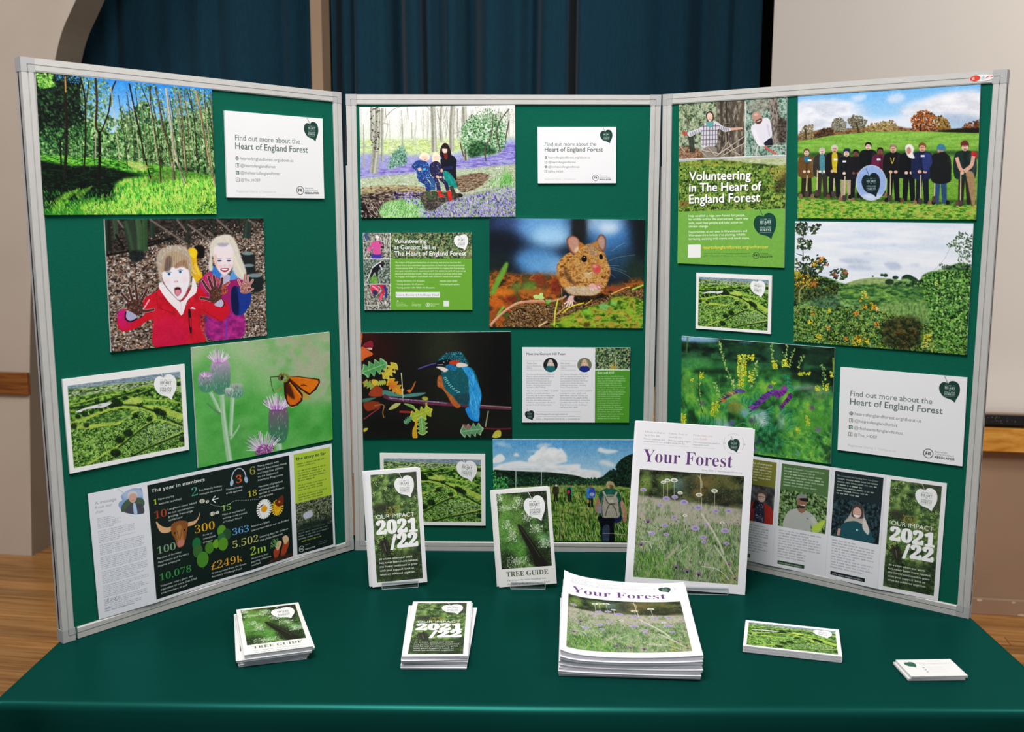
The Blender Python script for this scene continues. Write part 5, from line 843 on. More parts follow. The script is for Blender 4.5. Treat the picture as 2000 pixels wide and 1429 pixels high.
    c.L([f(295, 610), f(735, 626)], 3, '2c5c24', .8, False); c.text('2022  |  Registered Charity no  |  Company no', f(296, 640), f(740, 658), '2c5c24', 'r', 0, a=.6)
    x, y = f(792, 649); c.fr(x, y, 36, DKG); x, y = f(768, 243); c.leaf(x, y, 272, '14483c', 'f0f8f0', sy=1.08)
    return c

def find_card():
    c = CV(620, 442, [(135, 122), (1182, 122), (1177, 868), (140, 870)], 'f0eff2')
    G = '5f6f6c'
    c.text('Find out more about the', (232, 372), (917, 372), G, 'r', 0); c.text('Heart of England Forest', (232, 448), (1003, 448), G, 'r', .008)
    for i, (t, x1) in enumerate((('heartofenglandforest.org/about-us', 838), ('@heartofenglandforest', 643), ('@theheartofenglandforest', 695), ('@The_HOEF', 478))):
        y = 528 + i*62; c.text(t, (278, y+12), (x1, y+12), '7a8684', 'r', 0)
        if i == 0:
            c.O(247, y, 17, 17, G); c.O(247, y, 12, 12, 'f4f3f5'); c.L([(247, y-15), (247, y+15)], 3, G); c.L([(232, y), (262, y)], 3, G); c.O(247, y, 8, 14, G, 0, 0, .4)
        elif i == 2: c.P([(231, y-16), (264, y-16), (264, y+16), (231, y+16)], '3c6a54', False); c.O(248, y+2, 11, 11, 'e8f0ec'); c.O(248, y+2, 6, 6, '3c6a54')
        else:
            c.P([(230, y-17), (265, y-17), (265, y+17), (230, y+17)], G, False); c.P([(234, y-13), (261, y-13), (261, y+13), (234, y+13)], 'f4f3f5', False); c.text('f' if i == 1 else 't', (244, y+10), None, G, 'b', 0, 28)
    c.text('Registered Charity  |  Company no', (232, 824), (640, 824), 'a8b0b0', 'r', 0, a=.7)
    c.fr(906, 797, 38, '2c3638'); c.leaf(966, 160, 164, '1c4038', 'e8f0ec', sy=1.02)
    return c

def art_gorcott():
    c = CV(540, 384, [(70, 118), (1758, 112), (1765, 1308), (95, 1310)], '72b038')
    c.R(60, 110, 500, 1320, 'f0f0f0')
    for i, (y0, y1) in enumerate(((120, 512), (526, 902), (916, 1308))):
        Q = [(74, y0), (490, y0), (495, y1), (78+i*8, y1)]
        if i == 0: c.keep()
        c.tex(Q, ['2c2c30', '6c6c60', 'a4a498', 'd0ccc4'] if i != 1 else ['1c2420', '4c5c50', '84948c', 'b8c4b0'], 16, 20, 20+i, .3); c.dabs(Q, ['c8c4b8', '4c4c44', '88907c', 'e0dcd4'], 260, 4, 3, 60, 90, 30+i, .5)
    c.P([(90, 130), (150, 120), (160, 220), (100, 230)], '3c4c80', True, 8, .8)
    for p in ([(90, 170), (130, 280)], [(395, 180), (410, 400)], [(430, 190), (425, 420)]): c.L(p, 9, 'dcd8d0', .9)
    c.P([(215, 440), (350, 440), (345, 512), (215, 512)], '4438a0', True, 2); c.P([(160, 370), (190, 300), (230, 250), (330, 240), (370, 300), (360, 350), (340, 350), (350, 440), (230, 440), (225, 340), (190, 380)], 'e058a0', True, 1); c.L([(165, 350), (150, 370), (175, 400)], 40, 'e878b0'); c.L([(350, 330), (395, 345)], 30, '2c2c34'); c.L([(320, 240), (345, 290)], 10, '5c1c50')
    c.O(290, 205, 26, 34, 'f0dcdc', 0, 2); c.P([(262, 195), (270, 165), (300, 155), (325, 180), (318, 198)], 'f8f6f8', True, 1); c.P([(262, 200), (276, 198), (275, 240), (266, 235)], '2c1c1c', True, 2)
    c.P([(240, 640), (330, 560), (390, 570), (385, 640), (310, 700), (300, 840), (280, 845), (260, 720), (200, 810), (185, 800), (210, 700)], '1a1a20', True, 1); c.L([(210, 660), (300, 590), (360, 560)], 20, 'e0dce4'); c.L([(200, 700), (160, 800), (130, 870)], 14, 'd8d4d0'); c.L([(330, 610), (370, 690)], 22, 'd8d4e0'); c.O(372, 575, 20, 20, '3c2c2c'); c.tex([(200, 800), (290, 790), (280, 890), (180, 880)], ['5c9c3c', '8cc858', '2c5c20'], 14, 14, 40, .3, True, 5)
    c.P([(200, 930), (280, 925), (330, 1010), (290, 1040), (230, 1070), (190, 1000)], 'e03c60', True, 1); c.P([(310, 918), (420, 918), (400, 1060), (360, 1130), (320, 1090), (370, 1000)], 'c82840', True, 1); c.L([(370, 1060), (330, 1160)], 40, 'e8587c'); c.L([(400, 930), (430, 1040), (420, 1120)], 34, '2c3c8c'); c.L([(210, 940), (250, 960), (310, 1010)], 24, 'f4a0b0'); c.P([(220, 1010), (280, 1010), (290, 1070), (240, 1080)], '34345c', True, 3); c.L([(300, 1180), (320, 1290)], 14, 'e0dcd0'); c.L([(130, 1240), (280, 1250)], 9, 'd8d4c8'); c.O(420, 1200, 18, 26, 'e8e8f4', 0, 3)
    c.clip([(74, 118), (490, 118), (496, 1308), (96, 1308)]); c.R(60, 513, 500, 525, 'f0f0f0'); c.R(60, 903, 500, 915, 'f0f0f0'); c.keep()
    H = [(500, 113), (1758, 112), (1760, 516), (502, 514)]
    c.tex(H, ['1c2420', '2c3c2c', '4c6044', '6c8058'], 50, 40, 41, .26); bigleaves(c, H, ['7c9c58', '4c6844', 'a0b078', '2c3c2c', '8ca468', 'b09878', '5c7850', '1c2820'], 700, 13, 42, r1=22)
    c.P([(1640, 400), (1758, 300), (1760, 516), (1600, 516)], 'a8b070', True, 26, .5)
    c.clip(H)
    c.R(502, 516, 1770, 1315, '6fae38')
    for t, x1, y in (('Volunteering', 1057, 275), ('at Gorcott Hill in', 1195, 370), ('The Heart of England Forest', 1670, 465)): c.text(t, (563, y+5), (x1+5, y+5), '000', 'r', .01, a=.6); c.text(t, (558, y), (x1, y), 'fff', 'r', .014)
    T_ = ['The Heart of England Forest has an exciting new site at Gorcott Hill', 'where there are volunteer opportunities to learn and develop practical', 'conservation skills. It is a perfect opportunity to create new friendships', 'and gain valuable work experience with the added benefit of improving', 'physical and mental health. There are a variety of groups which look', 'to engage and support individuals with different needs and abilities.']
    for i, t in enumerate(T_): c.text(t, (570, 586+i*43.4), ((1590, 1645, 1645, 1658, 1610, 1595)[i], 586+i*43.4), 'f4faf0', 'b', 0)
    for t, x0, x1, y in (('• Young foresters (12-16 years)', 572, 1030, 870), ('• Young people (16-25 years)', 572, 1010, 922), ('• Young people with SEND (18-25 years)', 572, 1182, 975), ('• Adults with SEND', 1247, 1532, 872), ('• Unemployed adults', 1247, 1565, 924)): c.text(t, (x0, y), (x1, y), 'f4faf0', 'b', 0)
    c.R(577, 1032, 1262, 1116, 'f2f4f2'); c.text('Green Recovery Challenge Fund', (590, 1092), (1248, 1092), '7c7490', 's', -.02)
    c.text('Department', (582, 1206), (695, 1206), 'eef6ea', 'r'); c.text('for Environment', (582, 1228), (730, 1228), 'eef6ea', 'r'); c.text('Food & Rural Affairs', (582, 1250), (768, 1250), 'eef6ea', 'r'); c.O(610, 1172, 12, 12, 'eef6ea')
    c.text('The', (830, 1206), (865, 1206), 'eef6ea'); c.text('National Lottery', (828, 1228), (975, 1228), 'eef6ea', 'b'); c.text('Heritage Fund', (828, 1250), (966, 1250), 'eef6ea', 'b'); c.O(1073, 1230, 32, 32, 'e0f0d8'); c.O(1073, 1230, 22, 22, '6fae38'); c.O(1073, 1230, 10, 14, 'e0f0d8'); c.text('Environment', (1115, 1225), (1250, 1225), 'eef6ea', 'b'); c.text('Agency', (1115, 1250), (1190, 1250), 'eef6ea', 'b')
    c.R(1318, 1166, 1406, 1256, 'e8f0e8'); c.greek(1326, 1236, 72, 1, 12, '9cb0b8')
    c.leaf(1480, 138, 222, 'f6f6f6', '889088', sy=1.04)
    return c

def portrait(c, x, y, r, bg, sk, hair, top, long=True):
    c.keep(); c.O(x, y, r, r, bg); c.tex([(x-r, y-r), (x+r, y-r), (x+r, y+r), (x-r, y+r)], [bg, bg, '5c6450'], 30, 30, int(r), .25, False, 0, .5)
    c.O(x, y-r*.34, r*.34, r*.46, hair, 0, 2); c.P([(x-r*.36, y-r*.3), (x+r*.38, y-r*.3), (x+r*.56, y+r*.3), (x+r*.36, y+r*.5), (x-r*.4, y+r*.4), (x-r*.5, y+r*.2)], hair, True, 3)
    c.P([(x-r*.7, y+r*1.1), (x-r*.6, y+r*.3), (x-r*.2, y+r*.12), (x+r*.2, y+r*.12), (x+r*.6, y+r*.3), (x+r*.72, y+r*1.1)], top, True, 1)
    c.L([(x, y-r*.1), (x, y+r*.16)], r*.22, sk); c.O(x, y-r*.3, r*.21, r*.3, sk, 0, 1); c.L([(x-r*.1, y-r*.17), (x+r*.1, y-r*.17)], r*.05, 'fff'); c.L([(x-r*.12, y-r*.36), (x+r*.12, y-r*.36)], r*.035, '6c4c44', .7)
    t = np.linspace(0, 2*math.pi, 40); c.clip(np.c_[x+r*np.cos(t), y+r*np.sin(t)])

def art_team():
    c = CV(540, 376, [(80, 143), (1755, 150), (1735, 1308), (80, 1305)], 'f1f0f5')
    c.text('Meet the Gorcott Hill Team', (145, 262), (750, 262), '3c4448', 'r', .004)
    for x0, n1, n2, cx, bg, sk, hr, tp in ((145, 'Tasha Cain', 'Gorcott Biodiversity', 519, '15181c', 'e8c8c0', 'd8ccc4', '1c6870'), (675, 'Ellie Jones', 'Gorcott Education', 1047, '7c8068', 'e8b8a8', 'd8bc98', '1c2c80')):
        for yy in (352, 495): c.L([(x0, yy), (x0+245, yy)], 3, '8c9094', .8, False)
        c.text(n1, (x0+2, 402), None, '8a8e94', 'r', 0, 36); c.text(n2, (x0+2, 440), (x0+236, 440), 'a0a4aa', 'r', 0); c.text('Officer', (x0+2, 474), None, 'a0a4aa', 'r', 0, 32); portrait(c, cx, 417, 112, bg, sk, hr, tp)
    A1 = ['Our Gorcott Biodiversity Officer will', 'work to deliver positive biodiversity', 'and volunteering outcomes at', 'Gorcott Hill Wood as part of our', 'Green Recovery Challenge Fund', 'project - Growing Future Forest', 'Guardians (GRCF GFFG).']; A2 = ['Our Gorcott Education Officer will', 'work to develop and deliver learning', 'and volunteering programmes for', 'young people at Gorcott Hill Wood', 'as part of our Green Recovery', 'Challenge Fund project - Growing', 'Future Forest Guardians.']
    B1 = ['"The site at Gorcott Hill is beautiful', 'and has so much potential.', 'Not only will we be creating and', 'enhancing habitats for wildlife', 'but also providing fantastic', 'volunteer opportunities for local', 'people from all backgrounds."']; B2 = ['"I\'m particularly excited to establish', 'a group for young adults and', 'individuals with SEND that are', 'facing barriers to employability.', 'I\'m looking forward to seeing how', 'spending time in the Forest can', 'help them overcome challenges', 'and learn new skills."']
    c.lines(A1, 145, 572, 33.6, 29, '9498a0'); c.lines(A2, 672, 572, 33.6, 29, '9498a0'); c.lines(B1, 142, 828, 36, 32, '666c78', 's', off=-.02); c.lines(B2, 668, 828, 36, 32, '666c78', 's', off=-.02)
    for yy in (1143, 1217): c.L([(300, yy), (985, yy)], 3, '7c8084', .8, False)
    c.text('heartofenglandforest.org/contact-us', (297, 1188), (782, 1188), '80868c'); c.text('2022  |  Registered Charity no  |  Company no', (297, 1262), (975, 1262), '9498a0'); c.leaf(122, 1120, 146, '142c2c', 'e0e8e8', sy=1)
    c.L([(1200, 146), (1195, 1308)], 16, 'ecebf0', 1, False)
    H = [(1214, 146), (1752, 150), (1750, 486), (1212, 484)]; c.keep(); c.tex(H, ['14181a', '243428', '4c6c44', '7c9c5c'], 30, 30, 50, .28); bigleaves(c, H, ['7ca058', '4c7448', 'a8bc74', '2c3c34', '5c8868', 'c8c0a8', '1c2420'], 420, 10, 51, r1=18); c.dabs([(1440, 400), (1540, 400), (1530, 480), (1450, 480)], ['c89c3c', 'b8b848'], 20, 14, 1.3, 0, 90, 52, .8)
    c.clip(H)
    c.P([(1211, 500), (1749, 500), (1735, 1308), (1207, 1306)], '4f9a2c', False); c.text('Gorcott Hill', (1247, 553), (1502, 553), 'fff', 'b', .004)
    G_ = ['Gorcott Hill is a beautiful 60 acre', 'site near Redditch, the site contains', 'some natural woodland, hedgerows,', 'grassland and ponds and a vast', 'array of wildlife. Over the next', '2 years our "Growing Future Forest', 'Guardians" project will take place', 'with a specific focus on biodiversity', 'and people. Encompassing habitat', 'restoration and enhancement', 'and opportunities for younger', 'generations and people from a', 'wide range of backgrounds to', 'form long-lasting connections', 'to the natural world. The project', 'will have wide-reaching benefits.', 'One of the main goals of this', 'project is to restore and enhance', 'the habitats and wildlife that', 'already exist at Gorcott Hill.']
    c.lines(G_, 1245, 603, 34.2, 30, 'e0f0d0', 'r', off=.008)
    return c
def cover_impact(c, x, y, w_, h, seed=60):
    """the OUR IMPACT cover inside a white margin; box in drawing units"""
    m = w_*.085; I = [(x+m, y+m*.8), (x+w_-m*.9, y+m*.8), (x+w_-m*.9, y+h-m*.9), (x+m, y+h-m*.9)]
    c.R(x, y, x+w_, y+h, 'f1f0f3')
    X = lambda a: x+m + a*(w_-1.9*m); Y = lambda b: y+m*.8 + b*(h-1.7*m)
    c.tex(I, ['28361f', '44603a', '64883f', '8cb058'], w_*.11, w_*.09, seed, .24)
    r = rs(seed)
    for i in range(95):
        u, v = r.rand(), r.rand(); cx, cy, R = X(u), Y(v), w_*(.045+.05*r.rand()); hue = r.randint(4); pal = [('3f6428', '6c9444', '98bc62'), ('4a6c2c', '7ca44c', 'a8cc70'), ('35582a', '5c8440', '88ac5c'), ('4c7030', '84a850', 'b0cc78')][hue]
        c.P([(cx+R*math.cos(q)*1.05, cy+R*.25+R*math.sin(q)*1.05) for q in np.linspace(0, 6.28, 9)[:-1]], '1c2c16', True, w_*.012, .45)
        for k in range(46):
            q, e = r.rand()*6.28, r.rand()**.6; t_ = 1 - e + .35*(r.rand()-.5) - .25*math.sin(q)*e
            c.O(cx+R*e*math.cos(q), cy+R*e*math.sin(q), w_*.0085, w_*.007, pal[0 if t_ < .12 else 1 if t_ < .5 else 2], 0, 0, .9)
    c.P([(X(.62), Y(0)), (X(1), Y(0)), (X(1), Y(.2)), (X(.8), Y(.2)), (X(.6), Y(.08))], '3a3c34', True, w_*.03, .7); c.P([(X(.02), Y(.29)), (X(.25), Y(.27)), (X(.5), Y(.34)), (X(.3), Y(.36)), (X(.02), Y(.34))], '2c2c26', True, w_*.03, .75); c.P([(X(.12), Y(.62)), (X(.3), Y(.62)), (X(.34), Y(.72)), (X(.24), Y(.76)), (X(.14), Y(.7))], '2c2824', True, w_*.02, .85); c.L([(X(.2), Y(.64)), (X(.24), Y(.72))], w_*.012, '9c9484', .6)
    c.dabs([(X(.3), Y(.3)), (X(.6), Y(.3)), (X(.6), Y(.4)), (X(.3), Y(.4))], ['a8a040', 'b89838', '8c9838'], 60, w_*.012, 1.3, 0, 90, 5, .7); c.dabs([(X(.6), Y(.38)), (X(.9), Y(.38)), (X(.9), Y(.48)), (X(.6), Y(.48))], ['8c8c44', 'a08c44'], 50, w_*.012, 1.3, 0, 90, 6, .6)
    c.P([(X(0), Y(.75)), (X(1), Y(.72)), (X(1), Y(1)), (X(0), Y(1))], '1c241a', False, w_*.05, .55); c.R(x, y, x+w_, I[0][1], 'f1f0f3'); c.R(x, y, I[0][0], y+h, 'f1f0f3'); c.R(I[1][0], y, x+w_, y+h, 'f1f0f3'); c.R(x, I[2][1], x+w_, y+h, 'f1f0f3')
    c.text('OUR IMPACT', (X(.07), Y(.415)), (X(.9), Y(.415)), 'f8f8f8', 'r', -.006, ys=1.0)
    c.text('2021', (X(.07), Y(.552)), (X(.94), Y(.552)), 'fff', 's', .026, ys=.97); c.text('22', (X(.5), Y(.69)), (X(.93), Y(.69)), 'fff', 's', .026, ys=.97); c.P([(X(.33), Y(.71)), (X(.395), Y(.71)), (X(.49), Y(.565)), (X(.425), Y(.565))], 'fff', False)
    for i, (t, x1) in enumerate((('At a time when our work', .8), ('has never been more needed,', .92), ('the Forest continued to grow', .9), ('with your support. Look at', .82), ('what we achieved together.', .84))): c.text(t, (X(.08), Y(.795+i*.036)), (X(x1), Y(.795+i*.036)), 'f4f6f2', 'b', -.004)
    lw = w_*.36; c.leaf(X(1)-lw*1.16, Y(.03), lw, 'f5f5f5', '7c847c', sy=1.06)

def cover_tree():
    c = CV(400, 660, [(0, 0), (105, 0), (105, 173), (0, 173)], 'eeedea')
    I = [(7, 6.5), (98.5, 6.5), (98.5, 141), (7, 141)]
    c.tex(I, ['10140c', '1c2c14', '345a22', '5a8c38', '88b45c'], 16, 20, 1, .26)
    for x, y, rx, ry, col, a in ((30, 55, 24, 30, '7cc040', .7), (14, 80, 10, 40, '4c9430', .7), (38, 110, 22, 20, '5cb038', .75), (80, 60, 16, 24, '5c9c48', .6), (85, 15, 22, 12, '1c1c18', .85), (92, 45, 10, 24, '1a1c18', .8), (80, 122, 26, 18, '1c2416', .95), (20, 125, 18, 14, '1c2c18', .9), (60, 80, 16, 20, '2c4820', .7), (30, 20, 20, 12, '8cc04c', .6), (92, 95, 12, 10, '7cc8a0', .5)): c.O(x, y, rx, ry, col, 20, 5, a)
    for x, y, rx, ry, n in ((24, 32, 22, 6, 60), (46, 24, 8, 10, 36), (12, 14, 6, 10, 30), (60, 50, 10, 10, 40), (75, 72, 12, 8, 40), (30, 78, 8, 16, 40), (38, 130, 20, 10, 60), (88, 100, 12, 8, 40), (22, 62, 8, 8, 24)): c.O(x, y, rx*.6, ry*.5, 'e0ecd0', 0, 3, .6); c.dabs([(x-rx, y-ry), (x+rx, y-ry), (x+rx, y+ry), (x-rx, y+ry)], ['eef4ea', 'd8e8c8', 'b8d898'], n, .6, 1.3, 0, 90, n, .9, r1=1.3)
    c.dabs(I, ['1c2c14', '3f6c28', '6c9c48', '84ac5c', '24401a', '34602a', '141c10'], 2600, .4, 1.5, 40, 60, 5, .5, r1=1.1)
    c.P([(42, 68), (48, 66), (66, 95), (82, 122), (92, 141), (70, 141), (62, 116)], '1c1c14', True, 1); c.L([(46, 68), (64, 98), (78, 124)], 1.5, '5c5c44', .5)
    c.dabs([(60, 8), (98, 8), (98, 60), (84, 60)], ['2c2824', 'd8dcd8', '4c5c44', '16160f'], 160, .6, 1.5, 0, 90, 7, .8)
    for a in range(4): pass
    E = 'eeedea'; c.R(0, 0, 105, 6.5, E); c.R(0, 0, 7, 173, E); c.R(98.5, 0, 105, 173, E); c.R(0, 141, 105, 173, E)
    c.text('TREE GUIDE', (15, 155), (91, 155), '55603c', 's', 0, ys=1); c.text('Get to know the native broadleaf trees', (16, 163.5), (86, 163.5), '5c6060', 'i', .006); c.text('that make up the Heart of England Forest', (16, 170), (93, 170), '5c6060', 'i', .006)
    c.leaf(55, 14, 39, 'f4f4f4', '5c6460', sy=1.1)
    return c

def cover_mag():
    c = CV(760, 1074, [(0, 0), (210, 0), (210, 297), (0, 297)], 'f6f4f9')
    for x, w_, a, b, c1, d, e in ((13, 40, "A Forest that is", "'here for life'", '555a66', 'Here to celebrate and', 'conservation of our woods'), (57, 38, 'Future Forest', 'guardians', '66805c', 'How our young rangers', 'are saving the day'), (101, 40, 'Protecting our', 'grasslands', 'c0785c', 'with traditional hay meadow', 'restoration work')):
        c.text(a, (x, 20), None, c1, 's', -.03, 5.6); c.text(b, (x, 26), None, c1, 's', -.03, 5.6); c.text(d, (x, 32), None, 'a0a4ac', 'r', -.01, 4.2); c.text(e, (x, 36.5), None, 'a0a4ac', 'r', -.01, 4.2); c.L([(x, 40), (x+w_, 40)], .3, 'a8acb4', .8, False)
    c.text('Your Forest', (14, 72), (174, 72), '6e3f86', 's', -.006, ys=1.08)
    c.text('Spring 2023   |   heartofenglandforest.org', (120, 81.5), (192, 81.5), 'a4a4ac', 'r', 0)
    cx, cy = 174, 29; c.leaf(cx-10.5, cy-9, 21, '24443c', 'e0e8e4', sy=1.08)
    for i in range(40):
        a = i*math.pi/20
        if i % 10 in (4, 5): continue
        c.O(cx + 18*math.cos(a), cy + 18*math.sin(a), .5, .9, '94989c', math.degrees(a), 0, .6)
    c.text('30', (cx-20, cy+2), None, '7c8084', 's', -.03, 5); c.text('30', (cx+15.5, cy+2), None, '7c8084', 's', -.03, 5)
    I = [(9, 86), (196, 86), (196, 280), (9, 280)]
    c.grad(I, '2c3424', '343c28', (0, 86), (0, 140))
    c.tex([(9, 86), (196, 86), (196, 150), (9, 150)], ['14180f', '24301c', '3c4828', '54603c', '6c5c30'], 16, 12, 1, .28)
    for x, y, rx, ry, col in ((20, 112, 12, 20, '7ca03c'), (58, 106, 16, 14, '6c8c34'), (80, 108, 10, 14, '5c7c7c'), (105, 110, 14, 20, '2c3428'), (130, 100, 24, 12, '7c6430'), (120, 122, 14, 10, 'a08038'), (160, 100, 26, 12, '5c5c2c'), (170, 128, 24, 14, '242418'), (48, 128, 10, 14, '24301c'), (140, 130, 20, 12, '1c2014')): c.O(x, y, rx, ry, col, 0, 4, .7)
    c.dabs([(9, 86), (196, 86), (196, 145), (9, 140)], ['3c4c28', '6c7c38', '1c2414', '54643c', '7c6c38'], 500, .9, 1.3, 0, 90, 2, .4, r1=2)
    M = [(9, 134), (60, 138), (130, 142), (196, 145), (196, 280), (9, 280)]
    c.grad(M, 'b8a898', '6c8c44', (0, 138), (0, 240), False, 3)
    c.tex(M, ['5c7840', '84986c', 'a8a894', 'b8a8a0', '98a478'], 9, 14, 3, .26, False, 2, .75); c.tex([(9, 190), (196, 185), (196, 280), (9, 280)], ['2c4c20', '54803c', '84a860', 'a0ac80'], 8, 14, 4, .28, False, 10, .75)
    c.dabs(M, ['b8b0a8', 'c8c0bc', '94a080', '6c8850', 'd0c8c4', 'a89c94'], 1800, .45, 7, 85, 20, 5, .5); c.dabs([(9, 180), (196, 175), (196, 280), (9, 280)], ['4c8c34', '7cb050', '2c4c1c', 'b8c8a0', '5c9c40', '1c3414'], 1900, .45, 7, 80, 28, 6, .6); c.dabs([(9, 235), (80, 235), (80, 280), (9, 280)], ['6cac30', '8cc040', '3c7420'], 300, .6, 8, 80, 26, 7, .6)
    c.dabs([(9, 165), (196, 165), (196, 280), (9, 280)], ['5c3c4c', '3c2c34', '9c80b0', '7c5c8c'], 160, .9, 1.2, 0, 90, 8, .8, r1=1.5)
    def sc_(x, y, r, white, L):
        c.L([(x, y), (x + L*.06, y+L)], .9, 'c0c4ac' if white else '9ca884', .9); c.P([(x-r, y), (x-r*.6, y-r*.55), (x+r*.4, y-r*.6), (x+r, y-r*.05), (x+r*.5, y+r*.4), (x-r*.5, y+r*.45)], 'e4e4d8' if white else 'b0a0cc', True); c.O(x, y, r*.55, r*.28, '8c9078' if white else '9480b8', 0, .4)
    for x, y, r, wt, L in ((18, 123, 6, 0, 14), (53, 107, 5, 1, 28), (60, 103, 5.5, 1, 30), (72, 102, 6.5, 1, 34), (84, 124, 5, 1, 16), (118, 125, 6, 1, 22), (145, 116, 6, 1, 30), (60, 136, 7, 0, 20), (75, 132, 6, 0, 20), (92, 140, 7.5, 0, 20), (118, 148, 7, 0, 16), (150, 152, 6, 0, 16), (172, 150, 6, 0, 12), (50, 148, 5, 0, 12), (76, 168, 5, 0, 10), (60, 184, 6, 0, 10), (95, 164, 4, 1, 10), (115, 185, 8, 0, 10), (135, 176, 5, 0, 8), (168, 186, 8, 0, 10), (162, 172, 4, 1, 10), (130, 200, 6, 0, 8), (64, 200, 5, 0, 6), (38, 200, 7, 0, 6), (172, 208, 5, 0, 6), (132, 208, 5, 0, 6)): sc_(x, y, r, wt, L)
    for x, y in ((85, 256), (105, 262), (126, 266), (178, 244), (190, 268), (30, 178), (20, 220)): c.O(x, y, 4, 3, '8c5c9c', 0, .6, .9); c.O(x, y+2, 2, 2, '3c2840')
    c.L([(118, 88), (120, 110), (124, 148)], 1, 'd8d0b0', .9); c.L([(114, 90), (121, 100), (122, 112)], 2.4, 'c8c0a0', .6)
    c.L([(124, 158), (142, 182), (158, 206), (168, 228)], 3.5, 'd8d0c0', .75, True, .4); c.L([(150, 212), (172, 240), (190, 268)], 3.2, 'd0c8bc', .75, True, .4); c.L([(90, 215), (74, 236), (64, 245)], 3, 'b8a8a0', .7); c.L([(104, 218), (84, 236)], 2, 'c0ccb0', .6); c.L([(138, 200), (132, 218)], 2.4, '9c7080', .7)
    for p in ([(20, 215), (34, 216), (40, 228)], [(130, 252), (160, 256), (180, 272)], [(28, 196), (40, 200)]): c.L(p, 1.6, 'd4ccc8', .8)
    c.dabs([(165, 235), (196, 235), (196, 280), (160, 280)], ['c8b838', 'a8b040', '8c9038'], 60, .8, 4, 60, 30, 9, .6)
    E = 'f6f4f9'; c.R(0, 80 if 0 else 83, 210, 86, E); c.R(0, 83, 9, 297, E); c.R(196, 83, 210, 297, E); c.R(0, 280, 210, 297, E)
    return c

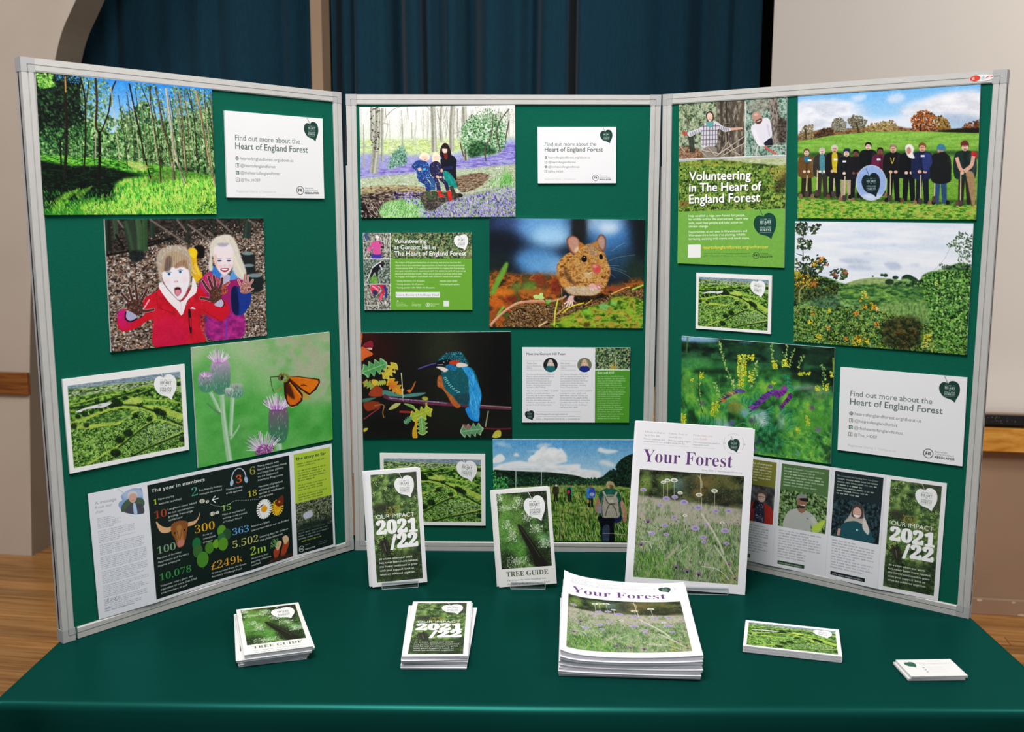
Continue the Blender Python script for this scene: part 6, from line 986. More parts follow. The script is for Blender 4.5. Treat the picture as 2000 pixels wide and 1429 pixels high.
def art_year():
    """four leaf-folded pages; drawn in millimetres, 396 x 210"""
    c = CV(1100, 600, [(0, 0), (396, 0), (396, 210), (0, 210)], 'ebecf4')
    G = '8a90a0'
    for i, (t, x1) in enumerate((('A message', 37), ('from our', 31), ('chair', 19))): c.text(t, (8, 20+i*7.3), (x1, 20+i*7.3), '9ca4ac', 'r', -.01, ys=1.1)
    S = lambda P: [((x-60)*.78 + 44, y) for x, y in P]
    c.P(S([(61, 22), (60, 14), (72, 8), (82, 6), (92, 8), (98, 12), (98, 50), (94, 51), (82, 49), (72, 46), (60, 40), (54, 30), (56, 24)]), '8caad8', True); c.P(S([(62, 12), (80, 7), (96, 12), (97, 22), (70, 22)]), 'b8c8e4', True, 1, .8); c.P(S([(58, 36), (62, 28), (74, 22), (97, 26), (97, 40), (62, 42)]), '4c6450', True); c.P(S([(64, 43), (68, 36), (78, 31), (92, 34), (97, 38), (98, 51), (82, 50)]), '4c4c58', True); c.P(S([(80, 32), (84, 32), (86, 50), (80, 49)]), 'b8d0f0'); c.O(59.6, 21, 5.5, 9, 'd8a898'); c.P(S([(72, 20), (73, 12), (80, 10), (87, 13), (88, 20), (84, 15), (76, 15)]), 'd8d4d4', True); c.L(S([(76, 26), (83, 26)]), .6, '9c5c58'); c.L(S([(56, 2), (64, 10)]), .7, 'b0b4bc')
    y = 44
    for n, wd in ((6, 32), (7, 50), (6, 62), (7, 64), (7, 64), (7, 64), (6, 60)):
        c.greek(9, y, wd, n, 3.1, G, .5, int(y), .5); y += n*3.1 + 2.1
    c.L([(11, 186), (15, 178), (14, 187), (20, 182), (23, 184), (26, 178), (24, 186), (31, 182)], .4, '505868', .8); c.text('Chair, Heart of England Forest', (9, 200), (50, 200), '505868', 'r', .01); c.greek(9, 195, 12, 1, 4, '404858')
    D = '15221f'; c.R(81.5, 6, 315, 205, D)
    c.text('The year in numbers', (87, 20), (169, 20), 'f4f6f6', 'b', 0)
    N = (('1', 88, 94, 41.5, 'c0d830'), ('2', 147, 157, 42.5, '58a898'), ('10', 88, 107, 66, 'b8402c'), ('3', 219, 229, 37, 'e05830'), ('6', 243, 253, 27.5, 'a0a048'), ('18', 237, 253.5, 67.5, 'c8b838'), ('15', 193, 208.5, 82, '90c050'), ('300', 148, 180.5, 110, 'e8b028'), ('363', 208, 236, 131, '6ca8e8'), ('5,502', 207, 251.5, 155, 'c8c878'), ('10,078', 88.5, 139, 175, '3c9848'), ('2m', 236, 265, 178, 'b0d838'), ('249k', 180, 223, 184, 'e8a838'))
    for t, x0, x1, y, col in N: c.text(t, (x0, y), (x1, y), col, 's', -.008, ys=1.06)
    c.text('£', (171, 184), (179.4, 184), 'e8a838', 'b', 0, ys=1.1); c.L([(216, 0), (216, 0.01)], .01, D)
    K = (('New charity', 96, 120, 35.6), ('website launched', 96, 130.5, 43.6), ('Eco-friendly holiday', 159.5, 196, 36.6), ('cottages developed', 159.5, 195, 43.3), ('Longhorn cows added', 109, 154, 56.5), ('to our conservation', 109, 149, 63.2), ('grazing, free range', 109, 147, 69.6), ('cattle herd', 109, 130, 75.8), ('Themed audio', 201.6, 229.3, 46), ('trails opened', 201.6, 228, 52.6), ('Young people with', 256.6, 295, 15.4), ('Special Educational Needs', 256.6, 310, 22.1), ('and Disabilities (SEND)', 256.6, 303, 28.8), ('on our Supported', 256.6, 293, 35.4), ('Internship Programme', 256.6, 302, 42), ('Hectares of grassland', 257, 300.6, 54.5), ('enhanced with 20', 257, 293, 61), ('species of wildflowers', 257, 303, 67.5), ('and grasses', 257, 282, 74), ('Miles of waymarked', 193.7, 230.5, 90), ('walking route created', 193.7, 234, 96.6), ('at College Wood', 193.7, 225, 103.2), ('Acres of', 160.5, 175.6, 118), ('woodland', 160.5, 180, 124.6), ('created', 160.5, 175, 131.2), ('Animal and plant', 239.6, 273.5, 125.2), ('species recorded at our 1st BioBlitz', 239.6, 309.6, 132.6), ('Learning days for children', 254.4, 307.3, 149.3), ('and adults delivered', 254.4, 296, 156), ('Percent of Forestry', 88, 125, 136.5), ('Apprentices and Forestry', 88, 136.6, 143.4), ('Interns employed', 88, 122, 150), ('Volunteer hours given, the', 89, 140.3, 185.5), ('equivalent of more than 5 full', 89, 146.6, 192), ('time members of staff', 89, 131, 198.4), ('An exciting tree', 237, 268.3, 185.6), ('planting milestone', 237, 273, 192), ('reached!', 237, 253.5, 198.4), ('Grant secured from the Green', 171, 228, 191.6), ('Recovery Challenge Fund', 171, 220, 198))
    c.text('100', (88, 127.8), (117, 127.8), '84a884', 's', -.008, ys=1.06)
    t = np.linspace(math.pi, 2*math.pi, 14); c.L(np.c_[224+12*np.cos(t), 30+20*np.sin(t)], 1.8, 'c0d0e0', 1, False); c.O(212, 34, 3, 6, 'a8c0dc', 10); c.O(236, 34, 3, 6, 'a8c0dc', -10); c.text('3', (219, 37), (229, 37), 'e05830', 's', -.008)
    c.P([(90, 74), (91, 71), (97, 80), (106, 86), (113, 86), (112, 93), (104, 95), (95, 90)], 'e0b080', True); c.P([(157, 74), (156, 80), (150, 86), (138, 87), (137, 93), (148, 93), (155, 86), (158, 78)], 'e0b080', True); c.P([(112, 85), (118, 80), (128, 80), (138, 86), (136, 102), (132, 118), (128, 126), (120, 125), (116, 108), (112, 98)], '8c5428', True); c.P([(120, 90), (128, 90), (129, 118), (121, 120)], 'b07840', True, 1); c.O(117, 99, 1.4, 1.8, '2c1810'); c.O(132, 98, 1.4, 1.8, '2c1810'); c.P([(120, 116), (130, 115), (129, 124), (121, 125)], 'c87c70', True); c.L([(120, 95), (124, 112), (128, 95)], .9, '6c3c1c')
    for x, y, a in ((163, 55, 25), (178, 82, 0)):
        c.O(x, y, 4.6, 3.8, 'e8e4cc', a); c.O(x+8, y+3*(a > 0), 2.6, 3, 'e8e4cc', a)
        for k in range(4): c.L([(x-3+k*2, y-3), (x-3+k*2, y+3)], .5, D, 1, False)
        c.L([(x+8, y-2), (x+8, y+5)], .5, D, 1, False)
    c.L([(180, 57), (189, 56.5)], 1.6, 'fff', 1, False); c.L([(184, 51), (179, 57), (184, 63)], 1.6, 'fff', 1, False)
    for x, y in smooth([(176, 64), (188, 71), (202, 73), (216, 68), (235, 72), (256, 76)], 7, False): c.O(x, y, .5, .5, 'fff')
    for cx, cy, R, col, n in ((289, 101, 14, 'f0c020', 18), (265, 97, 17, 'f6f6f4', 22)):
        for k in range(n):
            a = 2*math.pi*k/n; c.L([(cx+R*.25*math.cos(a), cy+R*.3*math.sin(a)), (cx+R*.82*math.cos(a), cy+R*1.1*math.sin(a))], R*.15, col, 1, False, 0, R*.2)
        c.O(cx, cy, R*.33, R*.38, 'e8a020')
    c.P([(285, 90), (292, 84), (300, 80), (301, 95), (293, 100), (287, 96)], '6c2c18', True); c.O(293, 91, 2.2, 2.5, 'e07020'); c.L([(256, 92), (264, 88)], 2, '3c2c10')
    for x, y, r, col in ((150, 128, 9, '1c7040'), (151, 142, 10, '3c6c34'), (158, 160, 12, '4c8c2c'), (170, 142, 9, '4c8428'), (181, 138, 7, '6ca828'), (191, 117, 9, '5c9c2c'), (199, 126, 9, '2c5430'), (190, 131, 8, '2f6c3c'), (192, 142, 10, '5c9428')):
        c.O(x, y, r*.8, r*1.2, col, 0); c.L([(x, y), (x, y+r*1.5)], .6, col)
    c.P([(298, 172), (304, 168), (308, 176), (300, 196), (292, 198), (292, 190)], 'b04428', True); c.P([(296, 162), (304, 160), (308, 170), (300, 176)], 'e0b890', True); c.P([(278, 184), (284, 178), (290, 182), (286, 196), (280, 198)], 'b04428', True); c.P([(282, 172), (290, 166), (294, 172), (286, 184)], 'e0b890', True); c.dabs([(272, 160), (288, 160), (288, 176), (272, 176)], ['8cc078', '5c9c58'], 50, 1, 1.5, 60, 60, 3, .9); c.P([(268, 199), (284, 196), (312, 198), (312, 204), (270, 204)], '4c2c20', True, 1, .8)
    for t, x0, x1, y in K: c.text(t, (x0, y), (x1, y), 'e4e8e6', 'r', .012, ys=1.05)
    c.R(323, 6.5, 392, 103, 'b4d040'); c.text('The story so far', (327, 19.5), (384, 19.5), '1c3430', 'b', 0, ys=1.1); y = 27
    for n in (2, 5, 3, 3): c.greek(329, y, 54, n, 4.9, '4c6430', .5, n*7, .6); y += n*4.9 + 4
    c.keep(); B = [(323, 103), (392, 103), (392, 161), (323, 161)]
    c.tex(B, ['16180f', '2c3428', '54604c', '8c9480', 'b0a890'], 5, 5, 5, .3); bigleaves(c, B, ['3c4c34', '6c7c5c', '1c2018', '9c9880', '54684c'], 700, 1, 6, r1=2); c.P([(337, 127), (352, 124), (354, 136), (340, 138)], 'c8c8dc', True, .6); c.P([(323, 145), (392, 145), (392, 161), (323, 161)], D, False, 4, .8); c.clip(B)
    c.R(323, 160, 392, 205, D); y = 164; c.greek(326, y, 58, 3, 5.6, 'b0bcb4', .45, 3, .6); c.greek(332, 181, 40, 1, 5, 'b0b838', .45, 4, .8)
    c.O(331, 195.5, 4.8, 6.2, 'f0f0f0'); c.O(331, 195.5, 4, 5.2, D); c.text('FR', (328, 198), (334, 198), 'f0f0f0', 'b', 0, ys=1.2); c.text('REGULATOR', (338, 200), (357, 200), 'f0f0f0', 'b', 0, ys=1.2); c.greek(338, 190, 16, 1, 4, 'c0c8c4', .45, 5, .7); c.greek(363, 192, 24, 2, 4, '94a09c', .4, 6, .6)
    c.R(315, 3, 323, 208, 'e6e8f0')
    return c

def art_people():
    c = CV(1000, 520, [(0, 0), (404, 0), (404, 210), (0, 210)], 'eaeaf1')
    pan = ((16, 108, '7c7c2c', 0), (118, 206, '4c7440', 1), (216, 301, '1c2c30', 2))
    for x0, x1, col, i in pan:
        yp = (61, 67, 60)[i] if i != 2 else 60
        c.keep(); c.R(x0, 6, x1, 57, col)
        Q = [(x0, 56), (x1, 56), (x1, 128.5), (x0, 128.5)]
        c.tex(Q, (['2c2c30', '4c4c50', '7c7c80'], ['1c2c18', '3c5c30', '6c9050', '94b478'], ['0c1418', '14242a', '2c444c'])[i], 12, 14, i+1, .28)
        if i: bigleaves(c, Q, (['3c6430', '7cA058', '1c2c14', '98b878'], ['1c343c', '0c1418', '34505c'])[i-1], 500, 1.5, i+5, r1=3.5)
        T_ = ('Hello, I am thankful of everyone', 'An army of fantastic volunteers help with', 'We were awarded funding from the Green')[i]
        c.clip([(x0, 6), (x1, 6), (x1, 128.5), (x0, 128.5)]); c.text(T_, (x0+4, 15), (x1-9, 15), 'e4ead8', 'r', .01); c.greek(x0+5, 19.5, x1-x0-14, 6, 5.4, 'dde6d0', .42, i+3, .75)
        y = 136; c.greek(x0+3, y, x1-x0-10, 11, 5.2, '8c8c98', .45, i+8, .55)
        c.R(x0+4, 196, x0+(52, 54, 66)[i], 203, ('5c6434', '2c4c34', '1c2428')[i]); c.text(('Forest officer', 'Sukhi, Woodside volunteer', 'Tasha, Gorcott Biodiversity Officer')[i], (x0+7, 201.3), (x0+(48, 50, 62)[i], 201.3), 'f0f0ec', 'b', 0)
    # first person: red coat
    c.keep(); c.sh(15, -6)
    c.P([(40, 134), (48, 100), (62, 92), (78, 96), (90, 104), (92, 134)], 'b82c24', True); c.P([(58, 96), (72, 94), (76, 134), (56, 134)], '343850', True); c.dabs([(58, 98), (72, 98), (74, 134), (58, 134)], ['c8c8d8', '1c1c34'], 40, 1.2, 1.3, 0, 90, 4, .8); c.O(68, 84, 8, 10, 'd8b0a0'); c.P([(58, 84), (60, 72), (69, 69), (78, 74), (78, 84), (72, 77), (62, 78)], '5c4c48', True); c.L([(61, 83), (75, 83)], .9, '2c2424'); c.L([(64, 89), (72, 89)], 1, 'f0e8e8'); c.P([(54, 94), (60, 92), (62, 100), (52, 110)], '24242c', True)
    c.sh(0, 0); c.clip([(16, 56), (108, 56), (108, 128.5), (16, 128.5)]); c.keep(); c.sh(10, -4)
    c.P([(120, 134), (122, 108), (132, 96), (146, 92), (160, 94), (174, 102), (182, 116), (186, 128), (178, 132), (168, 118), (166, 134)], 'b8bab4', True); c.L([(170, 104), (182, 124)], 9, 'c4c6c0'); c.O(150, 79, 9, 12, 'a06c54'); c.P([(139, 76), (141, 67), (150, 63), (158, 67), (160, 76), (152, 72), (144, 72)], '8c9088', True); c.P([(146, 72), (160, 70), (160, 76), (148, 76)], '1c1c20', True); c.P([(144, 85), (157, 85), (152, 91), (147, 90)], '3c2420', True, .4); c.L([(146, 84.5), (156, 84.5)], 1.6, 'f4f0ee'); c.P([(142, 92), (150, 100), (158, 92)], '9c6850', True); c.L([(160, 108), (164, 109)], 1, '3c444c')
    c.P([(172, 122), (192, 106), (194, 112), (184, 130), (174, 134)], 'b8d840', True, 1)
    c.sh(0, 0); c.clip([(118, 56), (206, 56), (206, 128.5), (118, 128.5)]); c.keep(); c.sh(9, -8)
    c.P([(241, 84), (244, 74), (252, 70), (261, 76), (265, 92), (272, 112), (266, 122), (258, 104), (244, 102), (238, 108), (229, 108), (236, 96)], 'b8b0a4', True, .6); c.P([(242, 82), (244, 73), (252, 69), (260, 74), (262, 84), (261, 94), (243, 94)], '4c3c38', True, .5); c.P([(222, 134), (226, 112), (240, 103), (256, 103), (272, 108), (280, 122), (280, 134)], '1c5460', True); c.O(251, 85, 7.6, 10.5, 'd8a898'); c.P([(245, 89), (257, 89), (251, 94)], 'f4ecec', True); c.L([(245, 88.5), (257, 88.5)], .8, '9c4c4c'); c.P([(264, 92), (274, 112), (272, 122), (262, 110)], 'd8d0c8', True, .6); c.O(253, 117, 2, 2, 'a0e0e0'); c.L([(220, 134), (222, 120)], 5, 'c89888')
    c.sh(0, 0); c.clip([(216, 56), (301, 56), (301, 128.5), (216, 128.5)])
    cover_impact(c, 305, 0, 99, 210, 60)
    for x in (113, 211, 304.5): c.L([(x, 0), (x, 210)], .5, 'c8c8d4', .8, False)
    return c

def art_bizcard():
    c = CV(300, 200, [(0, 0), (85, 0), (85, 55), (0, 55)], 'e8e7e6'); c.leaf(7, 8, 17, '2c6050', 'e0e8e4', txt=False, sy=1.0)
    c.text('Heart of England Forest', (31, 16), None, 'b4b8b8', 'r', 0, 4.4)
    for i in range(3): c.greek(36, 27+i*7, 34, 1, 4, 'b8bcbc', .4, i, .5); c.O(31, 27+i*7, 1.6, 1.6, '8c9894')
    return c
# ------------------------------------------------------------------ materials
def mat(name, col, rough=.6, metal=0, spec=.5, noise=None, bump=None, sheen=0):
    m = bpy.data.materials.new(name); m.use_nodes = True; nt = m.node_tree; b = nt.nodes['Principled BSDF']
    b.inputs['Base Color'].default_value = (*col, 1); b.inputs['Roughness'].default_value = rough; b.inputs['Metallic'].default_value = metal
    b.inputs['Specular IOR Level'].default_value = spec
    if sheen: b.inputs['Sheen Weight'].default_value = sheen; b.inputs['Sheen Roughness'].default_value = .5
    tc = nt.nodes.new('ShaderNodeTexCoord')
    if noise:
        sc_, amt, st = noise; mp = nt.nodes.new('ShaderNodeMapping'); mp.inputs['Scale'].default_value = st; n = nt.nodes.new('ShaderNodeTexNoise'); n.inputs['Scale'].default_value = sc_; n.inputs['Detail'].default_value = 6
        r = nt.nodes.new('ShaderNodeValToRGB'); r.color_ramp.elements[0].position = .3; r.color_ramp.elements[1].position = .7
        r.color_ramp.elements[0].color = (*[c*(1-amt) for c in col], 1); r.color_ramp.elements[1].color = (*[min(1, c*(1+amt)) for c in col], 1)
        nt.links.new(tc.outputs['Object'], mp.inputs[0]); nt.links.new(mp.outputs[0], n.inputs[0]); nt.links.new(n.outputs[0], r.inputs[0]); nt.links.new(r.outputs[0], b.inputs['Base Color'])
    if bump:
        sc_, st, vec = bump; mp = nt.nodes.new('ShaderNodeMapping'); mp.inputs['Scale'].default_value = vec; n = nt.nodes.new('ShaderNodeTexNoise'); n.inputs['Scale'].default_value = sc_; n.inputs['Detail'].default_value = 4
        bp = nt.nodes.new('ShaderNodeBump'); bp.inputs['Strength'].default_value = st; bp.inputs['Distance'].default_value = .002
        nt.links.new(tc.outputs['Object'], mp.inputs[0]); nt.links.new(mp.outputs[0], n.inputs[0]); nt.links.new(n.outputs[0], bp.inputs['Height']); nt.links.new(bp.outputs[0], b.inputs['Normal'])
    return m
def lin(h): return tuple(float(v/12.92 if v <= .04045 else ((v+.055)/1.055)**2.4) for v in hx(h))
def printmat(name, im, rough=.42):
    m = bpy.data.materials.new(name); m.use_nodes = True; nt = m.node_tree; b = nt.nodes['Principled BSDF']
    t = nt.nodes.new('ShaderNodeTexImage'); t.image = im; t.interpolation = 'Cubic'; t.extension = 'EXTEND'
    u = nt.nodes.new('ShaderNodeUVMap'); u.uv_map = 'UVMap'; nt.links.new(u.outputs[0], t.inputs[0])
    nt.links.new(t.outputs[0], b.inputs['Base Color']); b.inputs['Roughness'].default_value = rough; b.inputs['Specular IOR Level'].default_value = .22
    return m
FELT = mat('green_felt', lin('0a5d4a'), .95, 0, .1, (900, .14, (1, 1, 1)), (1400, .35, (1, 1, 1)))
ALU = mat('brushed_aluminium', lin('c6c4c1'), .45, .08, .45, (60, .03, (1, 1, 1)))
CAP = mat('grey_plastic_corner', lin('b0b0b0'), .5, 0, .4)
DARK = mat('dark_slot', lin('15161a'), .8)
PAPER = mat('white_paper', lin('f0eff2'), .7, 0, .25, (300, .02, (1, 1, 1)))
PAGES = mat('page_edges', lin('e8e7ee'), .8, 0, .2, (30, .05, (.2, .2, 90)))
CARDE = mat('white_board_edge', lin('e6e6e6'), .8, 0, .2)
CLOTH = mat('dark_green_satin', lin('06352f'), .33, 0, .5, (3, .05, (1, 1, 1)), (900, .06, (1, .25, 1)))
CREAM = mat('cream_painted_wall', lin('cebfaf'), .7, 0, .3, (3, .05, (1, 1, 1)), (60, .15, (1, 1, 1)))
REVEAL = mat('grey_brown_reveal', lin('8b8070'), .8, 0, .2, (5, .05, (1, 1, 1)))  # inner faces of the arch, darker than the wall front
BROWN = mat('brown_painted_board', lin('aa8c73'), .6, 0, .3, (4, .06, (1, 1, 1)), (80, .1, (1, 1, 1)))
POST = mat('tan_painted_post', lin('a58a6f'), .6, 0, .3, (9, .1, (1, 1, .3)))
CURT = mat('navy_teal_curtain', lin('183c4d'), .9, 0, .1, (220, .14, (1, 1, .12)), (500, .3, (1, 1, .3)), .1)
BLACKC = mat('void_black', lin('16130f'), .95, 0, .05)  # black colour put in for the dark void behind the curtains
SCREEN = mat('off_white_screen', lin('e4dbd1'), .55, 0, .3)
LEDGE = mat('speckled_black_metal', lin('17191a'), .45, 0, .5)
nt = CLOTH.node_tree; pb = nt.nodes['Principled BSDF']; pb.inputs['Specular IOR Level'].default_value = 0; pb.inputs['Roughness'].default_value = 1
gs = nt.nodes.new('ShaderNodeBsdfGlossy'); gs.inputs['Color'].default_value = (.10, .80, .66, 1); gs.inputs['Roughness'].default_value = .36; mxs = nt.nodes.new('ShaderNodeMixShader'); mxs.inputs[0].default_value = .055
nt.links.new(pb.outputs[0], mxs.inputs[1]); nt.links.new(gs.outputs[0], mxs.inputs[2]); nt.links.new(mxs.outputs[0], nt.nodes['Material Output'].inputs[0])
def wood(name, c0, c1, c2, st, sc_=3.0, rough=.35, vary=0):
    m = bpy.data.materials.new(name); m.use_nodes = True; nt = m.node_tree; b = nt.nodes['Principled BSDF']
    tc = nt.nodes.new('ShaderNodeTexCoord'); oi = nt.nodes.new('ShaderNodeObjectInfo'); mp = nt.nodes.new('ShaderNodeMapping'); mp.inputs['Scale'].default_value = st
    ad = nt.nodes.new('ShaderNodeVectorMath'); ad.operation = 'MULTIPLY_ADD'; cb = nt.nodes.new('ShaderNodeCombineXYZ')
    for i in range(3): nt.links.new(oi.outputs['Random'], cb.inputs[i])
    ad.inputs[1].default_value = (17, 17, 17); nt.links.new(cb.outputs[0], ad.inputs[0]); nt.links.new(tc.outputs['Object'], ad.inputs[2])
    n = nt.nodes.new('ShaderNodeTexNoise'); n.inputs['Scale'].default_value = sc_; n.inputs['Detail'].default_value = 7; n.inputs['Distortion'].default_value = .6
    r = nt.nodes.new('ShaderNodeValToRGB'); e = r.color_ramp.elements; e[0].position = .3; e[0].color = (*lin(c0), 1); e[1].position = .72; e[1].color = (*lin(c2), 1); k = e.new(.5); k.color = (*lin(c1), 1)
    nt.links.new(ad.outputs[0], mp.inputs[0]); nt.links.new(mp.outputs[0], n.inputs[0]); nt.links.new(n.outputs[0], r.inputs[0])
    out = r.outputs[0]
    if vary:
        hs = nt.nodes.new('ShaderNodeHueSaturation'); ma = nt.nodes.new('ShaderNodeMath'); ma.operation = 'MULTIPLY_ADD'; ma.inputs[1].default_value = vary; ma.inputs[2].default_value = 1 - vary/2
        nt.links.new(oi.outputs['Random'], ma.inputs[0]); nt.links.new(ma.outputs[0], hs.inputs['Value']); nt.links.new(out, hs.inputs['Color']); out = hs.outputs[0]
    nt.links.new(out, b.inputs['Base Color']); b.inputs['Roughness'].default_value = rough; b.inputs['Specular IOR Level'].default_value = .4
    return m
FLOORW = wood('oiled_floor_wood', '8a5a2c', 'b07c42', 'c4935a', (1.2, 26, 26), 3, .36, .5)
SUB = mat('dark_subfloor', lin('3a2412'), .9)
RAILL = wood('dark_varnished_rail', '6a3a12', '8a5020', 'a0662c', (2, 30, 30), 3, .4)
RAILR = wood('golden_varnished_rail', 'b06c22', 'dc983c', 'f0b860', (3, 14, 14), 3, .35)
ACR = bpy.data.materials.new('clear_acrylic'); ACR.use_nodes = True; nt = ACR.node_tree; nt.nodes.clear()
o_ = nt.nodes.new('ShaderNodeOutputMaterial'); mx = nt.nodes.new('ShaderNodeMixShader'); tr = nt.nodes.new('ShaderNodeBsdfTransparent'); gl = nt.nodes.new('ShaderNodeBsdfGlossy'); fr_ = nt.nodes.new('ShaderNodeLayerWeight')
tr.inputs[0].default_value = (.93, .95, .95, 1); gl.inputs['Roughness'].default_value = .06; fr_.inputs[0].default_value = .1
nt.links.new(fr_.outputs[1], mx.inputs[0]); nt.links.new(tr.outputs[0], mx.inputs[1]); nt.links.new(gl.outputs[0], mx.inputs[2]); nt.links.new(mx.outputs[0], o_.inputs[0])

EDGE = bpy.data.materials.new('acrylic_glint'); EDGE.use_nodes = True; nt = EDGE.node_tree; nt.nodes.clear()  # half-clear pale colour, paints the glints on the stand edges
o_ = nt.nodes.new('ShaderNodeOutputMaterial'); mx = nt.nodes.new('ShaderNodeMixShader'); tr = nt.nodes.new('ShaderNodeBsdfTransparent'); df = nt.nodes.new('ShaderNodeBsdfDiffuse'); df.inputs[0].default_value = (.72, .80, .84, 1); mx.inputs[0].default_value = .5
nt.links.new(tr.outputs[0], mx.inputs[1]); nt.links.new(df.outputs[0], mx.inputs[2]); nt.links.new(mx.outputs[0], o_.inputs[0])

# ------------------------------------------------------------------ building helpers
def link(o, parent=None):
    sc.collection.objects.link(o)
    if parent: o.parent = parent
    return o
def tag(o, label=None, cat=None, group=None, kind=None):
    for k, v in (('label', label), ('category', cat), ('group', group), ('kind', kind)):
        if v: o[k] = v
    return o
def mesh(name, V, F, mats, parent=None, mi=None, uv=None, smooth_=False):
    m = bpy.data.meshes.new(name); m.from_pydata([tuple(v) for v in V], [], F)
    for x in (mats if isinstance(mats, (list, tuple)) else [mats]): m.materials.append(x)
    if mi: m.polygons.foreach_set('material_index', mi)
    if uv is not None:
        L = m.uv_layers.new(name='UVMap')
        for p in m.polygons:
            for li in p.loop_indices: L.data[li].uv = uv[m.loops[li].vertex_index]
    if smooth_: m.polygons.foreach_set('use_smooth', [True]*len(m.polygons))
    m.update()
    return link(bpy.data.objects.new(name, m), parent)
def empty(name, loc=(0, 0, 0), M=None, parent=None):
    o = bpy.data.objects.new(name, None); o.empty_display_size = .05; link(o, parent)
    if M is not None: o.matrix_world = M
    else: o.location = loc
    return o
def box(name, a, b, m, parent=None, bev=0):
    (x0, y0, z0), (x1, y1, z1) = a, b
    bm = bmesh.new(); vs = [bm.verts.new((x, y, z)) for x in (x0, x1) for y in (y0, y1) for z in (z0, z1)]
    for f in ((0, 1, 3, 2), (4, 6, 7, 5), (0, 4, 5, 1), (2, 3, 7, 6), (0, 2, 6, 4), (1, 5, 7, 3)): bm.faces.new([vs[i] for i in f])
    if bev: bmesh.ops.bevel(bm, geom=bm.edges[:], offset=bev, segments=2, affect='EDGES', profile=.5)
    bmesh.ops.recalc_face_normals(bm, faces=bm.faces)
    me = bpy.data.meshes.new(name); bm.to_mesh(me); bm.free(); me.materials.append(m)
    return link(bpy.data.objects.new(name, me), parent)
def extrude(name, prof, L, m, parent=None, darkfaces=()):
    """profile (y, z) closed, run along +x for L"""
    n = len(prof); V = [(0, y, z) for y, z in prof] + [(L, y, z) for y, z in prof]
    F = [(i, (i+1) % n, n+(i+1) % n, n+i) for i in range(n)] + [tuple(range(n))[::-1], tuple(range(n, 2*n))]
    return mesh(name, V, F, [m, DARK], parent, [1 if i in darkfaces else 0 for i in range(n)] + [0, 0])
def frame_mat(o, x, y):
    x = Vector(x).normalized(); y = Vector(y); y = (y - x*y.dot(x)).normalized(); z = x.cross(y)
    return Matrix(((x[0], y[0], z[0], o[0]), (x[1], y[1], z[1], o[1]), (x[2], y[2], z[2], o[2]), (0, 0, 0, 1)))

# ------------------------------------------------------------------ the hall
TH = math.atan(.145)
HALL = frame_mat((-2.0, 2.03, TZ), (math.cos(TH), -math.sin(TH), 0), (math.sin(TH), math.cos(TH), 0))   # x along the wall, y away from us, z up; z=0 at table height
FZ = -TZ
def hall(o): o.matrix_world = HALL; return o
floor = hall(box('floor', (-2.6, -4.2, FZ-.05), (6.0, 1.6, FZ-.012), SUB)); tag(floor, kind='structure')
R_ = random.Random(4); pl_mesh = {}
for i in range(48):
    y = 1.02 - i*.068
    x = -1.4 - R_.random()*1.5
    while x < 4.6:
        L = R_.choice((1.2, 1.6, 2.0)); x1 = min(x+L, 5.6)
        vis = (x < 1.7 or x1 > 3.05) and not (y < -2.0)
        if vis:
            if L not in pl_mesh:
                b = box('plank', (0, 0, -.012), (L-.002, .0658, 0), FLOORW, None, .0012); pl_mesh[L] = b.data; b.parent = floor
            else: b = bpy.data.objects.new('plank', pl_mesh[L]); link(b, floor)
            b.location = (x, y, FZ + R_.random()*.0008)
        x += L
# arched cream wall on the left: outline with depth
edge = smooth([(.0, FZ), (.05, .05), (.12, .7), (.2455, 1.253), (.3476, 1.472), (.56, 1.8), (.85, 2.1), (1.3, 2.38), (1.8, 2.52), (2.35, 2.56)], 5, False)
V = []; F = []; n = len(edge); T_ = .17
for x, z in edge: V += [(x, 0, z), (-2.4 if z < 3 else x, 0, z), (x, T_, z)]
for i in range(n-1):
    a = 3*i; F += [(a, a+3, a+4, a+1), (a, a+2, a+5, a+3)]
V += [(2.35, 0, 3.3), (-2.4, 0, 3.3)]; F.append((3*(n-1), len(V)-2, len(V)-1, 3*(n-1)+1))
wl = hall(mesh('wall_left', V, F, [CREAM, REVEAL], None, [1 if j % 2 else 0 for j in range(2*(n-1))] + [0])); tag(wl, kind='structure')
rl = hall(box('trim_1', (-2.4, -.022, -.049), (.05, -.0005, .04), RAILL, None, .003)); tag(rl, kind='structure')
hall(box('trim_2', (1.6, -.05, -.13), (5.6, -.0005, -.047), RAILR, None, .003)).__setitem__('kind', 'structure')
wr = hall(box('wall_right', (1.6, 0, FZ), (5.6, .14, .02), BROWN)); tag(wr, kind='structure')
wu = hall(box('wall_back', (3.05, .002, .02), (5.6, .14, 3.3), CREAM)); tag(wu, kind='structure')
sk = hall(box('baseboard_right', (1.6, -.016, FZ), (5.6, -.0005, -.675), BROWN, None, .003)); tag(sk, kind='structure')
PC = mat('bare_chipped_paint', lin('d8c8a8'), .8)
for x, z, w_ in ((3.715, -.681, .012), (3.83, -.683, .009), (3.86, -.728, .02), (3.9, -.684, .006)):
    t = np.linspace(0, 6.28, 9)[:-1]; rr = rs(int(x*100)); P_ = [(x + w_*math.cos(a)*(.6+.5*rr.rand()), -.0168, z + .005*math.sin(a)*(.6+.5*rr.rand())) for a in t]
    M_ = HALL @ Matrix.Identity(4); c_ = mesh('paint_chip', P_, [tuple(range(8))], PC, sk)
sf = hall(box('wall_stage', (-.6, .34, FZ), (3.2, .44, -.02), BROWN)); tag(sf, kind='structure')
bd = hall(box('void_backdrop', (-1.5, 1.1, FZ), (5.6, 1.14, 3.3), BLACKC)); tag(bd, kind='structure')  # added black sheet, stands in for the shade in the curtain gap
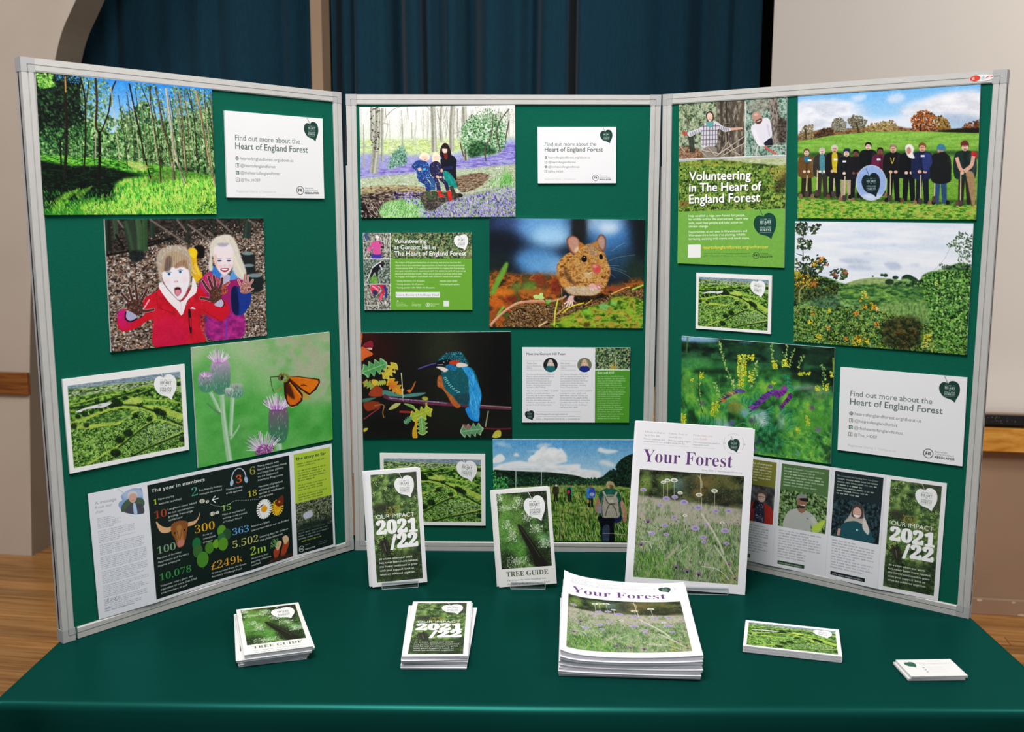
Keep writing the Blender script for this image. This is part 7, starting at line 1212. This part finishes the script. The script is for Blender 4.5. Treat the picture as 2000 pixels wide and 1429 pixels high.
side = hall(box('wall_side', (-1.5, .18, FZ), (-1.45, 1.1, 3.3), BLACKC)); tag(side, kind='structure')
# post between the curtains
po = hall(box('trim_3', (1.145, .346, -.02), (1.192, .446, 3.2), POST, None, .002)); tag(po, kind='structure')
# curtains
def curtain(name, x0, x1, y, val, label, n=420, amp=1.7):
    V = []; F = []; zs = np.linspace(-.45, 3.1, 12)
    for z in zs:
        for i in range(n):
            x = x0 + (x1-x0)*i/(n-1); d = 0
            for c_, w_, a in val: d += a*math.exp(-((x - c_ - .01*(z-1.2)*math.sin(c_*7))/w_)**2)
            d += .006*math.sin(x*19 + math.sin(z*.7)) + .003*math.sin(x*47+1)
            V.append((x, y + d*amp, z))
    for j in range(len(zs)-1):
        for i in range(n-1): a = j*n+i; F.append((a, a+1, a+n+1, a+n))
    o = hall(mesh(name, V, F, CURT, None, None, None, True)); m = o.modifiers.new('thick', 'SOLIDIFY'); m.thickness = .003; m.offset = 1
    return tag(o, label, 'curtain')
X = lambda px: 1.092 + (px-605)*.002066
curtain('curtain', .02, 1.15, .50, [(X(180), .03, .02), (X(330), .06, .014), (X(400), .03, .01), (X(500), .08, .016), (X(540), .02, .01), (X(590), .03, .02)], 'flat dark blue curtain between the arch and the tan post', 260)
curtain('curtain', 1.185, 2.918, .49, [(X(661), .012, .07), (X(690), .015, .03), (X(780), .035, .06), (X(838), .012, .05), (X(870), .03, .03), (X(930), .05, .055), (X(1020), .055, .05), (X(1060), .02, .03), (X(1133), .016, .1), (X(1300), .08, .03), (X(1385), .05, .035), (X(1440), .02, .015)], 'folded dark blue curtain hanging right of the tan post', 520)
# projection screen
V = []; F = []; pz = [(3.1, -.02), (1.5, -.02), (.6, -.02), (.24, -.02), (.17, -.023), (.12, -.031), (.085, -.037), (.055, -.043), (.03, -.047), (.012, -.048), (.0, -.046)]
for z, y in pz: V += [(2.918, y, z), (5.4, y, z)]
for i in range(len(pz)-1): a = 2*i; F.append((a, a+1, a+3, a+2))
sc0 = hall(mesh('screen_sheet', V, F, SCREEN, None, None, None, True)); sc0.modifiers.new('t', 'SOLIDIFY').thickness = .003
scr = empty('projection_screen', M=HALL @ Matrix.Translation((4.1, -.02, 0))); tag(scr, 'off-white projection screen hanging on the wall at right', 'screen')
scr_b = hall(box('weight_bar', (2.915, -.050, -.034), (5.42, -.012, .0), LEDGE, None, .002))
rr = rs(3); V = []; F = []
for i in range(260):
    x, z, a = 3.4+rr.rand()*1.2, -.030+rr.rand()*.024, .0006+rr.rand()*.0008; k = len(V); V += [(x-a, -.0504, z-a), (x+a, -.0504, z-a), (x, -.0504, z+a)]; F.append((k, k+1, k+2))
fl = hall(mesh('fleck', V, F, mat('pale_fleck', lin('8c8f90'), .6), None)); tag(fl, kind='stuff')
bpy.context.view_layer.update()
def adopt(ch, p):
    mw = ch.matrix_world.copy(); ch.parent = p; ch.matrix_parent_inverse = p.matrix_world.inverted(); ch.matrix_world = mw
adopt(sc0, scr); adopt(scr_b, scr); adopt(fl, scr)

# ------------------------------------------------------------------ table and cloth
X0, X1, Y0, Y1 = -.702, .808, -.655, .10; ER = .012
tb = empty('folding_table', (.05, -.28, 0)); tag(tb, 'folding table hidden under the dark green cloth', 'table')
TBW = mat('grey_table_top', lin('b8b8b4'), .6); LEGM = mat('grey_steel_leg', lin('707478'), .4, .8)
tt = box('table_top', (X0+.006-.05, Y0+.012+.28, TZ-.034), (X1-.006-.05, Y1-.006+.28, TZ-.004), TBW, tb, .004)
for x in (-.66, .56):
    for y in (-.3, .3): box('leg', (x, y, 0), (x+.03, y+.03, TZ-.034), LEGM, tb, .004)
def cloth():
    xs = [X0 - .004 - .018*((i/8)) for i in (8, 4, 1)] + [X0 - .003] + list(np.linspace(X0+.002, X1-.002, 150)) + [X1 + .003] + [X1 + .004 + .018*(i/8) for i in (1, 4, 8)]
    nx = len(xs); rows = []
    # path from the back hem over the top and down the front
    ar = [(Y1 + .012, TZ-.5), (Y1 + .01, TZ-.1), (Y1 + .004, TZ-.01), (Y1, TZ-.001)]
    for y in np.linspace(Y1-.01, Y0+ER, 110): ar.append((y, TZ))
    for a in np.linspace(0, math.pi/2, 9)[1:]: ar.append((Y0+ER - ER*math.sin(a), TZ - ER*(1-math.cos(a))))
    for z in np.linspace(TZ-.03, .12, 26): ar.append((Y0 - .0 , z))
    V = []
    for j, (y, z) in enumerate(ar):
        for i, x in enumerate(xs):
            dz = 0; dy = 0; yy = y; zz = z; drop = 0
            if i < 4: drop = (0.62, .3, .06, .004)[i]
            if i >= nx-4: drop = (.62, .3, .06, .004)[nx-1-i]
            if drop: zz = min(z, TZ - drop)
            elif z >= TZ - 1e-6:
                zz += .0007*math.exp(-((y + .50 + .01*math.sin(x*3))/.004)**2) + .0005*math.exp(-((y+.24)/.005)**2) + .0004*math.exp(-((x-.02)/.004)**2)
            elif y < Y0 + .02:
                d = TZ - z; fo = .5*(1+math.sin(x*9 + .6*math.sin(x*4)))
                yy -= .014*fo*min(1, d*3) + .004*math.sin(x*31)*min(1, d*2)
                yy -= .006*math.sin((x+.7)*math.pi/1.5)*min(1, d*40)
                if abs(x-(X0+.04)) < .1: yy += .03*math.exp(-((x-X0-.045)/.03)**2)*min(1, d*3)
            V.append((x, yy, zz))
    F = []
    for j in range(len(ar)-1):
        for i in range(nx-1): a = j*nx+i; F.append((a, a+nx, a+nx+1, a+1))
    o = mesh('tablecloth', V, F, CLOTH, None, None, None, True)
    return tag(o, 'dark green satin cloth draped over the table', 'tablecloth')
cloth()

# ------------------------------------------------------------------ folding display board
FW = .0192; RE = .003            # frame width, felt set back from the frame face
PAN = {'C': ((-.3, 0, TZ), (1, 0, 0), (0, -.00112, 1)),
       'L': ((-.69061, -.46031, TZ+.001), (.64549, .76376, .00379), (-.00638, .00043, .99998)),
       'R': ((.31567, .02055, TZ+.001), (.80899, -.58782, -.00173), (-.01328, -.02122, .99969))}
PM = {k: frame_mat(*v) for k, v in PAN.items()}      # local x right, y up, z towards us
BW, BH, BT = .6, .904, .018
board = empty('display_board', (0, 0, TZ)); tag(board, 'three-panel folding display board with green felt and aluminium frame', 'display board')
PRO = [(0, 0), (.0088, 0), (.0092, -.0011), (.0102, -.0011), (.0106, .0006), (.0175, .0006), (FW, -.0006), (FW, -RE-.001), (FW, -BT), (0, -BT), (0, -.0125), (.003, -.0125), (.003, -.0085), (0, -.0085)]
for k in 'LCR':
    M = PM[k]
    p = box('panel', (.004, .004, -BT+.002), (BW-.004, BH-.004, -RE), FELT, None); p.matrix_world = M
    tag(p, {'L': 'left green felt panel angled forward', 'C': 'middle green felt panel', 'R': 'right green felt panel angled forward'}[k])
    bpy.context.view_layer.update(); adopt(p, board)
    c = .0205
    for nm, T in (('bottom', Matrix.Translation((c, 0, 0))), ('top', Matrix.Translation((BW-c, BH, 0)) @ Matrix.Rotation(math.pi, 4, 'Z')), ('left', Matrix.Translation((0, BH-c, 0)) @ Matrix.Rotation(-math.pi/2, 4, 'Z')), ('right', Matrix.Translation((BW, c, 0)) @ Matrix.Rotation(math.pi/2, 4, 'Z'))):
        L = (BW if nm in ('bottom', 'top') else BH) - 2*c
        if k == 'L' and nm == 'bottom': T = Matrix.Translation((c+.0035, 0, 0)); L -= .0035
        r = extrude('frame_rail', PRO, L, ALU, p, (11, 12, 10)); r.matrix_local = T
    for i, (x, y, sx, sy) in enumerate(((0, 0, 1, 1), (BW, 0, -1, 1), (0, BH, 1, -1), (BW, BH, -1, -1))):
        bm = bmesh.new(); a = .0203
        def bx(x0, y0, z0, x1, y1, z1):
            vs = [bm.verts.new((x+sx*X_, y+sy*Y_, Z_)) for X_ in (x0, x1) for Y_ in (y0, y1) for Z_ in (z0, z1)]
            for f in ((0, 1, 3, 2), (4, 6, 7, 5), (0, 4, 5, 1), (2, 3, 7, 6), (0, 2, 6, 4), (1, 5, 7, 3)): bm.faces.new([vs[q] for q in f])
        bx(-.0004, -.0004, -BT-.0004, a, a, -.0012); bx(-.0004, -.0004, -.0012, a, .0088, .0004); bx(-.0004, .0088, -.0012, .0088, a, .0004); bx(.0097, .0097, -.0012, a, a, .0008)
        bmesh.ops.recalc_face_normals(bm, faces=bm.faces); me = bpy.data.meshes.new('corner_cap'); bm.to_mesh(me); bm.free(); me.materials.append(CAP); link(bpy.data.objects.new('corner_cap', me), p)
    if k == 'R':
        ST = CV(220, 64, [(0, 0), (36, 0), (36, 10.5), (0, 10.5)], 'f0efee'); ST.O(8.5, 5.3, 8, 4.6, 'd84838'); ST.P([(14, 1), (17, 5), (13, 9.5), (19, 9.5), (20, 1)], 'f4f2f0', True); ST.text('a', (4, 7.3), None, 'f6ded8', 'b', 0, 7); ST.text('di', (17.5, 7.8), (23.5, 7.8), '8fb4cc', 'b', 0); ST.O(29.5, 5, 5.6, 2.6, 'f6e4e2'); ST.L([(24.5, 6.4), (29, 3.4), (34.5, 4.8)], 1.5, 'd85850')
        t = np.linspace(0, 2*math.pi, 40)[:-1]; Vx = [(.5637+.0176*math.cos(a), .8936+.0052*math.sin(a), .0011) for a in t]
        mesh('brand_sticker', Vx, [tuple(range(39))], printmat('sticker_print', ST.done('sticker_print')), p, None, [((v[0]-.5461)/.0352, (v[1]-.8884)/.0104) for v in Vx])['label'] = 'red and white oval brand sticker'
HB = mat('beige_hinge', lin('c8b494'), .6); 
for k, (x, y) in (('l', (-.3022, .006)), ('r', (.3085, .016))):
    wd = .0035 if k == 'l' else .006
    h = box('hinge', (x-wd/2, y, TZ+.775), (x+wd/2, y+.006, TZ+.845), HB, None, .0005); bpy.context.view_layer.update(); adopt(h, board); h['label'] = 'beige hinge plate'
    h2 = box('hinge_pin', (x-.0015 if k == 'l' else x-.0035, y-.004, TZ+.775), (x+.001 if k == 'l' else x-.0012, y+.001, TZ+.845), DARK, None); bpy.context.view_layer.update(); adopt(h2, board)
    s_ = box('hinge_strip', (x-wd/2, y-.001, TZ+.16), (x+wd/2, y+.008, TZ+.771), ALU, None, .0005); bpy.context.view_layer.update(); adopt(s_, board)

# ------------------------------------------------------------------ what is pinned on the board
IM = {}
def art(name, fn, grain=0, sat=1):
    if name not in IM:
        c = fn()
        if grain: c.grain(grain)
        if sat != 1: c.sat(sat)
        k_ = {'birchwood': .55, 'aerial': .5, 'hillview': .4, 'walkers': .4, 'bluebells': .35, 'vetch': .3, 'muddy_hands': .3, 'mouse': .3, 'planters': .3, 'thistle': .15}.get(name)
        if k_: c.con(k_)
        IM[name] = printmat(name, c.done(name))
    return IM[name]
def pinned(name, k, Q, th, material, label, cat, group=None, folds=0, lift=0.0, edge_m=None):
    M = PM[k] @ Matrix.Translation((0, 0, -RE+.0003+lift))
    Q = [Vector((x, y, 0)) for x, y in Q]; c = sum(Q, Vector())/4
    nx = (8 if not folds else folds*6) + 1; ny = 5; V = []; uv = []
    for j in range(ny):
        for i in range(nx):
            u, v = i/(nx-1), j/(ny-1); p = (Q[0]*(1-u)+Q[1]*u)*(1-v) + (Q[3]*(1-u)+Q[2]*u)*v - c
            z = th
            if folds: z += .0042*abs(((u*folds + 1) % 2) - 1)*(.35+.65*v) + .0006
            else: z += .0006*((2*u-1)**2)*(2*v-1)**2
            V.append((p.x, p.y, z)); uv.append((u, 1-v))
    n = len(V); V += [(x, y, (z - .0004) if folds else 0) for x, y, z in V]; uv += uv
    F = []; mi = []
    for j in range(ny-1):
        for i in range(nx-1):
            a = j*nx+i; F.append((a, a+nx, a+nx+1, a+1)); mi.append(0); F.append((n+a, n+a+1, n+a+nx+1, n+a+nx)); mi.append(1)
    ring = [i for i in range(nx)] + [j*nx+nx-1 for j in range(1, ny)] + [(ny-1)*nx+i for i in range(nx-2, -1, -1)] + [j*nx for j in range(ny-2, 0, -1)]
    for a, b in zip(ring, ring[1:]+ring[:1]): F.append((a, b, n+b, n+a)); mi.append(1)
    o = mesh(name, V, F, [material, edge_m or CARDE], None, mi, uv); o.matrix_world = M @ Matrix.Translation(c)
    return tag(o, label, cat, group)
TP = .0032; PH = 'photograph'
pinned('photo_print', 'L', [(.0205, .8838), (.3175, .8862), (.3156, .6762), (.0175, .6752)], TP, art('birchwood', art_birchwood, .09, .84), 'photo print of sunlit birch wood and blue sky, top left of board', PH)
pinned('info_card', 'L', [(.3414, .8519), (.5530, .8522), (.5513, .7043), (.3389, .7042)], TP, art('find_card', find_card), 'white find out more card on left panel beside the birch wood photo', 'card')
pinned('photo_print', 'L', [(.113, .6682), (.4120, .6679), (.4092, .4562), (.1103, .4568)], TP, art('muddy_hands', art_muddy_hands, .03, .93), 'photo print of two children holding up muddy hands', PH)
pinned('photo_print', 'L', [(.2543, .4495), (.5541, .4494), (.5536, .2366), (.2558, .2372)], TP, art('thistle', art_thistle, .03), 'photo print of orange butterfly on pink thistle', PH)
pinned('aerial_card', 'L', [(.0278, .4227), (.2391, .4228), (.2394, .273), (.0295, .2722)], TP, art('aerial', art_aerial, .1, .74), 'white-bordered aerial forest card low on the left panel', 'card')
pinned('folded_leaflet', 'L', [(.0564, .2334), (.5505, .2289), (.5502, .0196), (.0608, .0204)], .0006, art('year', art_year), 'unfolded leaflet headed The year in numbers', 'leaflet', None, 5, .001, PAPER)
pinned('photo_print', 'C', [(.0254, .8801), (.3225, .8842), (.3244, .6742), (.025, .6711)], TP, art('bluebells', art_bluebells, .09), 'photo print of woman and two children on log in bluebell wood', PH)
pinned('info_card', 'C', [(.3657, .8438), (.5161, .8441), (.5174, .7386), (.3672, .7379)], TP, art('find_card', find_card), 'small white find out more card on the middle panel', 'card')
pinned('info_card', 'C', [(.0275, .6419), (.2394, .6434), (.2399, .493), (.0278, .492)], TP, art('gorcott', art_gorcott, .0), 'green card about volunteering at Gorcott Hill', 'card')
pinned('photo_print', 'C', [(.2738, .6711), (.575, .6692), (.5748, .4582), (.2737, .4593)], TP, art('mouse', art_mouse, .05), 'photo print of brown mouse on mossy ground', PH)
pinned('photo_print', 'C', [(.0195, .4463), (.3158, .4502), (.3189, .2365), (.0205, .234)], TP, art('kingfisher', art_kingfisher, .05), 'photo print of blue kingfisher on autumn twig', PH)
pinned('info_card', 'C', [(.3384, .4192), (.5515, .4192), (.5521, .2688), (.339, .2681)], TP, art('team', art_team), 'white and green card headed Meet the Gorcott Hill Team', 'card')
pinned('photo_print', 'C', [(.2797, .233), (.5800, .2335), (.5794, .0225), (.2833, .0216)], TP, art('walkers', art_walkers, .09, .82), 'photo print of walkers with backpacks crossing meadow', PH)
pinned('aerial_card', 'C', [(.0531, .2035), (.265, .2026), (.2655, .0539), (.0538, .0541)], TP, art('aerial', art_aerial), 'white-bordered aerial forest card partly behind the standing impact leaflet', 'card')
pinned('poster', 'R', [(.0352, .8834), (.2464, .8831), (.2517, .5845), (.0376, .5855)], TP, art('poster', art_poster, .03, .88), 'tall green Volunteering in The Heart of England Forest poster', 'poster')
pinned('aerial_card', 'R', [(.078, .5688), (.2295, .5694), (.2304, .462), (.0788, .4613)], TP, art('aerial', art_aerial), 'small white-bordered aerial forest card below the green poster', 'card')
pinned('photo_print', 'R', [(.2662, .8836), (.5629, .8837), (.5694, .673), (.2735, .6733)], TP, art('planters', art_planters, .06, .9), 'photo print of twelve people with spades around a round leaf sign', PH)
pinned('photo_print', 'R', [(.2694, .6676), (.5662, .6668), (.5689, .4528), (.2743, .4519)], TP, art('hillview', art_hillview, .08), 'photo print of hedges and distant hill under pale sky', PH)
pinned('photo_print', 'R', [(.0494, .4443), (.3505, .4459), (.3517, .2339), (.0515, .2274)], TP, art('vetch', art_vetch, .06, .85), 'photo print of purple vetch and yellow flowers in green meadow', PH)
pinned('info_card', 'R', [(.3624, .4127), (.5726, .4149), (.5739, .2645), (.3637, .2621)], TP, art('find_card', find_card), 'white find out more card on the right panel', 'card')
pinned('folded_leaflet', 'R', [(.1419, .2254), (.5514, .231), (.5495, .0196), (.1345, .0175)], .0006, art('people', art_people, 0, .88), 'unfolded leaflet with staff portraits and green impact cover', 'leaflet', None, 4, .001, PAPER)

# ------------------------------------------------------------------ booklets, leaflets and cards on the table
def booklet(name, M, w_, h, t, cov, label, cat, group=None, zf=None, nx=1, ny=1):
    """lies with its front up: local x right, y up the page, z out of the front; M at the lower left back corner"""
    zf = zf or (lambda x, y: (0.0, t))
    root = empty(name, M=M); tag(root, label, cat, group)
    def sheet(nm, x0, x1, y0, y1, lo, hi, m0, m1, uvs=True):
        V = []; uv = []
        for s_ in (1, 0):
            for j in range(ny+1):
                for i in range(nx+1):
                    u, v = i/nx, j/ny; x = x0+(x1-x0)*u; y = y0+(y1-y0)*v; b, tt_ = zf(x, y); V.append((x, y, b + (hi if s_ else lo)*tt_)); uv.append((x/w_, y/h))
        n = (nx+1)*(ny+1); F = []; mi = []
        for j in range(ny):
            for i in range(nx): a = j*(nx+1)+i; F.append((a, a+1, a+nx+2, a+nx+1)); mi.append(0); F.append((n+a, n+a+nx+1, n+a+nx+2, n+a+1)); mi.append(1)
        ring = list(range(nx+1)) + [j*(nx+1)+nx for j in range(1, ny+1)] + [ny*(nx+1)+i for i in range(nx-1, -1, -1)] + [j*(nx+1) for j in range(ny-1, 0, -1)]
        for a, b in zip(ring, ring[1:]+ring[:1]): F.append((a, n+a, n+b, b)); mi.append(1)
        return mesh(nm, V, F, [m0, m1], root, mi, uv)
    sheet('cover', 0, w_, 0, h, .88, 1.0, cov, PAPER)
    sheet('page_block', .0006, w_-.0008, .0008, h-.0008, .0, .85, PAGES, PAGES)
    return root
def rotM(cx, cy, z, yaw, w_, h): return Matrix.Translation((cx, cy, z)) @ Matrix.Rotation(math.radians(yaw), 4, 'Z') @ Matrix.Translation((-w_/2, -h/2, 0))
def imp_cv():
    c = CV(470, 1000, [(0, 0), (99, 0), (99, 210), (0, 210)]); cover_impact(c, 0, 0, 99, 210); return c
CI, CT, CM = art('impact_cover', imp_cv, .05, .85), art('tree_cover', cover_tree, .04, .85), art('magazine_cover', cover_mag, .04, .88)
CB = art('business_card', art_bizcard); CP = IM['aerial']
Z = TZ + .0008
# stack of tree guides
ORD = ['second', 'third', 'fourth', 'fifth', 'sixth', 'seventh', 'eighth', 'ninth']
w_, h, t = .103, .186, .0036
for i in range(6):
    up_ = i > 2; dx, dy, ya = ((-.004, .002, 17.2), (-.003, .004, 18.4), (-.006, .001, 16.8), (.001, -.002, 19.6), (.004, .001, 20.2), (.003, -.001, 19.4))[i]
    booklet('booklet', rotM(-.363+dx, -.4385+dy, Z+i*t, ya, w_, h), w_, h, t-.0002, CT, 'top tree guide booklet of the stack at left' if i == 5 else '%s tree guide booklet down in the stack at left' % ORD[4-i], 'booklet', 'stacked tree guide booklets')
w_, h, t = .1, .217, .003
for i in range(7):
    dx, dy, ya = ((.0, -.001, .6), (-.001, .001, 1.2), (.0045, .004, -1.2), (-.001, .0, 1.8), (-.004, -.001, 3.4), (.001, .001, 1.0), (.0, 0, 1.6))[i]
    booklet('leaflet', rotM(-.0938+dx, -.433+dy, Z+i*t, ya, w_, h), w_, h, t-.0003, CI, 'top Our Impact leaflet of the stack lying on the cloth' if i == 6 else '%s impact leaflet down in the lying stack' % ORD[5-i], 'leaflet', 'stacked impact leaflets')
w_, h = .21, .297
def zprof(k):
    def f(x, y):
        T = lambda q: .0037 + .0010*math.exp(-q/.02) + .0008*(q/.21)**3
        b = k*T(x); r_ = .0145*(max(0, 1-x/.21)**1.6)*(max(0, y/.297)**1.5)*(k/8)**2 - .0005*k*math.sin(math.pi*min(1, x/.21))*.35
        r_ += .0002*math.sin(k*2.1 + x*9)*(1 if 0 < k < 8 else 0)*.5
        return b + r_, T(x)*.93
    return f
for i in range(9):
    dx, dy, ya = ((-.004, .002, -2.6), (-.002, -.002, -3.6), (-.003, .001, -3.0), (.001, -.001, -3.8), (-.002, .002, -3.3), (.001, .0, -4.0), (-.001, -.002, -3.2), (.0015, .001, -3.9), (.0, 0, -3.5))[i]
    booklet('magazine', rotM(.2105+dx, -.4185+dy, Z, ya, w_, h), w_, h, .004, CM, 'top Your Forest magazine of the stack, its cover sagging' if i == 8 else '%s magazine down in the tall stack' % ORD[7-i], 'magazine', 'stacked magazines', zprof(i), 16, 6)
w_, h, t = .148, .105, .00138
for i in range(8):
    booklet('postcard', rotM(.472+(i % 3-1)*.0003, -.441, Z+i*t, -14.5, w_, h), w_, h, t-.0001, CP, 'top aerial forest postcard of the neat pile at right' if i == 7 else 'white-edged postcard under the top one of the pile at right', 'postcard', 'piled postcards')
w_, h, t = .085, .056, .00095
for i in range(8):
    booklet('business_card', rotM(.655 - (.0035 if i < 4 else 0), -.5385, Z+i*t, 3.0 if i > 3 else 2.4, w_, h), w_, h, t-.0001, CB, 'top white business card with green leaf, pile by right edge' if i == 7 else 'blank-looking business card edge below the top card', 'business card', 'piled business cards')

# standing displays with their clear holders
def stand(x, y, yaw, roll, lean, w_, h):
    u = Vector((math.cos(yaw), math.sin(yaw), 0)); n = Vector((math.sin(yaw), -math.cos(yaw), 0))
    up_ = Vector((0, 0, 1))*math.cos(lean) - n*math.sin(lean)
    u2 = u*math.cos(roll) + up_*math.sin(roll); up3 = up_*math.cos(roll) - u*math.sin(roll)
    return frame_mat(Vector((x, y, TZ+.0062)) - u2*w_/2, u2, up3), frame_mat(Vector((x, y, TZ+.001)), u, up_)
def holder(M, lw, pw, ph, dep, label, lh=.012):
    """clear bent sheet: lip, shelf, tall back plate, rear foot; local x right, y up the back plate, z to the front"""
    th = .0018; prof = [(lh, .0035), (0, .0035), (0, -dep-.002), (ph, -dep-.002)]
    bm = bmesh.new()
    def slab(p0, p1, w0):
        (ya, za), (yb, zb) = p0, p1; d = Vector((0, yb-ya, zb-za)).normalized(); nn = Vector((0, -d.z, d.y))*th/2
        vs = [bm.verts.new((sx*w0/2, Y_+s*nn.y, Z_+s*nn.z)) for sx in (-1, 1) for (Y_, Z_) in (p0, p1) for s in (-1, 1)]
        for f in ((0, 1, 3, 2), (4, 6, 7, 5), (0, 4, 5, 1), (2, 3, 7, 6), (0, 2, 6, 4), (1, 5, 7, 3)): bm.faces.new([vs[q] for q in f])
    slab(prof[0], prof[1], lw); slab(prof[1], prof[2], lw); slab(prof[2], prof[3], pw); slab((ph*.8, -dep-.004), (.012, -dep-ph*.38), pw)
    bmesh.ops.recalc_face_normals(bm, faces=bm.faces); me = bpy.data.meshes.new('display_stand'); bm.to_mesh(me); bm.free(); me.materials.append(ACR)
    o = link(bpy.data.objects.new('display_stand', me)); o.matrix_world = M
    e = .0011; zb = -dep-.002; V = []; F = []
    def bar(x0, x1, y0, y1, z0, z1):
        k = len(V); V.extend([(x, y, z) for x in (x0, x1) for y in (y0, y1) for z in (z0, z1)]); F.extend([tuple(k+q for q in f) for f in ((0, 1, 3, 2), (4, 6, 7, 5), (0, 4, 5, 1), (2, 3, 7, 6), (0, 2, 6, 4), (1, 5, 7, 3))])
    bar(-pw/2, pw/2, ph-.0034, ph+.0012, zb-e, zb+e); bar(-pw/2, pw/2, ph-.009, ph-.0078, zb-e, zb+e); bar(-pw/2-.0006, -pw/2+.0004, .01, ph, zb-e, zb+e); bar(pw/2-.0004, pw/2+.0006, .01, ph, zb-e, zb+e)
    bar(-lw/2, lw/2, lh-.0004, lh+.0006, .0026, .0044); bar(-lw/2-.0005, -lw/2+.0003, 0, lh, .0026, .0044); bar(lw/2-.0003, lw/2+.0005, 0, lh, .0026, .0044); bar(-lw/2, lw/2, -.0012, -.0004, .0026, .0044)
    mesh('edge_glint', V, F, EDGE, o)  # pale bars imitate light caught along the sheet's edges
    return tag(o, label, 'display stand')
for nm, cat, par, cov, n, th, lab, labb, grp, hold in (
    ('magazine', 'magazine', (.3373, -.2255, -.0479, -.0524, math.radians(10), .2119, .2998), CM, 3, .0042, 'Your Forest magazine standing upright, front copy', '%s magazine of the upright set, counted from the front', 'standing magazines', (.15, .09, .2, 'clear acrylic stand holding the upright magazines')),
    ('leaflet', 'leaflet', (-.1839, -.2072, .1864, .0366, math.radians(10), .1005, .2112), CI, 4, .0026, 'Our Impact 2021/22 leaflet standing upright, front copy', '%s impact leaflet of the upright set, counted from the front', 'standing impact leaflets', (.066, .046, .17, 'clear acrylic stand holding the upright impact leaflets')),
    ('booklet', 'booklet', (.0509, -.2066, -.0116, .0792, math.radians(10), .1060, .1772), CT, 3, .0036, 'Tree guide booklet standing upright, front copy', '%s tree guide of the upright set, counted from the front', 'standing tree guides', (.063, .047, .222, 'clear acrylic stand rising behind the upright tree guides'))):
    x, y, yaw, roll, lean, w_, h = par
    M, MH = stand(x, y, yaw, roll, lean, w_, h)
    for i in range(n):
        o = booklet(nm, M @ Matrix.Translation((-.0012*i - (.002 if i else 0), .0012*(i % 2), -th*(i+1))), w_, h, th-.0003, cov, lab if i == 0 else labb % ORD[i-1], cat, grp)
    holder(MH, hold[0], hold[1], hold[2], th*n, hold[3])
